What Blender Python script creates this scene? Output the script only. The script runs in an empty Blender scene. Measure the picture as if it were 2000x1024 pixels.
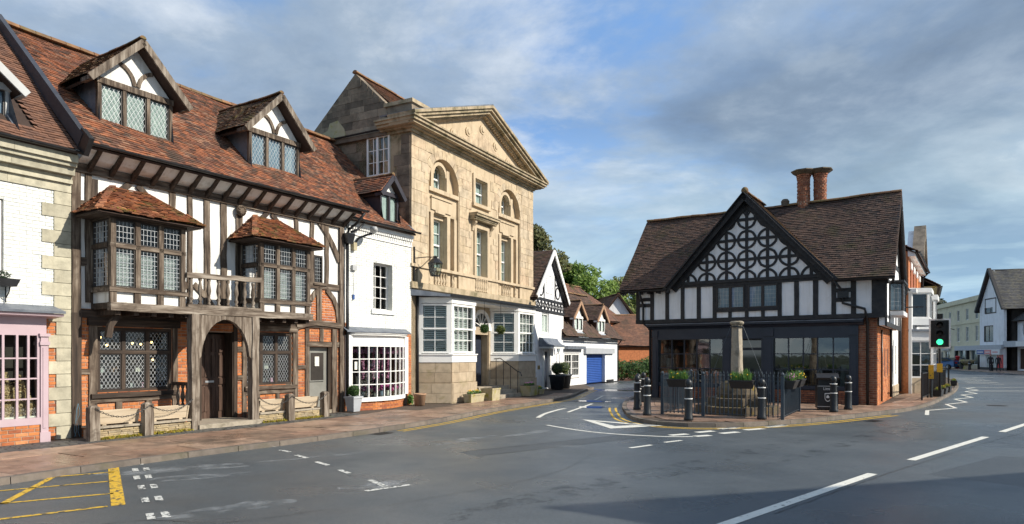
import bpy, bmesh, math, random
from mathutils import Vector, Matrix
random.seed(7)
SC = bpy.context.scene
COL = SC.collection
R_ = math.radians

# ------------------------------------------------------------------ camera
cam_data = bpy.data.cameras.new('camera')
cam = bpy.data.objects.new('camera', cam_data); COL.objects.link(cam)
cam.location = (0, 0, 1.75); cam.rotation_euler = (R_(90), 0, 0)
cam_data.sensor_width = 36; cam_data.lens = 23.4; cam_data.shift_y = 0.09
cam_data.clip_start = 0.1; cam_data.clip_end = 3000
SC.camera = cam

# ------------------------------------------------------------------ sun and sky
SUN_H = Vector((0.96, -0.28)).normalized(); SUN_EL = R_(33)
sd = bpy.data.lights.new('sun', 'SUN'); sd.energy = 4.5; sd.angle = R_(0.55); sd.color = (1.0, 0.92, 0.79)
so = bpy.data.objects.new('sun', sd); COL.objects.link(so)
sv = Vector((SUN_H.x*math.cos(SUN_EL), SUN_H.y*math.cos(SUN_EL), math.sin(SUN_EL)))
so.rotation_euler = sv.to_track_quat('Z', 'Y').to_euler()
so.location = (30, -20, 40)
SC.view_settings.view_transform = 'Standard'; SC.view_settings.look = 'None'
SC.view_settings.exposure = 0.45; SC.view_settings.gamma = 1; SC.view_settings.use_curve_mapping = False

def world():
    w = bpy.data.worlds.new('World'); SC.world = w; w.use_nodes = True
    nt = w.node_tree; N = nt.nodes; L = nt.links; N.clear()
    def n(t, **k):
        a = N.new(t)
        for q, v in k.items(): setattr(a, q, v)
        return a
    out = n('ShaderNodeOutputWorld'); bg = n('ShaderNodeBackground'); bg.inputs[1].default_value = 0.145
    L.new(bg.outputs[0], out.inputs[0])
    sky = n('ShaderNodeTexSky', sky_type='NISHITA', sun_disc=False)
    sky.sun_elevation = SUN_EL; sky.sun_rotation = math.atan2(SUN_H.x, SUN_H.y)
    sky.air_density = 1.2; sky.dust_density = 1.0; sky.ozone_density = 2.0
    tc = n('ShaderNodeTexCoord'); sep = n('ShaderNodeSeparateXYZ'); L.new(tc.outputs['Generated'], sep.inputs[0])
    def m(op, a, b=None, clamp=False):
        x = n('ShaderNodeMath', operation=op, use_clamp=clamp)
        for i, v in enumerate((a, b)):
            if v is None: continue
            if isinstance(v, (int, float)): x.inputs[i].default_value = v
            else: L.new(v, x.inputs[i])
        return x.outputs[0]
    zz = m('ADD', m('MAXIMUM', sep.outputs[2], 0.0), 0.16)
    cmb = n('ShaderNodeCombineXYZ'); L.new(m('DIVIDE', sep.outputs[0], zz), cmb.inputs[0]); L.new(m('DIVIDE', sep.outputs[1], zz), cmb.inputs[1])
    mp = n('ShaderNodeMapping'); mp.inputs['Location'].default_value = CLOUD_OFF; L.new(cmb.outputs[0], mp.inputs[0])
    def noise(scale, detail, rough, dist, off):
        q = n('ShaderNodeVectorMath', operation='ADD'); q.inputs[1].default_value = off; L.new(mp.outputs[0], q.inputs[0])
        a = n('ShaderNodeTexNoise'); a.inputs['Scale'].default_value = scale; a.inputs['Detail'].default_value = detail
        a.inputs['Roughness'].default_value = rough; a.inputs['Distortion'].default_value = dist
        L.new(q.outputs[0], a.inputs['Vector']); return a.outputs[0]
    def ramp(f, pts):
        a = n('ShaderNodeValToRGB'); e = a.color_ramp.elements
        while len(e) < len(pts): e.new(0.5)
        for i, (p, c) in enumerate(pts): e[i].position = p; e[i].color = (*c, 1)
        L.new(f, a.inputs[0]); return a.outputs[0]
    def mix(f, a, b):
        x = n('ShaderNodeMix', data_type='RGBA')
        if isinstance(f, (int, float)): x.inputs[0].default_value = f
        else: L.new(f, x.inputs[0])
        for i, v in ((6, a), (7, b)):
            if isinstance(v, tuple): x.inputs[i].default_value = (*v, 1)
            else: L.new(v, x.inputs[i])
        return x.outputs[2]
    def dens(off):
        return m('ADD', m('MULTIPLY', noise(0.42, 3, 0.5, 0.1, off), 0.55), m('MULTIPLY', noise(1.25, 10, 0.60, 0.25, (off[0]+3.1, off[1]+7.7, 0)), 0.45))
    d = dens((0, 0, 0)); d2 = dens((SUN_H.x*0.16, SUN_H.y*0.16, 0))
    mask = ramp(d, [(0.43, (0, 0, 0)), (0.49, (0.75,)*3), (0.56, (1, 1, 1))])
    lit = m('ADD', m('MULTIPLY', m('SUBTRACT', d, d2), 5.0), 0.42, True)
    thick = ramp(d, [(0.46, (1, 1, 1)), (0.52, (0.62,)*3), (0.66, (0.25,)*3)])
    l2 = m('ADD', m('MULTIPLY', lit, 0.55), m('MULTIPLY', thick, 0.45))
    ccol = ramp(l2, [(0.20, (0.80, 1.08, 1.50)), (0.42, (1.30, 1.72, 2.28)), (0.60, (2.15, 2.6, 3.1)), (0.82, (4.9, 5.1, 5.2))])
    veil = ramp(noise(0.9, 7, 0.55, 0.6, (21.0, 4.0, 0)), [(0.35, (0, 0, 0)), (0.7, (0.75,)*3)])
    blue = mix(0.8, sky.outputs[0], (0.95, 2.1, 4.4))
    blue = mix(veil, blue, (1.4, 2.05, 3.0))
    c = mix(m('MULTIPLY', mask, 0.93), blue, ccol)
    hz = ramp(sep.outputs[2], [(0.0, (0.95,)*3), (0.10, (0.8,)*3), (0.20, (0.35,)*3), (0.32, (0, 0, 0))])
    pale = ramp(noise(1.0, 8, 0.55, 0.5, (5.5, 1.1, 0)), [(0.40, (1.7, 2.7, 3.7)), (0.52, (3.1, 4.3, 4.9)), (0.66, (5.6, 6.3, 6.4))])
    c = mix(hz, c, pale)
    L.new(c, bg.inputs[0])
CLOUD_OFF = (-5.6, 6.1, 0)
world()

# ------------------------------------------------------------------ materials
MT = {}
def mat(name, cols, rough=0.8, scale=6.0, rnd=None, rnd_amt=1.0, noise_amt=0.35, bump=0.0, bump_scale=40.0, metal=0.0,
        spec=0.4, dirt=None, dirt_scale=1.2, dirt_lo=0.52, dirt_hi=0.68, stretch=None, rotz=0.0, rough_var=0.0, detail=6.0, emit=None, coat=0.0, trans=0.0, streak=0.0, streak_col=0.45, speck=0.0):
    """cols: list of 1-5 linear RGB. rnd: None / 'island' / 'object' picks the colour per piece; noise adds grain."""
    m = bpy.data.materials.new(name); m.use_nodes = True; nt = m.node_tree; N = nt.nodes; L = nt.links
    b = N['Principled BSDF']; b.inputs['Roughness'].default_value = rough; b.inputs['Metallic'].default_value = metal
    b.inputs['Specular IOR Level'].default_value = spec
    if coat: b.inputs['Coat Weight'].default_value = coat; b.inputs['Coat Roughness'].default_value = 0.05
    geo = N.new('ShaderNodeNewGeometry'); vec = geo.outputs['Position']
    if stretch:
        mp = N.new('ShaderNodeMapping'); mp.inputs['Rotation'].default_value = (0, 0, rotz)
        L.new(vec, mp.inputs[0])
        mp2 = N.new('ShaderNodeMapping'); mp2.inputs['Scale'].default_value = stretch; L.new(mp.outputs[0], mp2.inputs[0]); vec = mp2.outputs[0]
    def noise(sc, det=6.0, r=0.6, v=None, dist=0.0):
        a = N.new('ShaderNodeTexNoise'); a.inputs['Scale'].default_value = sc; a.inputs['Detail'].default_value = det
        a.inputs['Roughness'].default_value = r; a.inputs['Distortion'].default_value = dist
        L.new(vec if v is None else v, a.inputs['Vector']); return a.outputs[0]
    def rampn(f, pts, interp='LINEAR'):
        a = N.new('ShaderNodeValToRGB'); e = a.color_ramp.elements; a.color_ramp.interpolation = interp
        while len(e) < len(pts): e.new(0.5)
        for i, (p, c) in enumerate(pts): e[i].position = p; e[i].color = (*c[:3], 1)
        L.new(f, a.inputs[0]); return a.outputs[0]
    def mixc(f, a, b_, bt='MIX'):
        x = N.new('ShaderNodeMix'); x.data_type = 'RGBA'; x.blend_type = bt
        if isinstance(f, (int, float)): x.inputs[0].default_value = f
        else: L.new(f, x.inputs[0])
        for i, v in ((6, a), (7, b_)):
            if isinstance(v, tuple): x.inputs[i].default_value = (*v[:3], 1)
            else: L.new(v, x.inputs[i])
        return x.outputs[2]
    n1 = noise(scale, detail)
    if rnd:
        if rnd == 'island': rv = geo.outputs['Random Per Island']
        else:
            oi = N.new('ShaderNodeObjectInfo'); rv = oi.outputs['Random']
        k = len(cols)
        base = rampn(rv, [((i+0.5)/k, c) for i, c in enumerate(cols)])
        if noise_amt: base = mixc(noise_amt, base, rampn(n1, [(0.3, (0.35,)*3), (0.5, (1,)*3), (0.7, (1.5,)*3)]), 'MULTIPLY')
    elif len(cols) > 1:
        k = len(cols); base = rampn(n1, [(0.3+0.4*i/(k-1), c) for i, c in enumerate(cols)])
    else:
        base = rampn(n1, [(0.3, tuple(v*(1-noise_amt*0.5) for v in cols[0])), (0.7, tuple(min(1, v*(1+noise_amt*0.3)) for v in cols[0]))])
    if dirt:
        f = rampn(noise(dirt_scale, 8, 0.65, geo.outputs['Position'], 0.4), [(dirt_lo, (0, 0, 0)), (dirt_hi, (1, 1, 1))])
        base = mixc(f, base, dirt)
    if streak:   # rain streaks and grime run down the face
        mp3 = N.new('ShaderNodeMapping'); mp3.inputs['Scale'].default_value = (3.2, 3.2, 0.28); L.new(geo.outputs['Position'], mp3.inputs[0])
        f = rampn(noise(1.6, 9, 0.68, mp3.outputs[0], 0.2), [(0.50, (0, 0, 0)), (0.74, (streak,)*3)])
        base = mixc(f, base, (streak_col*0.95, streak_col*0.88, streak_col*0.78), 'MULTIPLY')
    if speck:    # grit: light and dark stones
        f = rampn(noise(140, 3, 0.7, geo.outputs['Position']), [(0.30, (1-speck,)*3), (0.5, (1, 1, 1)), (0.68, (1+speck*1.6,)*3)])
        base = mixc(1.0, base, f, 'MULTIPLY')
        f = rampn(noise(26, 8, 0.8, geo.outputs['Position']), [(0.34, (0.72,)*3), (0.66, (1.3,)*3)])
        base = mixc(1.0, base, f, 'MULTIPLY')
    L.new(base, b.inputs['Base Color'])
    if bump:
        bp = N.new('ShaderNodeBump'); bp.inputs['Strength'].default_value = bump; bp.inputs['Distance'].default_value = 0.02
        L.new(noise(bump_scale, 5), bp.inputs['Height']); L.new(bp.outputs[0], b.inputs['Normal'])
    if rough_var:
        x = N.new('ShaderNodeMapRange'); x.inputs[1].default_value = 0.35; x.inputs[2].default_value = 0.65
        x.inputs[3].default_value = max(0.02, rough-rough_var); x.inputs[4].default_value = min(1, rough+rough_var)
        L.new(noise(dirt_scale*0.7, 4, 0.6, geo.outputs['Position']), x.inputs[0]); L.new(x.outputs[0], b.inputs['Roughness'])
    if emit:
        b.inputs['Emission Color'].default_value = (*emit[0], 1); b.inputs['Emission Strength'].default_value = emit[1]
    if trans:   # leaves let light through
        tr = N.new('ShaderNodeBsdfTranslucent'); L.new(base, tr.inputs[0]); ms = N.new('ShaderNodeMixShader'); ms.inputs[0].default_value = trans
        L.new(b.outputs[0], ms.inputs[1]); L.new(tr.outputs[0], ms.inputs[2]); L.new(ms.outputs[0], N['Material Output'].inputs[0])
    MT[name] = m
    return m
def glass(name, tint=(0.85, 0.93, 0.92), ior=1.6, wob=0.15):
    m = bpy.data.materials.new(name); m.use_nodes = True; nt = m.node_tree; N = nt.nodes; L = nt.links; N.clear()
    out = N.new('ShaderNodeOutputMaterial'); tr = N.new('ShaderNodeBsdfTransparent'); tr.inputs[0].default_value = (*tint, 1)
    gl = N.new('ShaderNodeBsdfGlossy'); gl.inputs['Roughness'].default_value = 0.03
    fr = N.new('ShaderNodeFresnel'); fr.inputs[0].default_value = ior
    mx = N.new('ShaderNodeMixShader'); L.new(fr.outputs[0], mx.inputs[0]); L.new(tr.outputs[0], mx.inputs[1]); L.new(gl.outputs[0], mx.inputs[2])
    geo = N.new('ShaderNodeNewGeometry'); ns = N.new('ShaderNodeTexNoise'); ns.inputs['Scale'].default_value = 2.5; ns.inputs['Detail'].default_value = 2
    L.new(geo.outputs['Position'], ns.inputs['Vector']); bp = N.new('ShaderNodeBump'); bp.inputs['Strength'].default_value = wob; bp.inputs['Distance'].default_value = 0.05
    L.new(ns.outputs[0], bp.inputs['Height']); L.new(bp.outputs[0], gl.inputs['Normal']); L.new(bp.outputs[0], fr.inputs['Normal'])
    L.new(mx.outputs[0], out.inputs[0]); MT[name] = m
AT = R_(57.757532)      # direction of the left-hand terrace
AB = R_(-34.380345)     # direction of the corner building's front
mat('asphalt', [(0.064, 0.074, 0.080), (0.076, 0.087, 0.093), (0.090, 0.101, 0.106)], 0.38, 0.55, bump=0.4, bump_scale=150, dirt=(0.062, 0.072, 0.078), dirt_scale=0.33, dirt_lo=.5, dirt_hi=.62, rough_var=0.2, spec=0.55, speck=0.5, detail=9)
mat('asphalt_patch', [(0.054, 0.062, 0.067), (0.068, 0.077, 0.082)], 0.42, 1.1, bump=0.6, bump_scale=150, spec=0.55, speck=0.34, detail=9)
mat('tar', [(0.012, 0.013, 0.014)], 0.3, 3)
mat('cast_iron', [(0.035, 0.033, 0.032), (0.055, 0.05, 0.046)], 0.45, 9, metal=0.5)
mat('earth', [(0.07, 0.08, 0.04), (0.05, 0.07, 0.03)], 0.9, 2)
mat('flagstone', [(0.27, 0.165, 0.115), (0.22, 0.142, 0.10), (0.33, 0.215, 0.15), (0.19, 0.127, 0.092), (0.36, 0.245, 0.175)], 0.45, 3.2, 'object', speck=0.2, noise_amt=0.6, bump=0.25, bump_scale=30, dirt=(0.09, 0.07, 0.055), dirt_scale=1.1, rough_var=0.2)
mat('flag_joint', [(0.10, 0.075, 0.055), (0.065, 0.05, 0.04)], 0.85, 5, bump=0.3)
mat('sett', [(0.07, 0.072, 0.075), (0.095, 0.095, 0.09), (0.12, 0.115, 0.1), (0.06, 0.06, 0.065)], 0.6, 7, 'island', noise_amt=0.4, bump=0.3, bump_scale=50, dirt=(0.10, 0.11, 0.03), dirt_scale=2.1, dirt_lo=.58, dirt_hi=.72)
mat('kerb', [(0.16, 0.132, 0.108), (0.20, 0.165, 0.135), (0.14, 0.118, 0.1)], 0.75, 5, 'object', noise_amt=0.4, bump=0.3, dirt=(0.10, 0.09, 0.06), dirt_scale=1.5)
mat('yellow_paint', [(0.62, 0.37, 0.03), (0.72, 0.46, 0.04)], 0.6, 14, dirt=(0.10, 0.09, 0.06), dirt_scale=9, dirt_lo=.60, dirt_hi=.66)
mat('road_white', [(0.62, 0.61, 0.54), (0.72, 0.71, 0.64)], 0.6, 10, dirt=(0.15, 0.15, 0.14), dirt_scale=9, dirt_lo=.62, dirt_hi=.68)
mat('road_white_worn', [(0.55, 0.55, 0.5), (0.66, 0.65, 0.6)], 0.6, 10, dirt=(0.07, 0.075, 0.078), dirt_scale=16, dirt_lo=.50, dirt_hi=.56)
mat('yellow_worn', [(0.58, 0.35, 0.03), (0.70, 0.44, 0.04)], 0.6, 14, dirt=(0.06, 0.06, 0.055), dirt_scale=14, dirt_lo=.53, dirt_hi=.58)
for nm, st, rz in (('v', (9, 9, 0.8), 0), ('h', (0.8, 9, 9), -AT)):
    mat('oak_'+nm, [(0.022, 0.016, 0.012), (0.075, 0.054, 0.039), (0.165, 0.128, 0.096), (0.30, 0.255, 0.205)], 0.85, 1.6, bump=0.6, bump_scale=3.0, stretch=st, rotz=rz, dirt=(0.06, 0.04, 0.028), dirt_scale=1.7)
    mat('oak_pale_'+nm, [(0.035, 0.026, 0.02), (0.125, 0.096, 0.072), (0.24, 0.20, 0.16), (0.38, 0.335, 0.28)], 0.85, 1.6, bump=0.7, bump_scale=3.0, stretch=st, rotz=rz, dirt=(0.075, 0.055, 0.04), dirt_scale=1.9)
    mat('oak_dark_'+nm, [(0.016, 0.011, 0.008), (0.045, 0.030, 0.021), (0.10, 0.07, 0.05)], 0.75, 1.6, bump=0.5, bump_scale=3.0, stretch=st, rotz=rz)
mat('door_oak', [(0.030, 0.016, 0.010), (0.065, 0.034, 0.022), (0.12, 0.075, 0.055)], 0.55, 1.6, bump=0.4, bump_scale=3, stretch=(9, 9, 0.8))
mat('black_timber', [(0.010, 0.010, 0.013), (0.020, 0.020, 0.023), (0.036, 0.034, 0.034)], 0.55, 5, bump=0.5, bump_scale=16, streak=.6, streak_col=.5)
mat('plaster', [(0.70, 0.70, 0.68), (0.78, 0.78, 0.76)], 0.85, 2.5, streak=0.85, streak_col=.62, bump=0.45, bump_scale=9, dirt=(0.60, 0.585, 0.545), dirt_scale=1.0, dirt_lo=.58, dirt_hi=.8)
mat('plaster_cool', [(0.78, 0.80, 0.83), (0.85, 0.86, 0.88)], 0.85, 2.5, streak=0.6, streak_col=.66, bump=0.45, bump_scale=9, dirt=(0.52, 0.53, 0.53), dirt_scale=1.1, dirt_lo=.58, dirt_hi=.85)
mat('white_brick', [(0.68, 0.71, 0.69), (0.73, 0.75, 0.73), (0.77, 0.78, 0.76)], 0.75, 3, 'island', noise_amt=0.15, streak=0.45, streak_col=.7, bump=0.35, bump_scale=30, dirt=(0.64, 0.65, 0.60), dirt_scale=1.1, dirt_lo=.58, dirt_hi=.8)
mat('white_mortar', [(0.63, 0.63, 0.59)], 0.85, 6)
mat('orange_brick', [(0.45, 0.15, 0.048), (0.54, 0.19, 0.06), (0.38, 0.115, 0.042), (0.58, 0.24, 0.10), (0.32, 0.10, 0.045)], 0.85, 9, 'island', noise_amt=0.45, bump=0.4, bump_scale=45)
mat('brown_brick', [(0.26, 0.095, 0.05), (0.33, 0.12, 0.06), (0.19, 0.07, 0.042), (0.37, 0.16, 0.09)], 0.85, 9, 'island', noise_amt=0.45, bump=0.4, bump_scale=45)
mat('mortar', [(0.40, 0.30, 0.22), (0.33, 0.25, 0.19)], 0.9, 8)
mat('roof_tile', [(0.31, 0.115, 0.055), (0.17, 0.072, 0.045), (0.36, 0.14, 0.066), (0.11, 0.058, 0.042), (0.23, 0.095, 0.056), (0.075, 0.05, 0.04), (0.30, 0.16, 0.10)], 0.82, 7, 'island', noise_amt=0.6, bump=0.4, bump_scale=40, streak=0.6, streak_col=.5, dirt=(0.085, 0.058, 0.042), dirt_scale=1.15, dirt_lo=.53, dirt_hi=.66)
mat('roof_tile_bay', [(0.33, 0.12, 0.052), (0.19, 0.075, 0.042), (0.40, 0.17, 0.08), (0.13, 0.06, 0.04), (0.26, 0.10, 0.052)], 0.82, 7, 'object', noise_amt=0.5, bump=0.4, bump_scale=40, dirt=(0.13, 0.105, 0.035), dirt_scale=2.6, dirt_lo=.52, dirt_hi=.64)
mat('roof_tile_mossy', [(0.13, 0.072, 0.042), (0.085, 0.058, 0.038), (0.17, 0.09, 0.05), (0.06, 0.048, 0.034)], 0.85, 7, 'island', noise_amt=0.5, bump=0.4, bump_scale=40, dirt=(0.12, 0.10, 0.028), dirt_scale=2.4, dirt_lo=.52, dirt_hi=.68)
mat('roof_tile_dark', [(0.12, 0.072, 0.054), (0.085, 0.055, 0.044), (0.145, 0.088, 0.064), (0.062, 0.045, 0.038)], 0.85, 7, 'island', noise_amt=0.5, bump=0.4, bump_scale=40, dirt=(0.075, 0.062, 0.03), dirt_scale=1.3, dirt_lo=.54, dirt_hi=.68)
mat('roof_tile_far', [(0.17, 0.085, 0.055), (0.13, 0.07, 0.05), (0.21, 0.105, 0.066)], 0.85, 7, 'island', noise_amt=0.4, dirt=(0.07, 0.05, 0.035), dirt_scale=0.8)
mat('slate', [(0.055, 0.055, 0.06), (0.075, 0.075, 0.075), (0.09, 0.085, 0.07)], 0.7, 5, 'island', noise_amt=0.3)
mat('ridge_tile', [(0.20, 0.10, 0.05), (0.16, 0.105, 0.055), (0.25, 0.13, 0.065)], 0.85, 6, 'object', noise_amt=0.5, bump=0.4, dirt=(0.15, 0.12, 0.045), dirt_scale=3)
mat('roof_under', [(0.05, 0.032, 0.025)], 0.9, 5)
mat('lead', [(0.10, 0.115, 0.145), (0.16, 0.18, 0.215), (0.22, 0.24, 0.27)], 0.5, 4, metal=0.2, bump=0.2, bump_scale=12)
mat('lead_dark', [(0.035, 0.038, 0.048), (0.06, 0.065, 0.078)], 0.55, 4, metal=0.2, bump=0.2, bump_scale=12)
mat('lead_light', [(0.36, 0.40, 0.45), (0.48, 0.52, 0.56)], 0.45, 4, metal=0.2)
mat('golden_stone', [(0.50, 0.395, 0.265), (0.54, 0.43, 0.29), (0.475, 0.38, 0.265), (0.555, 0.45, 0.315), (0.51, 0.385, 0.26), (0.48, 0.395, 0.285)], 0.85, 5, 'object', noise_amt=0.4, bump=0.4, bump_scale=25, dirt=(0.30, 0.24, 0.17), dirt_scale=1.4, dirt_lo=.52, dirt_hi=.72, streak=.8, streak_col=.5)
mat('golden_trim', [(0.49, 0.39, 0.265), (0.56, 0.45, 0.315)], 0.85, 3, bump=0.25, bump_scale=25, dirt=(0.36, 0.285, 0.19), dirt_scale=1.6, dirt_lo=.52, dirt_hi=.76, streak=.7, streak_col=.5)
mat('cornice_stone', [(0.37, 0.295, 0.195), (0.47, 0.38, 0.26)], 0.85, 3, bump=0.4, bump_scale=20, dirt=(0.17, 0.145, 0.08), dirt_scale=2.2, dirt_lo=.47, dirt_hi=.66, streak=.8, streak_col=.4)
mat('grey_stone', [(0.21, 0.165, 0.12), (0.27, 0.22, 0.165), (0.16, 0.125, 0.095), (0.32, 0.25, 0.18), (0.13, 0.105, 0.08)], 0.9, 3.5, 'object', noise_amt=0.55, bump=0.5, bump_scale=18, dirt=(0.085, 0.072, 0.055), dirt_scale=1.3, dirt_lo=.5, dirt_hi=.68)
mat('buff_stone', [(0.42, 0.395, 0.30), (0.47, 0.44, 0.335), (0.385, 0.36, 0.275)], 0.85, 5, 'object', noise_amt=0.4, streak=.5, streak_col=.6, bump=0.3, bump_scale=25)
mat('bay_stone', [(0.40, 0.32, 0.225), (0.45, 0.365, 0.26), (0.37, 0.29, 0.20)], 0.85, 4, 'object', noise_amt=0.3, bump=0.3, bump_scale=22, dirt=(0.27, 0.23, 0.12), dirt_scale=1.8, dirt_lo=.58, dirt_hi=.74)
mat('rubble', [(0.36, 0.28, 0.16), (0.42, 0.34, 0.21), (0.28, 0.21, 0.12), (0.33, 0.27, 0.18)], 0.9, 8, 'island', noise_amt=0.5, bump=0.5, bump_scale=30)
mat('monument_stone', [(0.30, 0.26, 0.20), (0.38, 0.33, 0.26), (0.22, 0.19, 0.15)], 0.9, 4, bump=0.8, bump_scale=9, dirt=(0.15, 0.13, 0.09), dirt_scale=2.5)
mat('mossy_stone', [(0.085, 0.066, 0.046), (0.14, 0.11, 0.075), (0.055, 0.047, 0.036)], 0.9, 4, bump=0.8, bump_scale=9, dirt=(0.20, 0.145, 0.025), dirt_scale=2.6, dirt_lo=.56, dirt_hi=.66)
mat('white_gloss', [(0.80, 0.80, 0.78), (0.84, 0.84, 0.82)], 0.35, 3, noise_amt=0.1)
mat('grey_white', [(0.66, 0.66, 0.66), (0.72, 0.72, 0.72)], 0.45, 3)
mat('pink_paint', [(0.43, 0.325, 0.36), (0.49, 0.38, 0.415)], 0.42, 2.5)
mat('navy_paint', [(0.020, 0.026, 0.042), (0.028, 0.035, 0.053)], 0.38, 3)
mat('black_metal', [(0.012, 0.013, 0.015), (0.022, 0.023, 0.026)], 0.38, 8)
mat('bollard_metal', [(0.014, 0.018, 0.023), (0.022, 0.027, 0.033)], 0.42, 6, bump=0.15, bump_scale=60)
mat('railing_metal', [(0.035, 0.05, 0.066), (0.05, 0.068, 0.088)], 0.33, 6)
mat('white_band', [(0.80, 0.80, 0.78)], 0.5, 6)
mat('grey_plastic', [(0.40, 0.41, 0.41)], 0.5, 3)
mat('galv', [(0.36, 0.38, 0.40), (0.44, 0.46, 0.48)], 0.35, 6, metal=0.6)
mat('door_grey', [(0.19, 0.19, 0.17), (0.24, 0.24, 0.22)], 0.5, 4)
mat('dormer_black', [(0.022, 0.020, 0.028), (0.036, 0.033, 0.044)], 0.5, 4)
mat('window_dark', [(0.028, 0.024, 0.024), (0.04, 0.035, 0.033)], 0.5, 5)
mat('interior', [(0.022, 0.019, 0.017), (0.05, 0.042, 0.036)], 0.9, 1.2)
mat('interior_mid', [(0.10, 0.09, 0.08), (0.05, 0.045, 0.042)], 0.9, 1.2)
mat('curtain', [(0.58, 0.62, 0.58), (0.34, 0.38, 0.37), (0.68, 0.70, 0.66)], 0.9, 2.2, stretch=(4, 4, 0.4))
mat('curtain_blue', [(0.34, 0.42, 0.50), (0.18, 0.24, 0.33), (0.46, 0.52, 0.58)], 0.9, 2.2, stretch=(4, 4, 0.4))
mat('shutter', [(0.76, 0.77, 0.76)], 0.5, 3, noise_amt=0.05)
mat('dark_glass', [(0.020, 0.024, 0.028), (0.035, 0.04, 0.045)], 0.04, 2, spec=0.9)
mat('lead_came', [(0.42, 0.44, 0.46), (0.55, 0.57, 0.58)], 0.4, 9, metal=0.3)
mat('leaf_box', [(0.045, 0.10, 0.018), (0.07, 0.15, 0.028), (0.03, 0.07, 0.014)], 0.6, 7, 'island', noise_amt=0.3, trans=0.25)
mat('leaf_olive', [(0.13, 0.165, 0.035), (0.18, 0.215, 0.05), (0.08, 0.115, 0.025)], 0.6, 7, 'island', noise_amt=0.3, trans=0.25)
mat('leaf_bright', [(0.17, 0.27, 0.045), (0.12, 0.21, 0.035), (0.23, 0.33, 0.06), (0.08, 0.14, 0.025)], 0.6, 5, 'island', noise_amt=0.3, trans=0.35)
mat('leaf_conifer', [(0.085, 0.095, 0.028), (0.12, 0.125, 0.036), (0.05, 0.065, 0.02), (0.15, 0.14, 0.045)], 0.65, 5, 'island', noise_amt=0.3, trans=0.2)
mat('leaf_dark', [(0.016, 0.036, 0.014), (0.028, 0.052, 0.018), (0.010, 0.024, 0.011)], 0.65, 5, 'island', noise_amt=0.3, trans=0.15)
mat('moss', [(0.25, 0.21, 0.02), (0.33, 0.27, 0.03), (0.14, 0.15, 0.02), (0.36, 0.22, 0.04)], 0.9, 9, 'island', noise_amt=0.4, trans=0.2)
mat('stem_green', [(0.10, 0.22, 0.045), (0.15, 0.28, 0.06), (0.07, 0.15, 0.035)], 0.55, 8, 'island', noise_amt=0.2, trans=0.3)
mat('flower_yellow', [(0.75, 0.50, 0.02), (0.70, 0.42, 0.02)], 0.6, 8)
mat('flower_pink', [(0.70, 0.26, 0.42), (0.78, 0.42, 0.56), (0.55, 0.20, 0.42)], 0.6, 8, 'island', noise_amt=0.2)
mat('flower_magenta', [(0.75, 0.05, 0.32), (0.55, 0.06, 0.40), (0.80, 0.35, 0.55)], 0.6, 8, 'island', noise_amt=0.2)
mat('pampas', [(0.62, 0.47, 0.27), (0.70, 0.56, 0.36), (0.45, 0.31, 0.15)], 0.9, 9, 'island', noise_amt=0.3, trans=0.2)
mat('bark', [(0.06, 0.042, 0.028), (0.10, 0.075, 0.05)], 0.9, 8, bump=0.6, bump_scale=15)
mat('planter_grey', [(0.36, 0.38, 0.41), (0.44, 0.46, 0.49)], 0.5, 4)
mat('planter_dark', [(0.018, 0.018, 0.020), (0.028, 0.028, 0.03)], 0.45, 5)
mat('pot_charcoal', [(0.028, 0.034, 0.042), (0.04, 0.047, 0.056)], 0.5, 4)
mat('terracotta', [(0.34, 0.20, 0.125), (0.42, 0.27, 0.17)], 0.8, 5)
mat('stone_trough', [(0.36, 0.31, 0.20), (0.45, 0.40, 0.27)], 0.9, 5, bump=0.5, bump_scale=20, dirt=(0.30, 0.27, 0.05), dirt_scale=3.2, dirt_lo=.5, dirt_hi=.65)
mat('trough_wood', [(0.45, 0.36, 0.25), (0.56, 0.47, 0.35)], 0.8, 1.6, bump=0.3, bump_scale=3, stretch=(0.8, 9, 9), rotz=-AT)
mat('soil', [(0.03, 0.022, 0.016)], 0.95, 9)
mat('blue_shutter', [(0.018, 0.062, 0.26), (0.025, 0.085, 0.33)], 0.4, 3)
mat('rope_blue', [(0.10, 0.24, 0.33)], 0.6, 8)
mat('signal_dark', [(0.012, 0.013, 0.013)], 0.5, 8)
mat('green_lamp', [(0.1, 0.8, 0.4)], 0.3, 3, emit=((0.06, 1.0, 0.42), 1.3))
mat('bulb_warm', [(0.9, 0.6, 0.2)], 0.3, 3, emit=((1.0, 0.62, 0.22), 5.0))
mat('cream_render', [(0.62, 0.57, 0.40), (0.68, 0.63, 0.46)], 0.85, 1.5, dirt=(0.50, 0.46, 0.34), dirt_scale=0.6)
mat('red_paint', [(0.50, 0.022, 0.025)], 0.4, 4)
mat('sign_blue', [(0.04, 0.10, 0.30)], 0.5, 4)
mat('sign_pink', [(0.62, 0.22, 0.22)], 0.5, 4)
mat('car_blue', [(0.015, 0.09, 0.24)], 0.25, 3, coat=0.8)
mat('car_silver', [(0.40, 0.43, 0.46)], 0.3, 3, coat=0.6, metal=0.4)
mat('rubber', [(0.015, 0.015, 0.015)], 0.8, 4)
mat('cloth_dark', [(0.02, 0.02, 0.026), (0.035, 0.035, 0.042)], 0.9, 8)
mat('skin', [(0.45, 0.27, 0.19)], 0.6, 4)
mat('puddle', [(0.012, 0.014, 0.016)], 0.03, 3, spec=0.6)
mat('notice', [(0.72, 0.70, 0.62)], 0.7, 20)
mat('poster_mint', [(0.30, 0.55, 0.42)], 0.6, 4)
mat('brass', [(0.45, 0.30, 0.09)], 0.35, 5, metal=0.8)
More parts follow.
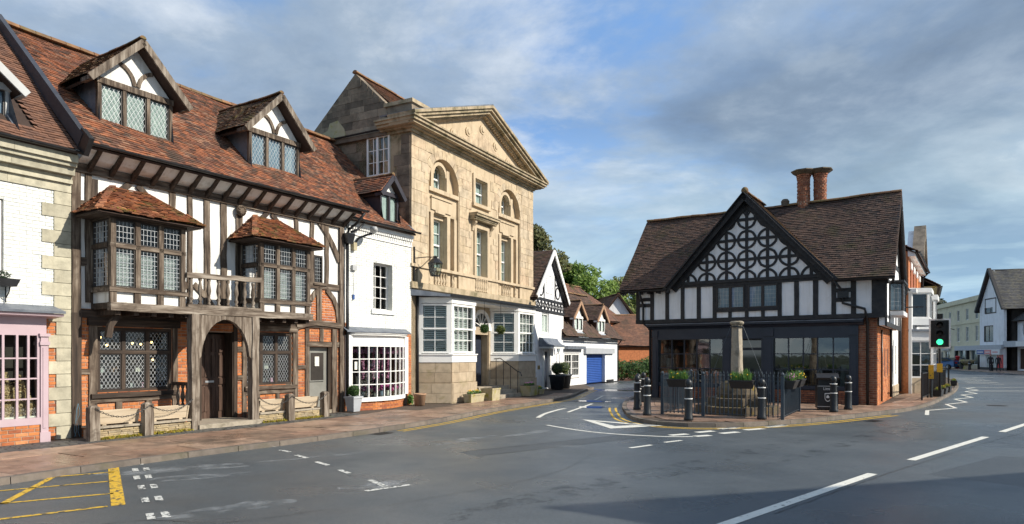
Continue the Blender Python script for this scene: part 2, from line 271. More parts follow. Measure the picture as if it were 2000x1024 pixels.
glass('glass'); glass('glass_strong', (0.80, 0.88, 0.88), 1.9, 0.10); glass('glass_shop', (0.66, 0.72, 0.74), 2.3, 0.02)
for nm_, c_, lo_ in (('road_scuff', (0.40, 0.42, 0.43), .44), ('road_tyre', (0.036, 0.042, 0.046), .50)):   # thin worn film, broken up by noise
    m_ = bpy.data.materials.new(nm_); m_.use_nodes = True; N_ = m_.node_tree.nodes; L_ = m_.node_tree.links; b_ = N_['Principled BSDF']; b_.inputs['Base Color'].default_value = (*c_, 1); b_.inputs['Roughness'].default_value = .5
    g_ = N_.new('ShaderNodeNewGeometry'); a_ = N_.new('ShaderNodeTexNoise'); a_.inputs['Scale'].default_value = 2.6; a_.inputs['Detail'].default_value = 10; a_.inputs['Roughness'].default_value = .72; L_.new(g_.outputs['Position'], a_.inputs['Vector'])
    r_ = N_.new('ShaderNodeValToRGB'); r_.color_ramp.elements[0].position = lo_; r_.color_ramp.elements[1].position = lo_+.2; r_.color_ramp.elements[1].color = (.55, .55, .55, 1); L_.new(a_.outputs[0], r_.inputs[0])
    t_ = N_.new('ShaderNodeBsdfTransparent'); x_ = N_.new('ShaderNodeMixShader'); L_.new(r_.outputs[0], x_.inputs[0]); L_.new(t_.outputs[0], x_.inputs[1]); L_.new(b_.outputs[0], x_.inputs[2]); L_.new(x_.outputs[0], N_['Material Output'].inputs[0]); MT[nm_] = m_
# ------------------------------------------------------------------ mesh helpers
def V(*a): return Vector(a)
class MB:
    def __init__(s): s.v = []; s.f = []
    def add(s, vs, fs):
        o = len(s.v); s.v += [tuple(p) for p in vs]; s.f += [tuple(i+o for i in q) for q in fs]; return s
    def hexa(s, p):      # bottom 0-3 (ccw), top 4-7
        return s.add(p, [(3, 2, 1, 0), (4, 5, 6, 7), (0, 1, 5, 4), (1, 2, 6, 5), (2, 3, 7, 6), (3, 0, 4, 7)])
    def box(s, x0, y0, z0, x1, y1, z1):
        if x0 > x1: x0, x1 = x1, x0
        if y0 > y1: y0, y1 = y1, y0
        if z0 > z1: z0, z1 = z1, z0
        return s.hexa([(x0, y0, z0), (x1, y0, z0), (x1, y1, z0), (x0, y1, z0), (x0, y0, z1), (x1, y0, z1), (x1, y1, z1), (x0, y1, z1)])
    def frustum(s, x0, y0, x1, y1, z0, X0, Y0, X1, Y1, z1):
        return s.hexa([(x0, y0, z0), (x1, y0, z0), (x1, y1, z0), (x0, y1, z0), (X0, Y0, z1), (X1, Y0, z1), (X1, Y1, z1), (X0, Y1, z1)])
    def beam(s, p, q, w, d, side=(0, 1, 0), seg=1, jit=0.0, bow=0.0):
        """bar from p to q; d is its size along `side`, w across."""
        p = Vector(p); q = Vector(q); a = (q-p).normalized(); sd_ = Vector(side); sd_ = (sd_-a*sd_.dot(a)).normalized(); t = a.cross(sd_)
        vs = []
        ph = random.uniform(0, 6.28)
        for i in range(seg+1):
            k = i/seg; c = p.lerp(q, k)
            if jit and 0 < i < seg: c = c+t*random.uniform(-jit, jit)
            if bow: c = c+t*bow*math.sin(math.pi*k+ph*0)
            ww = w*(1+(random.uniform(-jit, jit)*4 if jit else 0))
            for x, y in ((-1, -1), (1, -1), (1, 1), (-1, 1)): vs.append(c+t*(x*ww/2)+sd_*(y*d/2))
        fs = [(3, 2, 1, 0), tuple(4*seg+i for i in range(4))]
        for i in range(seg):
            for k in range(4): fs.append((4*i+k, 4*i+(k+1) % 4, 4*i+4+(k+1) % 4, 4*i+4+k))
        return s.add(vs, fs)
    def prism(s, pts, y0, y1):   # polygon in (x,z), extruded along y
        n = len(pts)
        vs = [(x, y0, z) for x, z in pts]+[(x, y1, z) for x, z in pts]
        return s.add(vs, [tuple(range(n)), tuple(range(2*n-1, n-1, -1))]+[(i, n+i, n+(i+1) % n, (i+1) % n) for i in range(n)])
    def slab(s, pts, z0, z1):    # polygon in (x,y), extruded along z
        n = len(pts)
        vs = [(x, y, z0) for x, y in pts]+[(x, y, z1) for x, y in pts]
        return s.add(vs, [tuple(range(n-1, -1, -1)), tuple(range(n, 2*n))]+[(i, (i+1) % n, n+(i+1) % n, n+i) for i in range(n)])
    def prism_x(s, pts, x0, x1):  # polygon in (y,z), extruded along x
        n = len(pts)
        vs = [(x0, y, z) for y, z in pts]+[(x1, y, z) for y, z in pts]
        return s.add(vs, [tuple(range(n)), tuple(range(2*n-1, n-1, -1))]+[(i, n+i, n+(i+1) % n, (i+1) % n) for i in range(n)])
    def quad(s, *p): return s.add(p, [tuple(range(len(p)))])
    def tube(s, pts, r, n=6, r2=None):
        pts = [Vector(p) for p in pts]; k = len(pts); vs = []
        for i, p in enumerate(pts):
            a = (pts[min(i+1, k-1)]-pts[max(i-1, 0)]).normalized()
            u = a.cross(Vector((0.31, 0.17, 0.93))); u = u.normalized() if u.length > 1e-3 else Vector((1, 0, 0)); w = a.cross(u)
            rr = r if r2 is None else r+(r2-r)*i/max(1, k-1)
            for j in range(n):
                t = 2*math.pi*j/n; vs.append(p+u*math.cos(t)*rr+w*math.sin(t)*rr)
        fs = [tuple(range(n-1, -1, -1)), tuple((k-1)*n+j for j in range(n))]
        for i in range(k-1):
            for j in range(n): fs.append((i*n+j, i*n+(j+1) % n, (i+1)*n+(j+1) % n, (i+1)*n+j))
        return s.add(vs, fs)
    def lathe(s, prof, c=(0, 0, 0), n=16, sx=1.0, sy=1.0):
        vs = []; fs = []
        for r, z in prof:
            for j in range(n):
                t = 2*math.pi*(j+0.5)/n; vs.append((c[0]+r*math.cos(t)*sx, c[1]+r*math.sin(t)*sy, c[2]+z))
        for i in range(len(prof)-1):
            for j in range(n): fs.append((i*n+j, i*n+(j+1) % n, (i+1)*n+(j+1) % n, (i+1)*n+j))
        fs.append(tuple(range(n-1, -1, -1))); k = len(prof)-1; fs.append(tuple(k*n+j for j in range(n)))
        return s.add(vs, fs)
    def sphere(s, c, r, n=10, m=6, sq=1.0):
        return s.lathe([(max(0.002, r*math.sin(math.pi*i/m)), -r*sq*math.cos(math.pi*i/m)) for i in range(m+1)], c, n)
    def mesh(s, name, m, smooth=False):
        me = bpy.data.meshes.new(name); me.from_pydata(s.v, [], s.f)
        if m: me.materials.append(MT[m])
        if smooth: me.polygons.foreach_set('use_smooth', [True]*len(me.polygons))
        me.update(); return me
    def obj(s, name, m, parent=None, smooth=False, auto=False, **props):
        if not s.f: return None
        return link(name, s.mesh(name, m, smooth), parent, auto=auto, **props)
def link(name, me, parent=None, loc=None, rz=None, scale=None, auto=False, **props):
    o = bpy.data.objects.new(name, me); COL.objects.link(o)
    if parent: o.parent = parent
    if loc is not None: o.location = loc
    if rz: o.rotation_euler = (0, 0, rz)
    if scale is not None: o.scale = scale
    for k, v in props.items(): o[k] = v
    return o
def thing(name, label, cat, loc=(0, 0, 0), rz=0.0, group=None):
    o = bpy.data.objects.new(name, None); COL.objects.link(o); o.location = loc; o.rotation_euler = (0, 0, rz)
    o['label'] = label; o['category'] = cat
    if group: o['group'] = group
    o.empty_display_size = 0.2
    return o
def clone(root, loc, rz=None, label=None):
    def cp(o, par):
        c = o.copy(); COL.objects.link(c); c.parent = par
        for ch in kids.get(o.name, []): cp(ch, c)
        return c
    kids = {}
    for o in bpy.data.objects:
        if o.parent: kids.setdefault(o.parent.name, []).append(o)
    r = cp(root, root.parent); r.location = loc
    if rz is not None: r.rotation_euler = (0, 0, rz)
    if label: r['label'] = label
    return r
UNIT = {}
def unit_box(m, bev=0.0):
    """shared bevel-less unit cube (0..1) with a material, scaled per piece"""
    k = (m, bev)
    if k not in UNIT: UNIT[k] = MB().box(0, 0, 0, 1, 1, 1).mesh('piece_'+m, m)
    return UNIT[k]
def piece(name, m, parent, x0, y0, z0, x1, y1, z1, rz=None, **props):
    return link(name, unit_box(m), parent, (min(x0, x1), min(y0, y1), min(z0, z1)), rz, (abs(x1-x0), abs(y1-y0), abs(z1-z0)), **props)
def struct(o, **k):
    o['kind'] = 'structure'; return o
class Frame:
    def __init__(s, x, y, rz): s.o = (x, y); s.rz = rz; s.d = (math.cos(rz), math.sin(rz)); s.n = (-s.d[1], s.d[0])
    def w(s, u, y=0): return (s.o[0]+u*s.d[0]+y*s.n[0], s.o[1]+u*s.d[1]+y*s.n[1])
    def thing(s, name, label, cat, group=None, u=0, y=0, z=0): return thing(name, label, cat, (*s.w(u, y), z), s.rz, group)
def timber(par, p, q, w, d, m='oak_v', name='timber', side=(0, 1, 0), jit=0.006, seg=5, bow=0.0):
    return MB().beam(p, q, w, d, side, seg, jit, bow).obj(name, m, par)
def timber_curve(par, pts, w, y0, y1, m='oak_v', name='brace'):
    """curved flat timber following pts (x,z) with width w, from y0 to y1"""
    L_ = []; R__ = []
    for i, p in enumerate(pts):
        a = Vector(pts[min(i+1, len(pts)-1)])-Vector(pts[max(i-1, 0)]); a.normalize(); nrm = Vector((-a.y, a.x))
        ww = w(i/(len(pts)-1)) if callable(w) else w
        L_.append(Vector(p)+nrm*ww/2); R__.append(Vector(p)-nrm*ww/2)
    mb = MB(); vs = []; k = len(pts)
    for i in range(k):
        for P, y in ((L_[i], y0), (R__[i], y0), (R__[i], y1), (L_[i], y1)): vs.append((P.x, y, P.y))
    fs = [(0, 1, 2, 3), tuple(4*(k-1)+j for j in (3, 2, 1, 0))]
    for i in range(k-1):
        for j in range(4): fs.append((4*i+j, 4*i+4+j, 4*i+4+(j+1) % 4, 4*i+(j+1) % 4))
    return mb.add(vs, fs).obj(name, m, par)
def arc(cx, cz, rx, rz, a0, a1, n=8): return [(cx+rx*math.cos(R_(a0+(a1-a0)*i/n)), cz+rz*math.sin(R_(a0+(a1-a0)*i/n))) for i in range(n+1)]
def inpoly(x, z, P):
    c = False; j = len(P)-1
    for i in range(len(P)):
        if (P[i][1] > z) != (P[j][1] > z) and x < (P[j][0]-P[i][0])*(z-P[i][1])/(P[j][1]-P[i][1])+P[i][0]: c = not c
        j = i
    return c
def bricks(par, poly, y, m='orange_brick', mm='mortar', bl=0.225, bh=0.075, proud=0.011, holes=(), thick=0.10, name='brickwork', j=0.011, fuzz=0.002, back=True):
    """real bricks laid on the plane y (facing -y) inside polygon (x,z); mortar behind; one joined part"""
    mb = MB(); xs = [p[0] for p in poly]; zs = [p[1] for p in poly]; x0, x1, z0, z1 = min(xs), max(xs), min(zs), max(zs)
    rect = len(poly) == 4 and all(abs(a-x0) < 1e-6 or abs(a-x1) < 1e-6 for a in xs) and all(abs(a-z0) < 1e-6 or abs(a-z1) < 1e-6 for a in zs)
    nrow = int((z1-z0)/bh)+1
    for r in range(nrow):
        a = z0+r*bh; b = min(a+bh-j, z1)
        if b-a < 0.02: continue
        x = x0-(bl/2 if r % 2 else 0)
        while x < x1:
            p, q = max(x, x0), min(x+bl-j, x1); x += bl
            if q-p < 0.02: continue
            cx, cz = (p+q)/2, (a+b)/2
            if not rect and not inpoly(cx, cz, poly): continue
            sub = [(p, q, a, b)]
            for (hx0, hx1, hz0, hz1) in holes:
                ns = []
                for (p_, q_, a_, b_) in sub:
                    if q_ <= hx0 or p_ >= hx1 or b_ <= hz0 or a_ >= hz1: ns.append((p_, q_, a_, b_)); continue
                    if p_ < hx0: ns.append((p_, hx0, a_, b_))
                    if q_ > hx1: ns.append((hx1, q_, a_, b_))
                    if p_ >= hx0-1e-4 and q_ <= hx1+1e-4:
                        if a_ < hz0-0.02: ns.append((p_, q_, a_, hz0))
                        if b_ > hz1+0.02: ns.append((p_, q_, hz1, b_))
                sub = ns
            for (p_, q_, a_, b_) in sub:
                if q_-p_ < 0.015: continue
                f = y-proud-random.uniform(-fuzz, fuzz); e = 0.004
                mb.add([(p_, y+0.004, a_), (q_, y+0.004, a_), (q_, y+0.004, b_), (p_, y+0.004, b_), (p_+e, f, a_+e), (q_-e, f, a_+e), (q_-e, f, b_-e), (p_+e, f, b_-e)],
                       [(4, 5, 6, 7), (0, 1, 5, 4), (1, 2, 6, 5), (2, 3, 7, 6), (3, 0, 4, 7)])
    o = mb.obj(name, m, par, kind='stuff')
    if back:
        if holes:
            wall_holes(par, x0, x1, z0, z1, y, y+thick, holes, mm, 'mortar_backing')
        else: MB().prism(poly, y, y+thick).obj('mortar_backing', mm, par)
    return o
def wall_holes(par, x0, x1, z0, z1, y0, y1, holes, m, name='wall'):
    """solid wall x0..x1, z0..z1, y0..y1 with rectangular openings left free"""
    xs = sorted({x0, x1, *[h[0] for h in holes], *[h[1] for h in holes]}); xs = [x for x in xs if x0-1e-6 <= x <= x1+1e-6]
    mb = MB()
    for a, b in zip(xs, xs[1:]):
        if b-a < 1e-4: continue
        cuts = sorted([(h[2], h[3]) for h in holes if h[0] < b-1e-4 and h[1] > a+1e-4]); z = z0
        for (c, d) in cuts:
            if c > z: mb.box(a, y0, z, b, y1, min(c, z1))
            z = max(z, d)
        if z < z1: mb.box(a, y0, z, b, y1, z1)
    return mb.obj(name, m, par)
def roof(par, o, s, t, poly, m, tw=0.165, gauge=0.105, name='roof_tiles', under='roof_under', skip=None, thick=0.016, indiv=False, jit=0.009, base=0.05, wave=0.022):
    """plain tiles on the plane through o with unit axes s (along eave) and t (up slope); poly in (s,t)."""
    o = Vector(o); s = Vector(s).normalized(); t = Vector(t).normalized(); n = s.cross(t).normalized()
    ss = [p[0] for p in poly]; ts = [p[1] for p in poly]; s0, s1, t0, t1 = min(ss), max(ss), min(ts), max(ts)
    k = len(poly); us = [o+s*a+t*b-n*(0.02+2.1*wave) for a, b in poly]; ds = [p-n*base for p in us]
    MB().add(us+ds, [tuple(range(k)), tuple(range(2*k-1, k-1, -1))]+[(i, k+i, k+(i+1) % k, (i+1) % k) for i in range(k)]).obj('roof_deck', under, par)
    mb = MB(); rows = int((t1-t0)/gauge)+1; tl = gauge*1.55
    tm = None
    for r in range(rows):
        b = t0+r*gauge; x = s0-(tw/2 if r % 2 else 0)+random.uniform(-.01, .01)
        while x < s1:
            a0, a1 = max(x, s0), min(x+tw-0.004, s1); x += tw
            if a1-a0 < 0.03: continue
            c = ((a0+a1)/2, b+gauge*0.5)
            if not inpoly(c[0], min(c[1], t1-1e-3), poly): continue
            if skip and skip(*c): continue
            z = random.uniform(-jit, jit)*0.5; sk = random.uniform(-jit, jit); top = min(b+tl, t1+0.02)
            b_ = b+random.uniform(-jit, jit)*0.6
            lo = thick*1.9+z; hi = 0.001
            wv_ = lambda a, bb: wave*(math.sin(a*1.15+bb*.7)+.6*math.sin(a*2.7-bb*1.3+1.7)+.5*math.sin(bb*2.1+a*.4))
            P = lambda a, bb, h: o+s*a+t*bb+n*(h+wv_(a, bb))
            q = [P(a0, b_, lo-thick), P(a1, b_+sk*.5, lo-thick+z), P(a1, top, hi-thick), P(a0, top, hi-thick), P(a0, b_, lo), P(a1, b_+sk*.5, lo+z), P(a1, top, hi), P(a0, top, hi)]
            if indiv:
                MB().add(q, [(4, 5, 6, 7), (0, 1, 5, 4), (1, 2, 6, 5), (3, 0, 4, 7)]).obj('roof_tile', m, par)
            else: mb.add(q, [(4, 5, 6, 7), (0, 1, 5, 4), (1, 2, 6, 5), (3, 0, 4, 7)])
    if not indiv: mb.obj(name, m, par, kind='stuff')
def ridge(par, p, q, m='ridge_tile', r=0.10, L=0.33, name='ridge_tile', dz=0.0):
    p = Vector(p); q = Vector(q); n = max(1, int((q-p).length/L)); a = (q-p).normalized(); w = a.cross(Vector((0, 0, 1))).normalized()
    up = w.cross(a)
    for i in range(n):
        A = p.lerp(q, i/n); B = p.lerp(q, (i+1)/n)-a*0.008; mb = MB(); vs = []; sg_ = min(.05, .006*(q-p).length)
        A = A-Vector((0, 0, sg_*math.sin(math.pi*i/n)+.01*math.sin(i*.9))); B = B-Vector((0, 0, sg_*math.sin(math.pi*(i+1)/n)+.01*math.sin((i+1)*.9)))
        h = random.uniform(-.006, .006)
        for c, rr in ((A, r*1.03), (B, r)):
            for k in range(7):
                th = math.pi*k/6; vs.append(c+w*math.cos(th)*rr+up*(math.sin(th)*rr*0.85+h))
        fs = [(k, k+1, k+8, k+7) for k in range(6)]+[tuple(range(7)), tuple(range(13, 6, -1)), (0, 7, 13, 6)]
        mb.add(vs, fs).obj(name, m, par)
def gutter(par, p, q, m='black_metal', r=0.055, name='gutter', n=7):
    p = Vector(p); q = Vector(q); a = (q-p).normalized(); w = a.cross(Vector((0, 0, 1))).normalized(); up = w.cross(a); vs = []
    mb = MB()
    for rr in (r, r*0.86):
        for c in (p, q):
            for k in range(n):
                th = math.pi+math.pi*k/(n-1); vs.append(c+w*math.cos(th)*rr+up*math.sin(th)*rr)
    N_ = n; fs = []
    for k in range(N_-1):
        fs.append((k, k+1, N_+k+1, N_+k)); fs.append((2*N_+k, 3*N_+k, 3*N_+k+1, 2*N_+k+1))
    fs += [(0, N_, 3*N_, 2*N_), (N_-1, 3*N_-1, 4*N_-1, 2*N_-1), tuple(range(N_))+tuple(range(3*N_-1, 2*N_-1, -1)), tuple(range(2*N_-1, N_-1, -1))+tuple(range(3*N_, 4*N_))]
    mb.add(vs, fs); g = mb.obj(name, m, par, smooth=False)
    k = max(2, int((q-p).length/0.9))
    for i in range(k+1):
        c = p.lerp(q, i/k); MB().beam(c-a*0.02, c+a*0.02, r*2.3, r*2.3, up).obj('bracket', m, g) if False else None
        mb2 = MB(); vs = []
        for cc in (c-a*0.018, c+a*0.018):
            for j in range(n):
                th = math.pi+math.pi*j/(n-1); vs.append(cc+w*math.cos(th)*r*1.15+up*(math.sin(th)*r*1.15+0.004))
        mb2.add(vs, [(j, j+1, n+j+1, n+j) for j in range(n-1)]+[tuple(range(n)), tuple(range(2*n-1, n-1, -1)), (0, n, 2*n-1, n-1)]).obj('bracket', m, g)
    return g
def pipe(par, pts, m='black_metal', r=0.04, name='downpipe', n=8):
    o = MB().tube(pts, r, n).obj(name, m, par, smooth=True)
    return o
def bars(par, x0, x1, z0, z1, y, nx, nz, w, m, d=0.03, name='glazing_bar'):
    for i in range(1, nx): c = x0+(x1-x0)*i/nx; MB().box(c-w/2, y-d/2, z0, c+w/2, y+d/2, z1).obj(name, m, par)
    for i in range(1, nz): c = z0+(z1-z0)*i/nz; MB().box(x0, y-d/2+0.002, c-w/2, x1, y+d/2-0.002, c+w/2).obj(name, m, par)
def window(par, x0, x1, z0, z1, y, fw=0.05, fd=0.08, nx=1, nz=1, bar=0.02, m='white_gloss', g='glass', back='interior', bd=0.35, sill=None, lattice=None, lat_m='lead_came', name='window', panes=True, mull=0, rows=None, curtain=None):
    """framed opening facing -y: frame mesh, its panes, bars, lead lattice and a dark room behind as sub-parts"""
    mb = MB(); mb.box(x0, y, z0, x0+fw, y+fd, z1); mb.box(x1-fw, y, z0, x1, y+fd, z1); mb.box(x0+fw, y+.002, z0, x1-fw, y+fd, z0+fw); mb.box(x0+fw, y+.002, z1-fw, x1-fw, y+fd, z1)
    fr = mb.obj(name, m, par); gx0, gx1, gz0, gz1 = x0+fw, x1-fw, z0+fw, z1-fw; gy = y+fd*0.6
    nX, nZ = nx, nz
    if lattice or not panes: nX = nZ = 1
    xs = [gx0+(gx1-gx0)*i/nX for i in range(nX+1)]; zs = [gz0+(gz1-gz0)*i/nZ for i in range(nZ+1)]
    for a, b in zip(xs, xs[1:]):
        for c, d in zip(zs, zs[1:]):
            t = random.uniform(-.004, .004); t2 = random.uniform(-.003, .003)
            MB().quad((a, gy+t, c), (b, gy-t, c+0), (b, gy-t+t2, d), (a, gy+t+t2, d)).obj('pane', g, fr)
    if not lattice: bars(fr, gx0, gx1, gz0, gz1, gy-0.012, nx, nz, bar, m)
    else:
        mb = MB(); lw = 0.007; yy = gy-0.008
        if lattice[0] == 'diamond':
            px, pz = lattice[1], lattice[2]
            W, H = gx1-gx0, gz1-gz0
            k = -int(H/pz*px/px)-2
            sl = pz/px
            n0 = int((W+H/sl)/px)+2
            for sgn in (1, -1):
                for i in range(-n0, n0+1):
                    xa = (gx0 if sgn > 0 else gx1)+sgn*i*px
                    pts = []
                    # line x = xa + sgn*(z-gz0)/sl
                    for z in (gz0, gz1):
                        x = xa+sgn*(z-gz0)/sl
                        if gx0 <= x <= gx1: pts.append((x, z))
                    for x in (gx0, gx1):
                        z = gz0+(x-xa)*sl*sgn
                        if gz0 < z < gz1: pts.append((x, z))
                    if len(pts) >= 2:
                        p, q = pts[0], pts[1]
                        if (Vector(p)-Vector(q)).length > 0.01: mb.beam((p[0], yy, p[1]), (q[0], yy, q[1]), lw, 0.006)
        else:
            cx, cz = lattice[1], lattice[2]
            for i in range(1, cx): c = gx0+(gx1-gx0)*i/cx; mb.box(c-lw/2, yy-.003, gz0, c+lw/2, yy+.003, gz1)
            for i in range(1, cz): c = gz0+(gz1-gz0)*i/cz; mb.box(gx0, yy-.002, c-lw/2, gx1, yy+.002, c+lw/2)
        mb.obj('lead_lattice', lat_m, fr)
    if back:
        e = 0.004
        MB().box(gx0+e, y+fd+bd, gz0+e, gx1-e, y+fd+bd+0.02, gz1-e).obj('room_behind', back, fr)
    if curtain:
        MB().box(gx0+.003, y+fd+0.02, gz0+.003, gx1-.003, y+fd+0.03, gz1-.003).obj('curtain', curtain, fr)
    if sill: MB().box(x0-sill, y-0.09, z0-0.07, x1+sill, y+fd, z0-0.002).obj('sill', m if sill < 0.2 else 'golden_trim', fr)
    return fr
def shutters(fr, x0, x1, z0, z1, y, n=2, slat=0.062, m='shutter'):
    """white louvred shutters standing behind glass, one slat per object"""
    w = (x1-x0)/n
    me = {}
    for i in range(n):
        a, b = x0+w*i, x0+w*(i+1); fwd = 0.035
        mb = MB(); mb.box(a, y, z0, a+fwd, y+.03, z1); mb.box(b-fwd, y, z0, b-.002, y+.03, z1); mb.box(a+fwd, y, z0, b-fwd, y+.03, z0+fwd); mb.box(a+fwd, y, z1-fwd, b-fwd, y+.03, z1)
        mb.obj('shutter_frame', m, fr)
        k = int((z1-z0-2*fwd)/slat)
        key = round(b-a, 3)
        if key not in me:
            me[key] = MB().beam((fwd, 0, 0), (b-a-fwd, 0, 0), 0.052, 0.007, (0, 0.80, 0.6)).mesh('shutter_slat', m)
        for j_ in range(k):
            link('shutter_slat', me[key], fr, (a, y+.015, z0+fwd+(j_+0.5)*slat))
def baluster(par, x, y, z0, z1, r, m, name='baluster', n=10, kind='stone'):
    h = z1-z0
    if kind == 'stone': pr = [(.9, 0), (.9, .08), (.55, .12), (.95, .3), (1, .38), (.5, .62), (.42, .78), (.7, .84), (.7, .88), (.9, .92), (.9, 1)]
    else: pr = [(.8, 0), (.8, .06), (.45, .1), (1, .2), (.45, .3), (.6, .36), (1, .52), (.9, .62), (.45, .86), (.8, .92), (.8, 1)]
    k = (kind, round(h, 3), round(r, 3), m)
    if k not in UNIT: UNIT[k] = MB().lathe([(a*r, b*h) for a, b in pr], n=n).mesh('baluster', m, True)
    return link(name, UNIT[k], par, (x, y, z0))
def leaves(name, m, par, blobs, n, size, squash=1.0, kind=None, flat=0.0, **props):
    """many small leaf faces spread through ellipsoid blobs [(c, (rx,ry,rz))]"""
    mb = MB(); tot = sum(b[1][0]*b[1][1]*b[1][2] for b in blobs)
    for c, r in blobs:
        k = max(3, int(n*r[0]*r[1]*r[2]/tot))
        for _ in range(k):
            d = Vector((random.gauss(0, 1), random.gauss(0, 1), random.gauss(0, 1))).normalized()
            rr = random.uniform(0.35, 1.0)**0.5*random.uniform(0.82, 1.08)
            p = Vector(c)+Vector((d.x*r[0], d.y*r[1], d.z*r[2]))*rr
            u = Vector((random.gauss(0, 1), random.gauss(0, 1), random.gauss(0, 1)*(1-flat))).normalized(); w = u.orthogonal().normalized()
            w = (w+d*0.3).normalized(); s_ = size*random.uniform(0.6, 1.35); q = u*s_; h = w*s_*0.55
            mb.add([p-q, p+h*0.9, p+q, p-h], [(0, 1, 2, 3)])
    if kind: props['kind'] = kind
    return mb.obj(name, m, par, **props)
def tree(loc, h, label, m='leaf_bright', trunk_h=0.35, spread=0.45, n=9000, leaf=0.16, cat='tree', blobs=22, top=1.0, name='tree', seed=1, group=None, conifer=False, trunk_r=0.03, bs=1.0):
    random.seed(seed); t = thing(name, label, cat, loc, 0, group)
    mb = MB(); mb.tube([(0, 0, -0.1), (0.02*h, 0, trunk_h*h*0.5), (0, 0.02*h, trunk_h*h), (0, 0, h*0.8)], trunk_r*h, 8, trunk_r*h*0.25); bl = []
    for i in range(blobs):
        a = random.uniform(0, 6.283); k = (i+0.5)/blobs
        z = trunk_h*h*0.8+(h*0.98-trunk_h*h*0.8)*k
        prof = math.sin(math.pi*min(1, 0.18+0.82*k))**0.7 if not conifer else (1-k)*1.0+0.08
        rad = spread*h*prof*random.uniform(0.35, 1.0)*(0.9 if i % 3 else 0.3); c = (math.cos(a)*rad, math.sin(a)*rad, z)
        s_ = bs*spread*h*(random.uniform(0.2, 0.42) if not conifer else random.uniform(0.2, 0.34)*(1.2-k)); bl.append((c, (s_, s_, s_*(0.72 if not conifer else 0.5))))
        if rad > 0.1: mb.tube([(0, 0, z*0.72), (c[0]*0.5, c[1]*0.5, z*0.9), c], trunk_r*h*0.3, 5, trunk_r*h*0.06)
    mb.obj('trunk', 'bark', t); leaves('crown', m, t, bl, n, leaf); return t
# ------------------------------------------------------------------ frames
FT = Frame(-9.18, 13.96, AT)
FW = Frame(-5.0934, 20.4388, R_(59.688787))
FS = Frame(-3.5086, 23.1496, R_(62.042013))
FB = Frame(5.599, 27.1391, AB)
FR = Frame(12.35, 22.52, math.atan2(0.825, 0.5651))
FH1 = Frame(1.05, 31.75, R_(68.962489))
FH2 = Frame(2.8, 36.3, R_(61.699244))
ZR = -0.075   # road surface
# ------------------------------------------------------------------ ground, road, pavements
struct(MB().slab([(-700, -700), (900, -700), (900, 1200), (-700, 1200)], -0.6, -0.42).obj('ground', 'earth'))
road = struct(MB().slab([(-40, -30), (110, -30), (150, 150), (-5, 150), (-20, 20)], -0.4, ZR).obj('road', 'asphalt'))
def catmull(P, k=6):
    out = []
    for i in range(len(P)-1):
        a, b, c, d = [Vector(P[max(0, min(len(P)-1, j))]) for j in (i-1, i, i+1, i+2)]
        for q in range(k):
            t = q/k; out.append(0.5*((2*b)+(c-a)*t+(2*a-5*b+4*c-d)*t*t+(3*b-a-3*c+d)*t**3))
    out.append(Vector(P[-1])); return out
class Line:
    def __init__(s, P, k=6, smooth=True):
        s.P = catmull(P, k) if smooth else [Vector(p) for p in P]; s.S = [0.0]
        for a, b in zip(s.P, s.P[1:]): s.S.append(s.S[-1]+(b-a).length)
        s.len = s.S[-1]
    def at(s, d, off=0.0):
        d = max(0, min(s.len, d))
        for i in range(len(s.P)-1):
            if s.S[i+1] >= d or i == len(s.P)-2: break
        a, b = s.P[i], s.P[i+1]; t = (d-s.S[i])/max(1e-6, s.S[i+1]-s.S[i]); dr = (b-a).normalized()
        # smoothed normal
        n0 = (s.P[min(i+2, len(s.P)-1)]-s.P[max(i-1, 0)]).normalized()
        p = a.lerp(b, t); return Vector((p.x-n0.y*off, p.y+n0.x*off))
    def nearest(s, q):
        best = min(range(len(s.P)), key=lambda i: (s.P[i]-Vector(q)).length); return s.S[best]
def ribbon(L_, d0, d1, o0, o1, step=0.4):
    n = max(1, int((d1-d0)/step)); A = [L_.at(d0+(d1-d0)*i/n, o0) for i in range(n+1)]; B = [L_.at(d0+(d1-d0)*i/n, o1) for i in range(n+1)]
    return [tuple(p) for p in A]+[tuple(p) for p in reversed(B)]
def ribbon_mb(L_, d0, d1, o0, o1, z0, z1, step=0.5):
    mb = MB(); n = max(1, int((d1-d0)/step+0.5))
    for i in range(n):
        a, b = d0+(d1-d0)*i/n, d0+(d1-d0)*(i+1)/n
        p = [L_.at(a, o0), L_.at(b, o0), L_.at(b, o1), L_.at(a, o1)]
        mb.hexa([(q.x, q.y, z0) for q in p]+[(q.x, q.y, z1) for q in p])
    return mb
KL = Line([(-12.5, -3), (-10.2, 2), (-8.5, 6), (-7.2, 9.0), (-6.3, 10.75), (-5.35, 12.2), (-3.72, 14.45), (-2.05, 17.5), (-0.65, 21.0), (1.0, 24.4), (2.3, 27.2), (3.15, 30.6), (3.8, 33.2), (4.3, 34.8)])
KR = Line([(10.6, 37.5), (7.6, 32.5), (5.5, 28.6), (4.35, 25.4), (3.72, 22.6), (3.42, 20.2), (3.32, 18.5), (3.62, 17.3), (4.4, 16.65), (5.4, 16.65), (6.6, 17.05), (8.33, 18.0), (10.56, 19.61), (12.6, 21.2), (15.0, 23.8), (17.4, 26.85), (22.39, 33.46), (28.66, 42.92), (34.5, 53.5), (39, 63)])
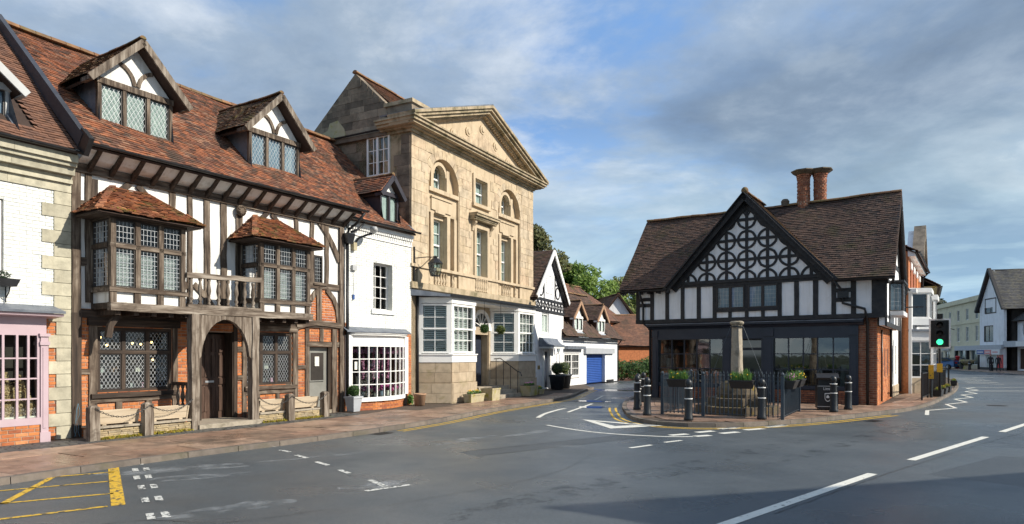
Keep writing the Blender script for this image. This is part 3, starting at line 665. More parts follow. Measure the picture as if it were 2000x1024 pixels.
def kerbs(L_, par, ln=0.95):
    d = 0.0
    while d < L_.len-0.1:
        e = min(d+ln*random.uniform(0.85, 1.1), L_.len)
        p = [L_.at(d, 0), L_.at(e-0.012, 0), L_.at(e-0.012, 0.15), L_.at(d, 0.15)]; h = random.uniform(-.004, .004)+0.024
        q = [L_.at(d, 0.018), L_.at(e-0.012, 0.018), L_.at(e-0.012, 0.15), L_.at(d, 0.15)]
        MB().hexa([(a.x, a.y, -0.3) for a in p]+[(a.x, a.y, h) for a in q]).obj('kerb_stone', 'kerb', par); d = e
pavL_poly = [tuple(KL.at(d, 0.13)) for d in [KL.len*i/50 for i in range(51)]]+[FH2.w(3.4, 0.3), FH2.w(0, 0.3), FS.w(9.6, 0.6), FS.w(0, 0.4), FW.w(0, 0.4), FT.w(0, 0.4), FT.w(-6, 0.4), (-17, 2), (-18, -3)]
pavL = struct(MB().slab(pavL_poly, -0.35, 0.0).obj('pavement', 'flag_joint')); kerbs(KL, pavL)
pavR_poly = [tuple(KR.at(d, 0.13)) for d in [KR.len*i/90 for i in range(91)]]+[(34, 66), FR.w(40, 0.5), FR.w(5, 0.5), FR.w(0.3, 0.4), FB.w(0.3, 0.4), FB.w(0.3, 6)]
pavR = struct(MB().slab(pavR_poly, -0.35, 0.0).obj('pavement', 'flag_joint')); kerbs(KR, pavR, 0.8)
def flags(L_, par, d0, d1, o0, o1, lo, hi, h=0.02, ok=None, m='flagstone', name='paving_slab'):
    d = d0+random.uniform(0, .3)
    while d < d1:
        e = min(d+random.uniform(lo, hi), d1); g_ = 0.007
        p = [L_.at(d+g_, o0+g_), L_.at(e-g_, o0+g_), L_.at(e-g_, o1-g_), L_.at(d+g_, o1-g_)]
        if ok is None or all(ok(q) for q in p):
            hh = h+random.uniform(-.004, .004); t = random.uniform(-.004, .004)
            MB().hexa([(q.x, q.y, -0.05) for q in p]+[(p[0].x, p[0].y, hh), (p[1].x, p[1].y, hh+t), (p[2].x, p[2].y, hh+t), (p[3].x, p[3].y, hh)]).obj(name, m, par)
        d = e
def front_ok(q):   # stays in front of the terrace
    for F, y in ((FT, -0.9), (FW, -0.05), (FS, -0.05)):
        if (q.x-F.o[0])*F.n[0]+(q.y-F.o[1])*F.n[1] > y: return False
    return True
sW = KL.nearest((-3.4, 15)); sA = KL.nearest((-9, 5))
for o0, o1, lo, hi in ((0.155, 1.05, 0.85, 1.5), (1.05, 1.9, 0.8, 1.6), (1.9, 2.75, 0.7, 1.4)): flags(KL, pavL, sA, KL.len-0.6, o0, o1, lo, hi, ok=front_ok)
flags(KL, pavL, sW, KL.len-3, 2.75, 3.6, 0.7, 1.3, ok=front_ok)
flags(KL, pavL, sW-1.5, KL.len-4, 3.6, 4.4, 0.7, 1.2, ok=front_ok)
# small dark setts in front of the timber-framed house
mb = MB()
for r in range(17):
    u = -5.0+random.uniform(0, .1)
    while u < 7.0:
        w_ = random.uniform(0.13, 0.2); y = -2.35+r*0.115
        if not (y > -1.0 and 0 < u < 6.2) and y < (-0.25 if u > 0 else -0.2):
            g_ = 0.006; h = 0.016+random.uniform(-.004, .005)
            p = [FT.w(u+g_, y+g_), FT.w(u+w_-g_, y+g_), FT.w(u+w_-g_, y+.115-g_), FT.w(u+g_, y+.115-g_)]
            k = KL.at(KL.nearest(p[0]), 2.76); e = Vector(p[0])-KL.at(KL.nearest(p[0]), 0)
            if e.length > 2.72: mb.hexa([(a, b, -.03) for a, b in p]+[(a, b, h) for a, b in p])
        u += w_
mb.obj('setts', 'sett', pavL, kind='stuff')
def island_ok(q):
    if not inpoly(q.x, q.y, pavR_poly): return False
    return (q.x-FB.o[0])*FB.n[0]+(q.y-FB.o[1])*FB.n[1] < -0.03 or (q.x-FR.o[0])*FR.n[0]+(q.y-FR.o[1])*FR.n[1] < -0.03 and q.y > 20
s0 = KR.nearest((4.35, 25.4)); s1 = KR.nearest((22.4, 33.5))
for i in range(11): flags(KR, pavR, s0 if i < 3 else KR.nearest((5.4, 16.65)), s1 if i < 4 else KR.nearest((14, 22.6)), 0.155+i*0.48, 0.155+(i+1)*0.48, 0.5, 0.9, ok=island_ok)
# ------------------------------------------------------------------ painted road markings
ZM = ZR+0.004
def mark(pts, m='road_white', name='road_marking', z=ZM):
    n = len(pts); return MB().add([(x, y, z) for x, y in pts], [tuple(range(n))]).obj(name, m, road)
def dash(p, q, w=0.1, m='road_white', name='road_marking'):
    p, q = Vector(p), Vector(q); n = (q-p).normalized(); n = Vector((-n.y, n.x))*w/2
    a = [p-n, q-n, q+n, p+n]
    if sum(a[i].x*a[(i+1) % 4].y-a[(i+1) % 4].x*a[i].y for i in range(4)) < 0: a.reverse()
    return mark([tuple(v) for v in a], m, name)
def stripe(P, w, m, name='road_marking', smooth=True):
    L_ = Line(P, 6, smooth); mb = MB(); n = max(2, int(L_.len/0.25))
    A = [L_.at(L_.len*i/n, w/2) for i in range(n+1)]; B = [L_.at(L_.len*i/n, -w/2) for i in range(n+1)]
    for i in range(n): mb.add([(B[i].x, B[i].y, ZM), (B[i+1].x, B[i+1].y, ZM), (A[i+1].x, A[i+1].y, ZM), (A[i].x, A[i].y, ZM)], [(0, 1, 2, 3)])
    return mb.obj(name, m, road)
dash((0.6, 5.55), (5.5, 10.15), 0.14, name='centre_dash'); dash((6.86, 11.45), (10.44, 14.67), 0.14, name='centre_dash'); dash((11.48, 15.6), (15.2, 19.0), 0.14, name='centre_dash')
dash((17.2, 20.9), (21, 25), 0.14, name='centre_dash'); dash((23, 27.5), (26.5, 32), 0.13, name='centre_dash')
# give-way triangle and junction lines
A_, B_, C_ = Vector((1.95, 18.6)), Vector((2.42, 16.3)), Vector((3.85, 16.95))
cen = (A_+B_+C_)/3
ia, ib, ic = cen+(A_-cen)*0.62, cen+(B_-cen)*0.42, cen+(C_-cen)*0.42
for p, q, r, s_ in ((A_, B_, ib, ia), (B_, C_, ic, ib), (C_, A_, ia, ic)): mark([tuple(p), tuple(q), tuple(r), tuple(s_)], name='give_way_triangle')
stripe([(0.9, 17.1), (1.59, 15.95), (2.34, 15.2), (3.39, 14.72), (4.0, 14.72)], 0.1, 'road_white', 'edge_line')
for p, q in (((3.55, 14.95), (4.0, 15.2)), ((4.3, 15.5), (4.78, 15.8)), ((5.05, 16.2), (5.6, 16.5)), ((4.05, 14.75), (4.45, 14.95)), ((4.8, 15.3), (5.3, 15.6)), ((5.6, 16.0), (6.15, 16.3)), ((6.35, 16.6), (7.0, 17.05))): dash(p, q, 0.2, name='give_way_dash')
for p, q in (((2.29, 12.93), (2.8, 13.36)), ((3.15, 13.75), (3.58, 14.07))): dash(p, q, 0.1, name='lane_dash')
stripe([(0.74, 19.1), (1.02, 20.4), (1.55, 21.9), (1.8, 22.4)], 0.13, 'road_white', 'lane_curve'); dash((1.75, 20.9), (2.95, 24.5), 0.11, name='lane_dash'); dash((3.3, 26.5), (4.0, 29.2), 0.1, name='lane_dash')
for p, q in (((-4.93, 13.36), (-4.66, 13.07)), ((-4.41, 12.66), (-4.13, 12.39)), ((-3.9, 12.02), (-3.59, 11.67)), ((-3.32, 11.28), (-3.02, 10.92)), ((-2.72, 10.49), (-2.48, 10.18)), ((-2.06, 9.65), (-1.74, 9.16)), ((-1.95, 8.86), (-1.42, 9.3))): dash(p, q, 0.09, 'road_white_worn', 'parking_dash')
# yellow bus-box at the left and the paired white dots
dash((-6.58, 10.98), (-4.75, 8.03), 0.15, 'yellow_worn', 'yellow_box_edge')
dash((-6.98, 10.35), (-6.2, 8.1), 0.09, 'yellow_worn', 'yellow_box_line'); dash((-7.25, 9.62), (-6.15, 10.3), 0.07, 'yellow_worn', 'yellow_box_line')
dash((-8.4, 7.9), (-5.73, 9.57), 0.06, 'yellow_worn', 'yellow_box_line'); dash((-8.0, 7.1), (-5.22, 8.72), 0.07, 'yellow_worn', 'yellow_box_line'); dash((-6.6, 6.6), (-4.85, 7.98), 0.08, 'yellow_worn', 'yellow_box_line')
for i, (x, y) in enumerate(((-6.40, 11.0), (-6.02, 10.45), (-5.63, 9.8), (-5.16, 9.08), (-4.68, 8.3), (-4.15, 7.45), (-3.7, 6.75))):
    for o in (0, 0.16): dash((x+o*0.8, y+0.17+o*0.5), (x+0.17+o*0.8, y-0.1+o*0.5), 0.085, 'road_white_worn', 'paired_dash')
# double yellow lines round the island and along the left kerb
dA = KR.nearest((3.72, 22.6)); dB = KR.nearest((11.2, 20.1))
for o in (0.16, 0.36):
    mb = MB(); n = 80
    for i in range(n):
        a, b = dA+(dB-dA)*i/n, dA+(dB-dA)*(i+1)/n; p = [KR.at(a, -o-.07), KR.at(b, -o-.07), KR.at(b, -o), KR.at(a, -o)]
        mb.add([(q.x, q.y, ZM) for q in p], [(0, 1, 2, 3)])
    mb.obj('yellow_line', 'yellow_paint', road)
dA = KL.nearest((-2.9, 16)); dB = KL.len-1.0
for o in (0.14, 0.31):
    mb = MB(); n = 60
    for i in range(n):
        a, b = dA+(dB-dA)*i/n, dA+(dB-dA)*(i+1)/n; p = [KL.at(a, -o-.06), KL.at(b, -o-.06), KL.at(b, -o), KL.at(a, -o)]
        mb.add([(q.x, q.y, ZM) for q in p], [(0, 1, 2, 3)])
    mb.obj('yellow_line', 'yellow_paint', road)
# zig-zags by the crossing
dA = KR.nearest((12.0, 20.6)); zz = []
for i in range(13): zz.append(tuple(KR.at(dA+i*1.75, -0.35 if i % 2 else -0.85)))
for p, q in zip(zz, zz[1:]): dash(p, q, 0.11, name='zigzag_line')
dA = KR.nearest((27.5, 41)); zz = [tuple(KR.at(dA+i*1.6, -0.5 if i % 2 else -2.3)) for i in range(9)]
for p, q in zip(zz, zz[1:]): dash(p, q, 0.13, name='zigzag_line')
dash((22.7, 32.9), (38, 33.2), 0.16, name='stop_line'); dash((24.6, 36.4), (44, 37.4), 0.12, name='crossing_line')
for i in range(6): dash((36+i*3.6, 52+i*0.4), (37.8+i*3.6, 52.2+i*0.4), 0.14, name='lane_dash')
# puddles in the lane
def puddle(x, y, rx, ry, rot, sd_):
    random.seed(sd_); n = 22; ph = [random.uniform(0, 6.28) for _ in range(3)]; pts = []
    for i in range(n):
        t = 6.283*i/n; r = 1+0.18*math.sin(2*t+ph[0])+0.14*math.sin(3*t+ph[1])+0.08*math.sin(5*t+ph[2])
        a, b = math.cos(t)*rx*r, math.sin(t)*ry*r; pts.append((x+a*math.cos(rot)-b*math.sin(rot), y+a*math.sin(rot)+b*math.cos(rot)))
    struct(MB().add([(a, b, ZR+0.003) for a, b in pts], [tuple(range(n))]).obj('puddle', 'puddle'))
puddle(2.75, 22.9, 0.35, 0.55, 1.2, 3); puddle(3.1, 25.8, 0.22, 0.8, 1.2, 4); puddle(5.6, 33.5, 0.3, 1.5, 1.1, 6)
# worn films, repairs, covers and tar seams on the asphalt
def film(x, y, rx, ry, rot, sd_, m, name, z=.0022):
    random.seed(sd_); n = 26; ph = [random.uniform(0, 6.28) for _ in range(4)]; pts = []
    for i in range(n):
        t = 6.283*i/n; r = 1+0.2*math.sin(2*t+ph[0])+0.16*math.sin(3*t+ph[1])+0.12*math.sin(5*t+ph[2])+.08*math.sin(7*t+ph[3])
        a, b = math.cos(t)*rx*r, math.sin(t)*ry*r; pts.append((x+a*math.cos(rot)-b*math.sin(rot), y+a*math.sin(rot)+b*math.cos(rot)))
    MB().add([(a, b, ZR+z) for a, b in pts], [tuple(range(n))]).obj(name, m, road)
for i, (x, y, rx, ry, rot) in enumerate(((-5.3, 10.6, .9, .35, .4), (-4.7, 9.9, .7, .2, .5), (-3.2, 8.0, .55, .25, .5), (-3.6, 7.6, .35, .15, .4), (-1.9, 9.3, .5, .2, .5), (-1.0, 14.2, 1.1, .16, .9), (.4, 15.4, 1.0, .15, .9), (1.2, 13.2, .25, .1, 0), (-3.5, 11.8, .8, .12, .6))): film(x, y, rx, ry, rot, 100+i, 'road_scuff', 'worn_patch')
for i, (x, y, L2) in enumerate(((2.5, 10.5, 5), (8.0, 14.8, 4))): film(x, y, L2, .32, .80, 130+i, 'road_tyre', 'tyre_track', .0012)
def poly_road(pts, m, name, z): MB().add([(x, y, ZR+z) for x, y in pts], [tuple(range(len(pts)))]).obj(name, m, road)
poly_road([(-.6, 11.9), (4.6, 15.9), (4.2, 16.35), (-1.0, 12.4)], 'asphalt_patch', 'trench_repair', .001); poly_road([(7.2, 9.0), (9.6, 10.9), (8.7, 11.9), (6.3, 10.1)], 'asphalt_patch', 'trench_repair', .001)
def seam(P, w=.014):
    L2 = Line(P, 8); n = max(3, int(L2.len/.12)); mb = MB()
    for i in range(n):
        a, b = L2.at(L2.len*i/n, random.uniform(-.015, .015)), L2.at(L2.len*(i+1)/n, random.uniform(-.015, .015)); q = (b-a).normalized(); q = Vector((-q.y, q.x))*w/2*random.uniform(.5, 1.3)
        mb.add([(*(a-q), ZR+.003), (*(b-q), ZR+.003), (*(b+q), ZR+.003), (*(a+q), ZR+.003)], [(0, 1, 2, 3)])
    mb.obj('tar_seam', 'tar', road)
random.seed(15)
seam([(-.6, 11.9), (2, 13.9), (4.6, 15.9)]); seam([(-1, 12.4), (1.6, 14.4), (4.2, 16.35)]); seam([(-4.8, 6.9), (-4.0, 7.3), (-3.1, 7.2), (-2.2, 7.8)], .01); seam([(3, 7.6), (6, 10.4), (10, 13.9), (15, 18)], .012); seam([(7.2, 9.0), (9.6, 10.9), (8.7, 11.9)]); seam([(-1.5, 8), (.5, 10), (1.5, 12.2)], .009)
def cover(x, y, r, rz):
    c = thing('manhole_cover', 'round iron cover set in the asphalt '+('near the island kerb' if x > 8 else 'in the middle of the junction'), 'manhole cover', (x, y, ZR), rz); MB().lathe([(r, -.02), (r, .004), (r*.93, .005), (r*.92, .002), (.01, .003)], n=24).obj('frame', 'cast_iron', c)
    for i in range(-3, 4): w_ = math.sqrt(max(.01, (r*.85)**2-(i*r*.24)**2)); MB().box(-w_, i*r*.24-.02, .002, w_, i*r*.24+.02, .008).obj('rib', 'cast_iron', c)
cover(17.2, 23.6, .32, .2)
def gully(L_, d, o, lab):
    p = L_.at(d, o); q = L_.at(d+.3, o); c = thing('gully_grate', lab, 'drain', (p.x, p.y, ZR), math.atan2((q-p).y, (q-p).x)); MB().box(-.25, -.16, -.02, .25, .16, .003).obj('frame', 'tar', c)
    for i in range(7): MB().box(-.22+i*.07, -.14, .002, -.18+i*.07, .14, .008).obj('bar', 'cast_iron', c)
gully(KL, KL.nearest((-3.2, 15.2)), -.2, 'iron gully grate at the left kerb in front of the bow window shop'); gully(KR, KR.nearest((9.5, 18.9)), -.75, 'iron gully grate beside the island kerb near the bin')
random.seed(11)
# ------------------------------------------------------------------ timber-framed house (left)
T = FT.thing('timber_framed_house', 'two-storey oak timber-framed house with leaded bays, balcony and red tiled roof', 'house')
gf_holes = [(0.45, 2.11, 0.92, 2.34), (2.84, 3.74, 0.0, 2.3), (4.1, 5.6, 0.92, 2.34), (6.2, 7.04, 0.0, 1.96)]
up_holes = [(0.36, 1.9, 2.9, 4.62), (4.02, 5.46, 2.9, 4.62), (6.4, 6.73, 3.82, 4.64)]
bricks(T, [(0.0, 0), (7.66, 0), (7.66, 2.72), (0, 2.72)], 0.0, holes=gf_holes, thick=0.12)
wall_holes(T, 0.0, 7.66, 2.72, 6.1, 0.0, 0.12, up_holes, 'plaster', 'plaster_wall')
bricks(T, [(6.28, 2.66), (7.36, 2.66), (7.25, 3.2), (7.0, 3.6), (6.72, 3.72), (6.34, 3.55), (6.27, 3.3)], -0.004, back=False)
MB().box(0.02, 1.1, 0, 7.64, 7.0, 5.9).obj('house_body', 'interior', T)
MB().box(0.02, 0.12, 2.55, 7.64, 1.1, 2.70).obj('floor', 'interior_mid', T)
def tv(u0, u1, z0, z1, m='oak_v', y0=-0.045, d=0.10, **k): return timber(T, ((u0+u1)/2, y0+d/2, z0), ((u0+u1)/2, y0+d/2, z1), u1-u0, d, m, **k)
def th(u0, u1, z0, z1, m='oak_h', y0=-0.05, d=0.11, **k): return timber(T, (u0, y0+d/2, (z0+z1)/2), (u1, y0+d/2, (z0+z1)/2), z1-z0, d, m, **k)
# ground floor frame
tv(-0.08, 0.11, 0.0, 2.62, 'oak_dark_v', d=0.13, y0=-0.08, name='post'); tv(-0.07, 0.10, 2.62, 5.66, d=0.12, y0=-0.07, name='post')
tv(0.27, 0.44, 0.0, 2.5, 'oak_v', name='post'); th(0.11, 0.28, 1.32, 1.44, name='rail'); th(0.24, 2.28, 2.36, 2.52, 'oak_dark_h', y0=-0.09, name='lintel')
th(0.30, 2.22, 0.80, 0.90, 'oak_dark_h', y0=-0.10, d=.15, name='window_sill'); th(0.3, 2.3, 0.70, 0.79, name='rail')
for u in (0.82, 1.48): tv(u, u+0.14, 0.12, 0.70, name='stud')
tv(2.12, 2.24, 0.0, 2.4, name='post'); tv(2.62, 2.83, 0, 2.55, 'oak_dark_v', name='post')
th(0.0, 7.5, 2.52, 2.70, 'oak_dark_h', y0=-0.06, name='bressummer', seg=14)
tv(3.75, 3.85, 0, 2.5, 'oak_dark_v', name='post'); tv(4.0, 4.12, 0.0, 2.5, 'oak_v', name='post')
for z in (1.08, 1.82): th(3.85, 4.0, z, z+.12, name='rail')
th(4.05, 5.72, 0.80, 0.90, y0=-0.10, d=.15, name='window_sill'); th(4.05, 5.75, 2.36, 2.52, y0=-0.09, name='lintel'); th(4.1, 5.65, 0.68, 0.78, name='rail')
for u in (4.42, 5.05): tv(u, u+.11, 0.12, 0.68, name='stud')
tv(5.62, 5.79, 0, 2.5, name='post'); tv(6.06, 6.2, 0.0, 2.5, name='post'); th(5.79, 6.06, 1.32, 1.44, name='rail')
th(6.1, 7.35, 1.97, 2.12, name='lintel'); tv(6.60, 6.73, 2.12, 2.5, name='stud'); tv(7.05, 7.24, 0, 2.5, d=.12, y0=-.07, name='post')
tv(7.34, 7.5, 0, 5.66, d=0.13, y0=-0.08, name='post')
timber_curve(T, [(5.72, 2.52), (6.0, 2.60), (6.4, 2.66), (6.9, 2.64), (7.4, 2.60)], 0.15, -0.1, 0.05, 'oak_h')
# curved braces of the right-hand brick panel
timber_curve(T, [(7.33, 2.66), (7.28, 3.05), (7.12, 3.4), (6.85, 3.66)], 0.15, -0.06, 0.05)
timber_curve(T, [(6.25, 3.3), (6.4, 3.52), (6.62, 3.70)], 0.13, -0.06, 0.05)
tv(6.47, 6.65, 2.68, 3.68, y0=-.055, name='stud'); th(6.2, 7.36, 3.66, 3.84, y0=-0.06, name='rail')
# upper floor studs
for u0, u1, z0, z1 in ((0.21, 0.33, 2.85, 5.66), (2.05, 2.19, 4.85, 5.66), (2.49, 2.61, 2.85, 5.66), (2.92, 3.07, 2.85, 5.66), (3.38, 3.54, 2.85, 5.66), (3.82, 4.0, 2.85, 5.36), (5.68, 5.80, 4.8, 5.66), (6.25, 6.38, 3.84, 5.66), (6.78, 6.92, 3.84, 5.66)):
    tv(u0, u1, z0, z1, name='stud', jit=0.011, seg=8, bow=random.uniform(-.02, .02))
tv(0.33, 0.45, 2.7, 5.5, 'oak_dark_v', name='post'); tv(3.86, 4.02, 2.7, 4.7, 'oak_dark_v', name='post', y0=-.055)
th(0.1, 0.22, 3.62, 3.80, name='rail'); th(0.1, 0.22, 4.9, 5.0, name='rail')
th(-0.02, 7.45, 5.58, 5.76, y0=-0.09, d=0.16, name='wall_plate', seg=16)
timber_curve(T, [(6.58, 5.62), (6.8, 5.4), (7.1, 5.0), (7.36, 4.55)], 0.16, -0.055, 0.05)
for a, b in (((0.75, 5.2), (1.13, 5.56)), ((1.3, 5.56), (1.66, 5.2)), ((4.42, 5.2), (4.76, 5.56)), ((4.92, 5.56), (5.26, 5.2))): timber(T, (a[0], -0.01, a[1]), (b[0], -0.01, b[1]), 0.13, 0.09, 'oak_dark_v', 'brace')
timber_curve(T, [(2.02, 2.9), (2.25, 3.2), (2.5, 3.45)], 0.14, -0.04, 0.04); timber_curve(T, [(2.66, 3.45), (2.95, 3.2), (3.2, 2.88)], 0.14, -0.042, 0.04)
mb = MB(); mb.lathe([(0.02, -0.07), (0.10, -0.06), (0.15, 0), (0.12, 0.05), (0.02, 0.07)], n=14)
boss = mb.obj('carved_boss', 'oak_v', T, True); boss.location = (3.91, -0.11, 5.46); boss.rotation_euler = (R_(90), 0, 0)
for k in range(9):
    a = k*6.283/9; MB().sphere((0.09*math.cos(a), 0.09*math.sin(a), 0.05), 0.035, 8, 5).obj('petal', 'oak_v', boss, True)
# coved eaves with curved struts
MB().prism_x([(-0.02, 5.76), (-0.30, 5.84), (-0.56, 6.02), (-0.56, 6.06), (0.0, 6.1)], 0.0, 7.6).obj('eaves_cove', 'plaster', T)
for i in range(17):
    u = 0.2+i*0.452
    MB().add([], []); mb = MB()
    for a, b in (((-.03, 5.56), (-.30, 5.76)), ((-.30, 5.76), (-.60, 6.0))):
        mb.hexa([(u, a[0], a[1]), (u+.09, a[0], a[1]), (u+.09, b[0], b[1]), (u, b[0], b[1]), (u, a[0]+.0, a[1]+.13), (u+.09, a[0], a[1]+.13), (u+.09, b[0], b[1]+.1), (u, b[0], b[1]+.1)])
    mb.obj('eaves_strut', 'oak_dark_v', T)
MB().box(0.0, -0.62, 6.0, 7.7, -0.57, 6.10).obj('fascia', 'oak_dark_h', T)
gutter(T, (-0.05, -0.72, 6.06), (7.85, -0.72, 6.10))
# main roof
E0, RZ = (-0.70, 6.05), (3.5, 9.6)
tv_ = Vector((0, RZ[0]-E0[0], RZ[1]-E0[1])); TL = tv_.length; tdir = tv_.normalized(); pitch = (RZ[1]-E0[1])/(RZ[0]-E0[0])
def roof_y(z): return E0[0]+(z-E0[1])/pitch
def in_dormer(s, t):
    for c in (1.45, 5.35):
        if abs(s-c) < 0.80 and 0.85 < t*tdir.z and E0[1]+t*tdir.z < 8.9-abs(s-c)*1.08: return True
    return False
roof(T, (0, *E0), (1, 0, 0), tuple(tdir), [(0.0, 0), (7.75, 0), (7.75, TL), (0.0, TL)], 'roof_tile', skip=in_dormer)
MB().add([(0, 3.52, 9.52), (11, 3.52, 9.52), (11, 7.6, 6.0), (0, 7.6, 6.0)], [(0, 1, 2, 3)]).obj('rear_slope', 'roof_tile_dark', T)
ridge(T, (-0.0, 3.5, 9.62), (10.8, 3.5, 9.62), r=0.13)
def dormer(par, c, hw, zs, zh, za, yf, gw, m_cheek='lead', tiles='roof_tile_mossy', over=0.28, roofy=roof_y, lights=3, curtain='curtain', fm='oak_v', barge='oak_pale_v', name='dormer', truss=True, wm='oak_v', lattice=('diamond', 0.1, 0.17), cheek_out=0.0, tw=0.165, nosill=False):
    """gabled dormer: window centre c, half width hw, sill zs, head zh, apex za, front plane y=yf, half roof width gw"""
    D = MB().box(c-hw-.04, yf-.02, zs-.10, c+hw+.04, yf+.10, zs).obj(name, fm, par)       # sill beam carries the rest
    w = 2*hw/lights
    for i in range(lights+1):
        x = c-hw+w*i; MB().beam((x, yf+.04, zs), (x, yf+.04, zh), 0.075, 0.10, seg=4, jit=.002).obj('mullion', fm, D)
    MB().box(c-hw-.06, yf-.03, zh, c+hw+.06, yf+.09, zh+.13).obj('head_beam', fm, D)
    for i in range(lights):
        x0 = c-hw+w*i+.04; x1 = c-hw+w*(i+1)-.04
        f = MB(); e = .025
        f.box(x0, yf+.02, zs, x0+e, yf+.06, zh); f.box(x1-e, yf+.02, zs, x1, yf+.06, zh); f.box(x0+e, yf+.02, zs, x1-e, yf+.06, zs+e); f.box(x0+e, yf+.02, zh-e, x1-e, yf+.06, zh)
        f.obj('casement', 'window_dark', D)
        MB().quad((x0+e, yf+.045, zs+e), (x1-e, yf+.045, zs+e), (x1-e, yf+.042, zh-e), (x0+e, yf+.042, zh-e)).obj('pane', 'glass', D)
        if lattice:
            mb = MB(); px, pz = lattice[1], lattice[2]; sl = pz/px; gx0, gx1, gz0, gz1 = x0+e, x1-e, zs+e, zh-e
            for sg in (1, -1):
                for k in range(-16, 17):
                    xa = (gx0+gx1)/2+k*px; pts = []
                    for z in (gz0, gz1):
                        x = xa+sg*(z-gz0)/sl
                        if gx0 <= x <= gx1: pts.append((x, z))
                    for x in (gx0, gx1):
                        z = gz0+(x-xa)*sl*sg
                        if gz0 < z < gz1: pts.append((x, z))
                    if len(pts) > 1: mb.beam((pts[0][0], yf+.036, pts[0][1]), (pts[1][0], yf+.036, pts[1][1]), .006, .005)
            mb.obj('lead_lattice', 'lead_came', D)
        MB().box(x0, yf+.075, zs, x1, yf+.085, zh).obj('curtain', curtain, D)
    # gable panel with its curved truss
    fz = zh+.13; gz = za-.16; sl = (za-(zh+.02))/gw
    MB().prism([(c-hw, fz), (c+hw, fz), (c+hw*.98, fz+.02), (c, gz), (c-hw*.98, fz+.02)], yf+.03, yf+.10).obj('gable_panel', 'plaster', D)
    if truss:
        h = gz-fz
        timber_curve(D, arc(c-.42*hw-.18*hw, fz, .55*hw, h*.52, 75, 5, 6), .085, yf-.01, yf+.06, fm, 'truss_brace'); timber_curve(D, arc(c+.6*hw, fz, .55*hw, h*.52, 105, 175, 6), .085, yf-.012, yf+.06, fm, 'truss_brace')
    # cheeks
    for sx in (-1, 1):
        x = c+sx*(hw+.02); ys = roofy(zs-.1); yh = roofy(zh+.1)
        MB().add([(x, yf+.05, zs-.12), (x, ys, zs-.12), (x, yh, zh+.1), (x, yf+.05, zh+.1), (x-sx*.05, yf+.05, zs-.12), (x-sx*.05, ys, zs-.12), (x-sx*.05, yh, zh+.1), (x-sx*.05, yf+.05, zh+.1)],
                 [(0, 1, 2, 3), (7, 6, 5, 4), (0, 3, 7, 4), (1, 5, 6, 2), (3, 2, 6, 7), (0, 4, 5, 1)]).obj('cheek', m_cheek, D)
    # roof slopes and barge boards
    zf = za-sl*gw
    for sx in (-1, 1):
        o = Vector((c+sx*gw, 0, zf)); up = Vector((-sx*gw, 0, za-zf)); ln = up.length; up.normalize()
        yb0 = yf-over; ye = roofy(zf)+.12; yr = roofy(za)+.10
        if sx < 0: s_, poly, oo = (0, -1, 0), [(0, 0), (ye-yb0, 0), (yr-yb0, ln), (0, ln)], None
        # eave runs along y; for outward normals the axes are flipped on one side
        if sx > 0: roof(D, (o.x, yb0, zf), (0, 1, 0), tuple(up), [(0, 0), (ye-yb0, 0), (yr-yb0, ln), (0, ln)], tiles, gauge=.105, tw=tw)
        else: roof(D, (o.x, yr, zf), (0, -1, 0), tuple(up), [(yr-ye, 0), (yr-yb0, 0), (yr-yb0, ln), (0, ln)], tiles, gauge=.105, tw=tw)
        b0 = Vector((c+sx*(gw+.0), yb0-.02, zf-.075)); b1 = Vector((c, yb0-.02, za-.075))
        MB().beam(b0, b1, .15, .045).obj('barge_board', barge, D)
        MB().beam((c+sx*(gw-.04), yf+.1, zf-.06), (c+sx*(gw-.04), yb0+.02, zf-.06), .09, .09, (0, 0, 1)).obj('purlin_end', fm, D)
    ridge(D, (c, yf-over, za+.02), (c, roofy(za)+.05, za+.02), m='ridge_tile', r=.075)
    if not nosill: MB().add([(c-hw-.1, yf-.03, zs-.1), (c+hw+.1, yf-.03, zs-.1), (c+hw+.16, yf-.33, zs-.1-.33*pitch+.06), (c-hw-.16, yf-.33, zs-.1-.33*pitch+.06), (c-hw-.1, yf-.03, zs-.14), (c+hw+.1, yf-.03, zs-.14), (c+hw+.16, yf-.33, zs-.14-.33*pitch+.03), (c-hw-.16, yf-.33, zs-.14-.33*pitch+.03)], [(3, 2, 1, 0), (4, 5, 6, 7), (0, 1, 5, 4), (2, 3, 7, 6), (1, 2, 6, 5), (3, 0, 4, 7)]).obj('lead_apron', 'lead_light', D)
    return D
dormer(T, 1.43, 0.81, 6.86, 7.72, 8.92, 0.25, 1.14)
dormer(T, 5.25, 0.80, 6.86, 7.72, 8.95, 0.25, 1.14, curtain='curtain_blue')
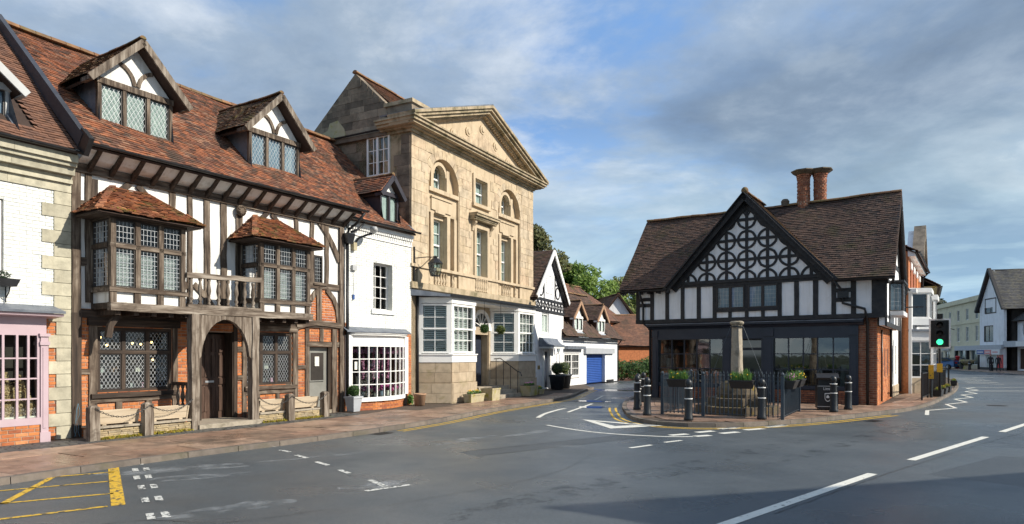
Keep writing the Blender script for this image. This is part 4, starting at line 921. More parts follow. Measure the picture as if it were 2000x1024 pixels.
# bay windows
def bay(u0, u1, side_l=True):
    yb = -0.80; B = MB().box(u0-.02, yb-.06, 3.06, u1+.04, -.02, 3.16).obj('bay_window', 'oak_h', T)
    n = 3; xs = [u0+.06+(u1-u0-.12)*i/n for i in range(n+1)]
    def lights(a, b, rot=None):
        """four openings: (x0,x1,z0,z1,lattice)"""
        return [(a+.055, b-.055, 3.17, 3.98, 8), (a+.055, b-.055, 4.08, 4.56, 4)]
    for x in xs: MB().beam((x, yb, 3.16), (x, yb, 4.62), .10, .10, seg=5, jit=.003).obj('mullion', 'oak_v', B)
    MB().box(u0, yb-.05, 3.98, u1, yb+.04, 4.07).obj('transom', 'oak_h', B)
    MB().box(u0-.02, yb-.06, 4.57, u1+.02, yb+.05, 4.70).obj('head_beam', 'oak_dark_h', B)
    def light(a, b, z0, z1, rows, side=None):
        e = .022
        def P(x, y, z): return (x, y, z) if side is None else (side, x, z)
        # x runs along the opening
        f = MB(); yy = yb if side is None else side
        def bx(x0, d0, z0_, x1, d1, z1_):
            if side is None: f.box(x0, yb+d0, z0_, x1, yb+d1, z1_)
            else: f.box(side+d0*sgn, x0, z0_, side+d1*sgn, x1, z1_)
        sgn = 1 if side is None or side < (u0+u1)/2 else -1
        bx(a, -.02, z0, a+e, .02, z1); bx(b-e, -.02, z0, b, .02, z1); bx(a+e, -.02, z0, b-e, .02, z0+e); bx(a+e, -.02, z1-e, b-e, .02, z1)
        f.obj('casement', 'window_dark', B); f = MB()
        if side is None: f.quad((a, yb, z0), (b, yb, z0), (b, yb+.004, z1), (a, yb+.004, z1))
        else: f.quad((side, a, z0), (side, b, z0), (side, b, z1), (side, a, z1))
        f.obj('pane', 'glass', B); f = MB(); nc = 5
        for i in range(1, nc): c = a+(b-a)*i/nc; bx(c-.004, -.012, z0, c+.004, -.005, z1)
        for i in range(1, rows): c = z0+(z1-z0)*i/rows; bx(a, -.012, c-.004, b, -.005, c+.004)
        f.obj('lead_lattice', 'lead_came', B)
    for a, b in zip(xs, xs[1:]):
        for x0, x1, z0, z1, r in lights(a, b): light(x0, x1, z0, z1, r)
        shutters(B, a+.05, b-.04, 3.17, 3.98, yb+.10, 1, slat=.058)
    for x in (u0+.03, u1-.03):
        MB().beam((x, -.06, 3.16), (x, -.06, 4.62), .10, .10).obj('mullion', 'oak_v', B)
        MB().box(x-.05, -.75, 3.98, x+.05, -.1, 4.07).obj('transom', 'oak_dark_h', B); MB().box(x-.05, -.75, 4.57, x+.05, 0, 4.69).obj('head_beam', 'oak_dark_h', B)
        light(-.74, -.12, 3.17, 3.98, 8, x); light(-.74, -.12, 4.08, 4.56, 4, x)
    MB().box(u0+.08, 0.35, 3.1, u1-.08, .37, 4.7).obj('room_behind', 'interior', B); MB().box(u0+.06, -.74, 4.6, u1-.06, .36, 4.68).obj('room_ceiling', 'interior_mid', B)
    # apron panels under the sill
    MB().box(u0+.05, yb+.02, 2.83, u1-.03, -.01, 3.06).obj('apron_panel', 'plaster', B)
    for i in range(4):
        x = u0+.07+(u1-u0-.14)*i/3; MB().beam((x, yb, 2.83), (x, yb, 3.06), .13, .07).obj('apron_stud', 'oak_v', B)
    # hipped tile roof
    ze, zt, yo, yt = 4.66, 5.40, yb-.30, -.03; ua, ub = u0-.36, u1+.30; ta, tb = u0+.46, u1-.46
    RR = MB().box(ua+.05, yo+.05, ze-.05, ub-.05, -.02, ze-.01).obj('bay_roof', 'oak_dark_h', T)
    up = Vector((0, yt-yo, zt-ze)); ln = up.length
    roof(RR, (ua, yo, ze), (1, 0, 0), tuple(up), [(0, 0), (ub-ua, 0), (tb-ua, ln), (ta-ua, ln)], 'roof_tile_bay', gauge=.088, tw=.16, indiv=True, jit=.02, thick=.026, base=.01, wave=.008)
    for sx, e_, t_ in ((-1, ua, ta), (1, ub, tb)):
        upv = Vector((t_-e_, 0, zt-ze)); l2 = upv.length
        if sx < 0: roof(RR, (e_, -.01, ze), (0, -1, 0), tuple(upv), [(0, 0), (-yo-.01, 0), (-yt-.01, l2), (0, l2)], 'roof_tile_bay', gauge=.088, tw=.16, indiv=True, jit=.02, thick=.026, base=.01, wave=.008)
        else: roof(RR, (e_, yo, ze), (0, 1, 0), tuple(upv), [(0, 0), (-yo-.01, 0), (-yo-.01, l2), (yt-yo, l2)], 'roof_tile_bay', gauge=.088, tw=.16, indiv=True, jit=.02, thick=.026, base=.01, wave=.008)
        for i in range(8):
            k = i/8; p = Vector((e_, yo, ze)).lerp(Vector((t_, yt, zt)), k); q = Vector((e_, yo, ze)).lerp(Vector((t_, yt, zt)), k+.14)
            MB().beam(p+Vector((0, 0, .035)), q+Vector((0, 0, .03)), .12, .035, (0, 0, 1)).obj('hip_tile', 'roof_tile_bay', RR)
    leaves('moss', 'moss', RR, [((u0+.2, yo+.12, ze+.09), (.45, .1, .035)), ((u0+1.4, yo+.08, ze+.05), (.5, .06, .03))], 260, .022, kind='stuff')
    return B
random.seed(21); bay(0.30, 1.95); bay(3.93, 5.54)
# jetty: floor, front beam, joist ends
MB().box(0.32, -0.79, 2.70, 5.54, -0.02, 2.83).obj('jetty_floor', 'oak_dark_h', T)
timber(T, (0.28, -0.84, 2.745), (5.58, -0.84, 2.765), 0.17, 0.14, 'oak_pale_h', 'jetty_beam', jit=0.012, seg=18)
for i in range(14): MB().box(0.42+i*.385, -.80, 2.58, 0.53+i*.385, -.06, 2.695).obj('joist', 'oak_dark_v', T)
timber_curve(T, [(0.40, 2.1), (0.44, 2.35), (0.6, 2.6)], .12, -.6, -.5, 'oak_dark_v')
# balcony rail and turned balusters
timber(T, (1.93, -0.86, 3.55), (3.93, -0.86, 3.62), 0.115, 0.13, 'oak_pale_h', 'balcony_rail', jit=.01, seg=8); MB().box(1.97, -.91, 2.835, 3.92, -.80, 2.90).obj('balcony_base_rail', 'oak_pale_h', T)
for u in (2.06, 2.29, 2.51, 2.76, 3.01, 3.24, 3.47, 3.71): baluster(T, u, -.855, 2.90, 3.52, .055, 'oak_pale_v', kind='wood')
# porch posts, arch, door
for u in (2.13, 3.74): timber(T, (u, -.84, 0.0), (u, -.84, 2.67), .19, .19, 'oak_pale_v', 'porch_post', jit=.012, seg=10)
for sx, x0 in ((1, 2.23), (-1, 3.64)):
    pts = [(x0, 2.66), (x0, 1.62)]+[(x0+sx*(.72-.66*math.cos(R_(a))), 1.62+.96*math.sin(R_(a))) for a in (5, 20, 35, 50, 65, 80, 90)]+[(x0+sx*.72, 2.66)]
    if sx > 0: pts.reverse()
    MB().prism(pts, -.90, -.79).obj('porch_arch', 'oak_pale_v', T)
D = MB().box(2.86, .30, .12, 3.72, .36, 2.26).obj('front_door', 'door_oak', T)
for x0, x1 in ((2.93, 3.25), (3.33, 3.65)):
    for z0, z1 in ((.3, .92), (1.18, 1.72), (1.8, 2.14)):
        for a in range(3): MB().box(x0+(x1-x0)*a/3, .278, z0, x0+(x1-x0)*(a+1)/3-.012, .302, z1).obj('door_panel', 'door_oak', D)
MB().box(2.87, .27, .98, 3.71, .31, 1.14).obj('lock_rail', 'door_oak', D); MB().box(3.14, .255, 1.03, 3.38, .275, 1.08).obj('letter_plate', 'galv', D)
for x in (2.80, 3.72): MB().box(x, -.02, 0, x+.07, .34, 2.32).obj('door_jamb', 'oak_dark_v', T)
MB().box(2.2, -.98, 0.0, 3.9, .32, .12).obj('doorstep', 'monument_stone', T)
# leaded ground-floor windows, shop lamps inside
for x0, x1, col in ((0.47, 2.09, 3), (4.13, 5.58, 3)):
    W_ = MB().box(x0, .0, .90, x1, .11, .97).obj('leaded_window', 'oak_dark_h', T)
    MB().box(x0, .0, 2.27, x1, .11, 2.34).obj('head', 'oak_dark_h', W_)
    n = 3; w = (x1-x0)/n; 
    for i in range(n+1): MB().box(x0+w*i-.04, 0.01, .97, x0+w*i+.04, .10, 2.27).obj('mullion', 'oak_dark_v', W_)
    MB().box(x0, .005, 1.76, x1, .095, 1.83).obj('transom', 'oak_dark_h', W_)
    for i in range(n):
        for z0, z1 in ((.975, 1.755), (1.835, 2.265)):
            a, b = x0+w*i+.045, x0+w*(i+1)-.045; window(W_, a, b, z0, z1, .03, .022, .04, m='window_dark', back=None, lattice=('diamond', .085, .135), name='casement')
    MB().box(x0, .62, .9, x1, .64, 2.34).obj('room_behind', 'interior', W_); MB().box(x0, .12, .86, x1, .62, .90).obj('window_shelf', 'interior_mid', W_)
    MB().box(x0, .3, 1.32, x1, .55, 1.34).obj('window_shelf', 'interior_mid', W_)
    random.seed(3)
    for i in range(14):
        x = random.uniform(x0+.1, x1-.1); z = .9 if i % 2 else 1.34; r = random.uniform(.03, .07); h = random.uniform(.06, .2); y = random.uniform(.22, .5)
        MB().box(x-r, y, z, x+r, y+.08, z+h).obj('shop_goods', random.choice(['poster_mint', 'shutter', 'flower_pink', 'notice', 'curtain', 'terracotta']), W_)
    if x0 < 1:
        for x, z in ((.66, 2.12), (.80, 1.95), (1.36, 2.0), (1.55, 1.98), (1.80, 2.03), (1.83, 1.62)):
            MB().sphere((x, .3, z), .026, 8, 5).obj('light_bulb', 'bulb_warm', W_, True); MB().tube([(x, .3, z+.02), (x, .3, 2.33)], .004, 4).obj('flex', 'black_metal', W_)
window(T, 6.41, 6.72, 3.84, 4.62, .0, .03, .06, m='window_dark', lattice=('grid', 4, 7)); MB().box(6.33, -.1, 3.76, 6.82, 0.02, 3.81).obj('window_sill', 'oak_h', T)
d2 = MB().box(6.22, .14, .1, 7.02, .19, 1.95).obj('side_door', 'door_grey', T)
window(d2, 6.33, 6.88, .95, 1.82, .10, .03, .05, m='door_grey', lattice=('diamond', .12, .2), back='interior', bd=-.045, name='door_light', lat_m='shutter')
MB().box(6.50, .075, 1.40, 6.66, .085, 1.68).obj('notice', 'notice', d2); MB().sphere((6.30, .11, .82), .025, 8, 5).obj('door_knob', 'black_metal', d2, True)
MB().box(6.2, -.05, 0, 7.05, .2, .1).obj('doorstep', 'monument_stone', T)
# porch side rail
SR = MB().box(2.08, -.76, 1.02, 2.16, -.05, 1.1).obj('porch_side_rail', 'oak_dark_h', T)
for y in (-.62, -.44, -.26): baluster(SR, 2.12, y, .45, 1.02, .05, 'oak_v', kind='wood')
# rainwater goods between the houses
pipe(T, [(7.60, -.12, 5.15), (7.60, -.12, 0.2)], r=.05); MB().frustum(7.49, -.24, 7.71, -.02, 5.12, 7.44, -.30, 7.76, .02, 5.42).obj('hopper', 'black_metal', T)
pipe(T, [(7.75, -.70, 6.03), (7.70, -.45, 5.75), (7.62, -.15, 5.55), (7.60, -.13, 5.4)], r=.04); pipe(T, [(8.2, -.25, 5.86), (8.0, -.2, 5.62), (7.72, -.15, 5.5)], r=.035)
# ------------------------------------------------------------------ white house with pink shopfront (far left)
random.seed(5)
Lh = FT.thing('white_brick_house', 'white painted brick house with stone quoins at the left edge', 'house', y=0)
MB().box(-4.6, .12, 0, -.09, 7, 5.9).obj('house_body', 'interior', Lh)
bricks(Lh, [(-4.6, 2.7), (-.40, 2.7), (-.40, 5.1), (-4.6, 5.1)], -.02, 'white_brick', 'white_mortar', holes=[(-2.4, -1.27, 3.3, 4.75)], thick=.14)
bricks(Lh, [(-.60, 0), (-.36, 0), (-.36, 2.7), (-.60, 2.7)], -.02, thick=.14)
bricks(Lh, [(-3.2, 0), (-.76, 0), (-.76, .36), (-3.2, .36)], -.28, thick=.3)
z = 0.0; i = 0
while z < 5.05:
    h = .268; u0 = -.62 if i % 2 else -.40
    if z < 2.65: u0 = -.50 if i % 2 else -.36
    piece('quoin', 'buff_stone', Lh, u0, -.055, z+.006, -.085, .1, min(z+h-.004, 5.1)); z += h; i += 1
for z0, z1, y in ((5.1, 5.28, -.06), (5.28, 5.36, -.12), (5.36, 5.44, -.10), (5.44, 5.60, -.22), (5.60, 5.68, -.30), (5.68, 5.84, -.36)):
    for k in range(4): piece('cornice_block', 'buff_stone', Lh, -4.6+k*1.13, y, z0, -4.6+(k+1)*1.13-.004, .1, z1-.003)
gutter(Lh, (-4.6, -.46, 5.90), (-.06, -.46, 5.90))
ev = Vector((0, 3.5+.42, 9.5-5.92)); roof(Lh, (-4.6, -.42, 5.92), (1, 0, 0), tuple(ev), [(0, 0), (4.5, 0), (4.5, ev.length), (0, ev.length)], 'roof_tile_far', skip=lambda s, t: s < 3.9 and 0.5 < t < 1.8 and s > 1.9)
ridge(Lh, (-4.6, 3.5, 9.52), (-.12, 3.5, 9.52), r=.13)
MB().beam((-.06, -.5, 6.13), (-.06, 3.6, 9.72), .30, .12, (1, 0, 0)).obj('parapet_flashing', 'lead_dark', Lh)
MB().beam((-.06, -.74, 5.95), (-.06, -.40, 6.22), .4, .10, (1, 0, 0)).obj('verge_end', 'black_metal', Lh)
dormer(Lh, -1.65, .55, 6.15, 6.95, 7.62, .25, .78, roofy=lambda z: -.42+(z-5.92)*(3.92/3.58), lights=2, fm='grey_plastic', barge='grey_plastic', truss=False, lattice=None, wm='grey_plastic', curtain='curtain_blue')
window(Lh, -2.38, -1.29, 3.32, 4.73, .02, .06, .08, 3, 4, .022, sill=.05, curtain=None)
# pink shopfront
P_ = MB().box(-3.2, -.30, .36, -.74, -.02, .50).obj('pink_shopfront', 'pink_paint', Lh)
MB().box(-3.2, -.24, 2.12, -.62, -.02, 2.48).obj('fascia', 'pink_paint', P_)
MB().prism_x([(-.02, 2.46), (-.50, 2.50), (-.52, 2.55), (-.02, 2.58)], -3.2, -.42).obj('cornice', 'pink_paint', P_)
MB().prism_x([(-.02, 2.585), (-.56, 2.555), (-.57, 2.60), (-.02, 2.74)], -3.25, -.41).obj('lead_roof', 'lead', P_)
pl = MB().box(-.735, -.28, .2, -.60, -.02, 2.10).obj('pilaster', 'pink_paint', P_); MB().box(-.755, -.31, 0.0, -.58, -.02, .2).obj('plinth', 'pink_paint', pl) if False else None
MB().box(-.76, -.31, 0.0, -.575, -.02, .2).obj('pilaster_plinth', 'pink_paint', P_); MB().box(-.755, -.305, 1.93, -.58, -.02, 2.0).obj('pilaster_capital', 'pink_paint', P_); MB().box(-.76, -.31, 2.1, -.575, -.02, 2.16).obj('pilaster_capital', 'pink_paint', P_)
MB().box(-.70, -.292, .28, -.64, -.27, 1.88).obj('pilaster_panel', 'pink_paint', P_)
for x in (-.77, -.94, -1.13, -1.36, -1.6, -1.84, -2.08): MB().box(x-.02, -.26, .5, x+.02, -.20, 2.12).obj('glazing_bar', 'pink_paint', P_)
for z in (.87, 1.27, 1.67): MB().box(-2.1, -.255, z-.014, -.77, -.205, z+.014).obj('glazing_bar', 'pink_paint', P_)
xs = [-.77, -.94, -1.13, -1.36, -1.6, -1.84, -2.08]
for a, b in zip(xs, xs[1:]):
    for z0, z1 in ((.5, .87), (.87, 1.27), (1.27, 1.67), (1.67, 2.12)): MB().quad((b, -.225, z0), (a, -.225, z0), (a, -.223, z1), (b, -.223, z1)).obj('pane', 'glass', P_)
MB().box(-3.2, .1, .36, -.74, .118, 2.45).obj('room_behind', 'interior', P_); MB().box(-3.2, -.2, .5, -.76, .1, .53).obj('display_floor', 'notice', P_)
for k, (x, h) in enumerate(((-1.02, 1.22), (-1.28, 1.28), (-1.18, 1.05), (-.9, .95))):
    leaves('pampas_plume', 'pampas', P_, [((x, -.08, h-.12), (.075, .04, .26)), ((x+.02, -.1, .72), (.11, .05, .2))], 900, .032, flat=0, kind='stuff')
# window box on a bracket
wb = FT.thing('window_box', 'black window box with clipped green shrub on the white brick wall', 'planter', u=-1.25, y=-.06, z=3.05)
MB().frustum(-1.0, -.26, .09, 0, 0, -1.02, -.30, .14, 0, .14).obj('box', 'black_metal', wb); MB().tube([(0.0, -.01, -.22), (.0, -.16, -.1), (0, -.2, 0)], .012, 6).obj('bracket', 'black_metal', wb); MB().tube([(0.0, -.01, -.3), (.0, -.01, 0.0)], .012, 6).obj('bracket', 'black_metal', wb)
leaves('shrub', 'leaf_dark', wb, [((-.12, -.14, .2), (.16, .11, .11)), ((-.5, -.14, .2), (.2, .1, .1))], 700, .022)
# ------------------------------------------------------------------ low wall, oak posts, troughs and chains in front of the timber-framed house
random.seed(9)
for (a, b, lab) in ((-.05, 2.02, 'low stone wall under the wooden troughs left of the arched porch'), (3.86, 6.0, 'low stone wall under the wooden troughs right of the arched porch')):
    lw = FT.thing('low_wall', lab, 'wall', u=0, y=0)
    mb = MB()
    z = 0.0
    while z < .21:
        h = random.uniform(.035, .055); u = a
        while u < b:
            w = random.uniform(.1, .28); g_ = .004; f = -.92+random.uniform(-.012, .012)
            mb.hexa([(u+g_, f, z), (min(u+w, b)-g_, f+random.uniform(-.01, .01), z), (min(u+w, b)-g_, -.6, z), (u+g_, -.6, z), (u+g_, f+.006, z+h-.006), (min(u+w, b)-g_, f+.004, z+h-.006), (min(u+w, b)-g_, -.6, z+h-.006), (u+g_, -.6, z+h-.006)]); u += w
        z += h
    mb.obj('stones', 'rubble', lw, kind='stuff'); MB().box(a+.02, -.88, 0, b-.02, -.45, .20).obj('core', 'mortar', lw)
    u = a
    while u < b-.05:
        w = min(random.uniform(.4, .7), b-u); MB().box(u+.004, -.945, .235+random.uniform(-.004, .004), u+w-.004, -.40, .275).obj('coping_slab', 'monument_stone', lw); u += w
    leaves('moss', 'moss', lw, [((a+.2+(b-a-.4)*k/8, -.98, .03), (.22, .09, .045)) for k in range(9)], 1500, .024, kind='stuff')
def trough(u0, u1, lab):
    t = FT.thing('wooden_trough', lab, 'planter', u=u0, y=-.86, z=.28, group='wooden troughs on the low walls'); w = u1-u0
    for k in range(2): MB().hexa([(0.04, .04-.03*k, .03+.14*k), (w-.04, .04-.03*k, .03+.14*k), (w-.04, .065-.03*k, .03+.14*k), (.04, .065-.03*k, .03+.14*k), (.02, .01-.03*k, .165+.14*k), (w-.02, .01-.03*k, .165+.14*k), (w-.02, .035-.03*k, .165+.14*k), (.02, .035-.03*k, .165+.14*k)]).obj('plank', 'trough_wood', t)
    for x in (.0, w-.03): MB().hexa([(x, .04, 0.0), (x+.03, .04, 0), (x+.03, .3, 0), (x, .3, 0), (x, -.04, .30), (x+.03, -.04, .30), (x+.03, .36, .30), (x, .36, .30)]).obj('end_board', 'trough_wood', t)
    MB().box(.03, .28, .02, w-.03, .31, .30).obj('plank', 'trough_wood', t); MB().box(.03, -.01, .26, w-.03, .29, .275).obj('lining', 'lead_light', t)
    for x in (.15, w-.15): MB().box(x-.04, .05, -.005, x+.04, .3, .03).obj('foot', 'trough_wood', t)
trough(.05, .88, 'pale wooden trough between the two leftmost oak posts'); trough(1.10, 2.0, 'pale wooden trough just left of the arched porch')
trough(3.9, 4.62, 'pale wooden trough just right of the arched porch'); trough(4.84, 5.8, 'pale wooden trough nearest the small grey side door')
def chain(p, q, sag, label):
    c = thing('chain', label, 'chain', (p[0], p[1], 0), 0, 'chains between the oak posts'); p, q = Vector(p), Vector(q); n = 22
    pts = [p.lerp(q, i/n)-Vector((0, 0, sag*4*(i/n)*(1-i/n))) for i in range(n+1)]; o = Vector((p.x, p.y, 0)); mb = MB()
    for i in range(n):
        a, b = pts[i]-o, pts[i+1]-o; dr = (b-a); s_ = dr.normalized().cross(Vector((0, 0, 1))) if i % 2 else Vector((0, 0, 1)); s_ = (s_-dr.normalized()*s_.dot(dr.normalized())).normalized()*.014
        e = dr*.12; mb.tube([a-e+s_*.4, a+dr*.2+s_, b-dr*.2+s_, b+e+s_*.4, b+e-s_*.4, b-dr*.2-s_, a+dr*.2-s_, a-e-s_*.4, a-e+s_*.4], .005, 4)
    mb.obj('links', 'black_metal', c)
posts = [(-.12, -1.02, 'left of the timber-framed house, next to the stone quoins'), (.98, -1.0, 'second from the left, left of the porch'), (4.72, -1.0, 'first to the right of the porch'), (5.92, -.98, 'by the small grey side door')]
for u, y, w in posts:
    p = FT.thing('oak_post', 'short weathered oak post '+w, 'post', u=u, y=y, group='short oak posts holding the chains')
    MB().beam((0, 0, 0), (0, 0, .68), .19, .17, seg=6, jit=.006).obj('post', 'oak_pale_v', p); MB().frustum(-.095, -.085, .095, .085, .68, -.05, -.045, .05, .045, .72).obj('cap', 'oak_pale_v', p)
def cw(u, y, z): return (*FT.w(u, y), z)
chain(cw(-.12, -1.12, .66), cw(.98, -1.1, .66), .2, 'chain hanging between the two leftmost oak posts'); chain(cw(.98, -1.1, .66), cw(2.05, -.95, .72), .18, 'chain from the second oak post to the left porch post')
chain(cw(3.8, -.97, .66), cw(4.72, -1.1, .66), .2, 'chain from the right porch post to the next oak post'); chain(cw(4.72, -1.1, .66), cw(5.92, -1.08, .66), .22, 'chain ending at the oak post by the side door')
rp = FT.thing('rope_bundle', 'tangle of blue rope hanging beside the leftmost oak post', 'rope', u=-.02, y=-.14)
for k in range(3):
    x, y = random.uniform(-.08, .08), random.uniform(-.1, 0); pts = [(.02, -.02, .72)]+[(x*(.4+.6*i/6)+random.uniform(-.02, .02), y+random.uniform(-.03, .03), .72-.68*i/6) for i in range(1, 7)]
    MB().tube(pts, .0035, 5).obj('strand', 'rope_blue', rp)
# ------------------------------------------------------------------ white shop with bow window
random.seed(31)
Wh = FW.thing('white_bow_window_shop', 'narrow white painted brick shop with white bow window and black dormer', 'shop')
bricks(Wh, [(0.0, 2.45), (3.14, 2.45), (3.14, 5.62), (0.0, 5.62)], 0.0, 'white_brick', 'white_mortar', holes=[(1.22, 2.14, 3.2, 4.72)], thick=.3)
bricks(Wh, [(0.0, 0), (.16, 0), (.16, 2.45), (0, 2.45)], 0.0, thick=.3); bricks(Wh, [(2.92, 0), (3.14, 0), (3.14, 2.45), (2.92, 2.45)], 0.0, thick=.3)
MB().box(0, 1.3, 0, 3.14, 7, 5.9).obj('house_body', 'interior', Wh); MB().box(0, .3, 2.4, 3.14, 1.3, 2.5).obj('floor', 'interior_mid', Wh)
window(Wh, 1.225, 2.135, 3.2, 4.715, .2, .045, .07, 3, 4, .022, bd=.3); MB().box(1.1, -.07, 3.06, 2.24, .19, 3.195).obj('window_sill', 'white_gloss', Wh)
# eaves cornice with dentils
MB().box(0.02, -.12, 5.74, 3.14, .0, 5.86).obj('cornice', 'white_gloss', Wh); MB().box(0.02, -.05, 5.46, 3.14, .0, 5.52).obj('cornice', 'white_gloss', Wh)
for i in range(33):
    for z0, z1, d in ((5.53, 5.62, .055), (5.64, 5.735, .09)): piece('dentil', 'white_gloss', Wh, .05+i*.094, -d, z0, .105+i*.094, .0, z1)
WE = (-.27, 5.93); wv = Vector((0, 3.5-WE[0], 9.6-WE[1])); wp = wv.z/wv.y
roof(Wh, (-.22, *WE), (1, 0, 0), tuple(wv), [(0, 0), (3.36, 0), (3.36, wv.length), (0, wv.length)], 'roof_tile', skip=lambda s, t: abs(s-2.28) < .42 and .2 < t < 1.5)
gutter(Wh, (-.1, -.34, 5.92), (3.2, -.34, 5.95))
dormer(Wh, 2.06, .42, 6.2, 7.02, 7.72, .05, .6, m_cheek='dormer_black', tiles='roof_tile', roofy=lambda z: WE[0]+(z-WE[1])/wp, lights=2, fm='dormer_black', barge='dormer_black', truss=False, lattice=None, over=.18, nosill=True)
# bow window
n = 9; chord0, chord1, bul = .02, 2.70, .40
def bow(t, off=0.0, up=0.0):
    x = chord0+(chord1-chord0)*t; return (x, -.06-bul*math.sin(math.pi*t)**.8-off)
ts = [(i/n) for i in range(n+1)]
BW = MB()
def bow_band(z0, z1, off, inner=.05, mat_='white_gloss', name='bow_window', par=Wh, k=27):
    mb = MB()
    for i in range(k):
        a, b = bow(i/k, off), bow((i+1)/k, off); c, d = bow((i+1)/k, off-inner), bow(i/k, off-inner)
        mb.hexa([(a[0], a[1], z0), (b[0], b[1], z0), (c[0], c[1], z0), (d[0], d[1], z0), (a[0], a[1], z1), (b[0], b[1], z1), (c[0], c[1], z1), (d[0], d[1], z1)])
    return mb.obj(name, mat_, par)
bw = bow_band(.27, .40, .05, .20, name='bow_window')
bow_band(1.99, 2.06, .02, .09, name='head_rail', par=bw); bow_band(2.06, 2.34, -.01, .08, name='fascia', par=bw); bow_band(2.34, 2.39, .10, .3, name='cornice', par=bw); bow_band(2.39, 2.42, .14, .3, name='cornice', par=bw)
for sx, t in ((0, 0.0), (1, 1.0)):
    p = bow(t); MB().box(p[0]-.09, -.16, .40, p[0]+.09, .02, 2.34).obj('side_post', 'white_gloss', bw)
for i in range(1, n): p = bow(i/n); MB().box(p[0]-.016, p[1]-.03, .40, p[0]+.016, p[1]+.03, 1.99).obj('glazing_bar', 'white_gloss', bw)
zr = [.40, .80, 1.20, 1.60, 1.99]
for z in zr[1:-1]: bow_band(z-.014, z+.014, .025, .05, name='glazing_bar', par=bw)
for i in range(n):
    a, b = bow(i/n), bow((i+1)/n)
    for z0, z1 in zip(zr, zr[1:]):
        t = random.uniform(-.006, .006); MB().quad((a[0], a[1]+t, z0), (b[0], b[1]-t, z0), (b[0], b[1]-t, z1), (a[0], a[1]+t, z1)).obj('pane', 'glass', bw)
# lead roof over the bow
mb = MB(); k = 24
for i in range(k):
    a, b = bow(i/k, .17), bow((i+1)/k, .17); x0 = a[0] if i else a[0]-.2; x1 = b[0] if i < k-1 else b[0]+.16
    mb.add([(x0, a[1], 2.425), (x1, b[1], 2.425), (x1, b[1], 2.455), (x0, a[1], 2.455), (x0, -.005, 2.60), (x1, -.005, 2.60), (x0, -.005, 2.425), (x1, -.005, 2.425)], [(0, 1, 2, 3), (3, 2, 5, 4), (1, 0, 6, 7)])
mb.obj('lead_roof', 'lead', bw)
# brick base, curved
mb = MB()
for r in range(4):
    x = 0.0
    for i in range(14):
        t0, t1 = (i+(.5 if r % 2 else 0))/14, (i+1+(.5 if r % 2 else 0))/14-.004
        t0, t1 = max(0, t0), min(1, t1)
        if t1-t0 < .01: continue
        a, b = bow(t0, -.02), bow(t1, -.02); z0, z1 = .0+r*.068, .0+r*.068+.058
        mb.hexa([(a[0], a[1], z0), (b[0], b[1], z0), (b[0], .0, z0), (a[0], 0, z0), (a[0], a[1], z1), (b[0], b[1], z1), (b[0], 0, z1), (a[0], 0, z1)])
mb.obj('brick_base', 'orange_brick', bw, kind='stuff'); bow_band(0, .268, -.03, .05, 'mortar', 'mortar_backing', bw)
MB().box(.16, 1.0, .2, 2.92, 1.02, 2.4).obj('room_behind', 'interior', bw); MB().box(.1, -.1, .36, 2.7, 1.0, .40).obj('display_floor', 'interior_mid', bw)
blobs = [((.25+.3*i, -.02-.15*math.sin(math.pi*i/8)+.05, 1.86), (.16, .06, .1)) for i in range(9)]
leaves('blossom_garland', 'flower_pink', bw, blobs, 2400, .036, kind='stuff'); leaves('blossom_hanging', 'flower_pink', bw, [((.9+.24*i, .15, 1.35), (.05, .05, .5)) for i in range(6)], 1500, .034, kind='stuff')
leaves('potted_flowers', 'flower_magenta', bw, [((.35+.26*i, -.1-.12*math.sin(math.pi*i/8), .62+.05*(i % 3)), (.11, .07, .08)) for i in range(9)], 1600, .03, kind='stuff')
for i, mm in enumerate(('notice', 'curtain', 'terracotta', 'notice', 'curtain_blue', 'notice', 'terracotta', 'curtain')): MB().lathe([(.05, 0), (.075, .16)], (.35+.29*i, -.08, .40), 10).obj('flower_pot', mm, bw)
MB().box(.16, -.2, 1.27, .30, -.19, 1.52).obj('notice', 'notice', bw); MB().box(1.5, .25, .95, 1.66, .27, 1.3).obj('picture', 'notice', bw)
# wall-mounted things
al = FW.thing('wall_street_light', 'grey street light on a short arm above the white shop', 'street light', u=.30, y=0, z=5.05)
MB().box(-.10, -.13, -.08, .04, 0, .16).obj('control_box', 'stone_trough', al); MB().tube([(-.02, -.08, .14), (.05, -.2, .3), (.22, -.42, .42), (.32, -.5, .45)], .035, 8).obj('arm', 'black_metal', al)
MB().lathe([(.02, 0), (.1, .04), (.13, .12), (.1, .2), (.03, .22)], n=12).obj('lamp_head', 'grey_plastic', al, True); h_ = al.children[-1] if al.children else None
for o in bpy.data.objects:
    if o.name.startswith('lamp_head') and o.parent == al: o.location = (.36, -.52, .47); o.scale = (1.0, 1.9, .9); o.rotation_euler = (0, 0, R_(-38))
ab = FW.thing('alarm_box', 'small grey alarm box with cable on the white brick wall', 'alarm box', u=.28, y=-.012, z=4.35)
MB().box(-.09, -.09, 0, .09, 0, .16).obj('box', 'grey_plastic', ab); MB().tube([(.0, -.01, 0), (.02, -.01, -.6), (.0, -.01, -.75)], .006, 5).obj('cable', 'grey_plastic', ab); MB().box(-.03, -.05, -.9, .03, 0, -.75).obj('sensor', 'sign_blue', ab)
gb = FW.thing('meter_box', 'small pale green box on the brick pier beside the bow window', 'box', u=.07, y=-.012, z=1.72); MB().box(-.06, -.1, 0, .06, 0, .24).obj('box', 'poster_mint', gb); MB().box(-.045, -.108, .02, .045, -.1, .22).obj('lid', 'poster_mint', gb)
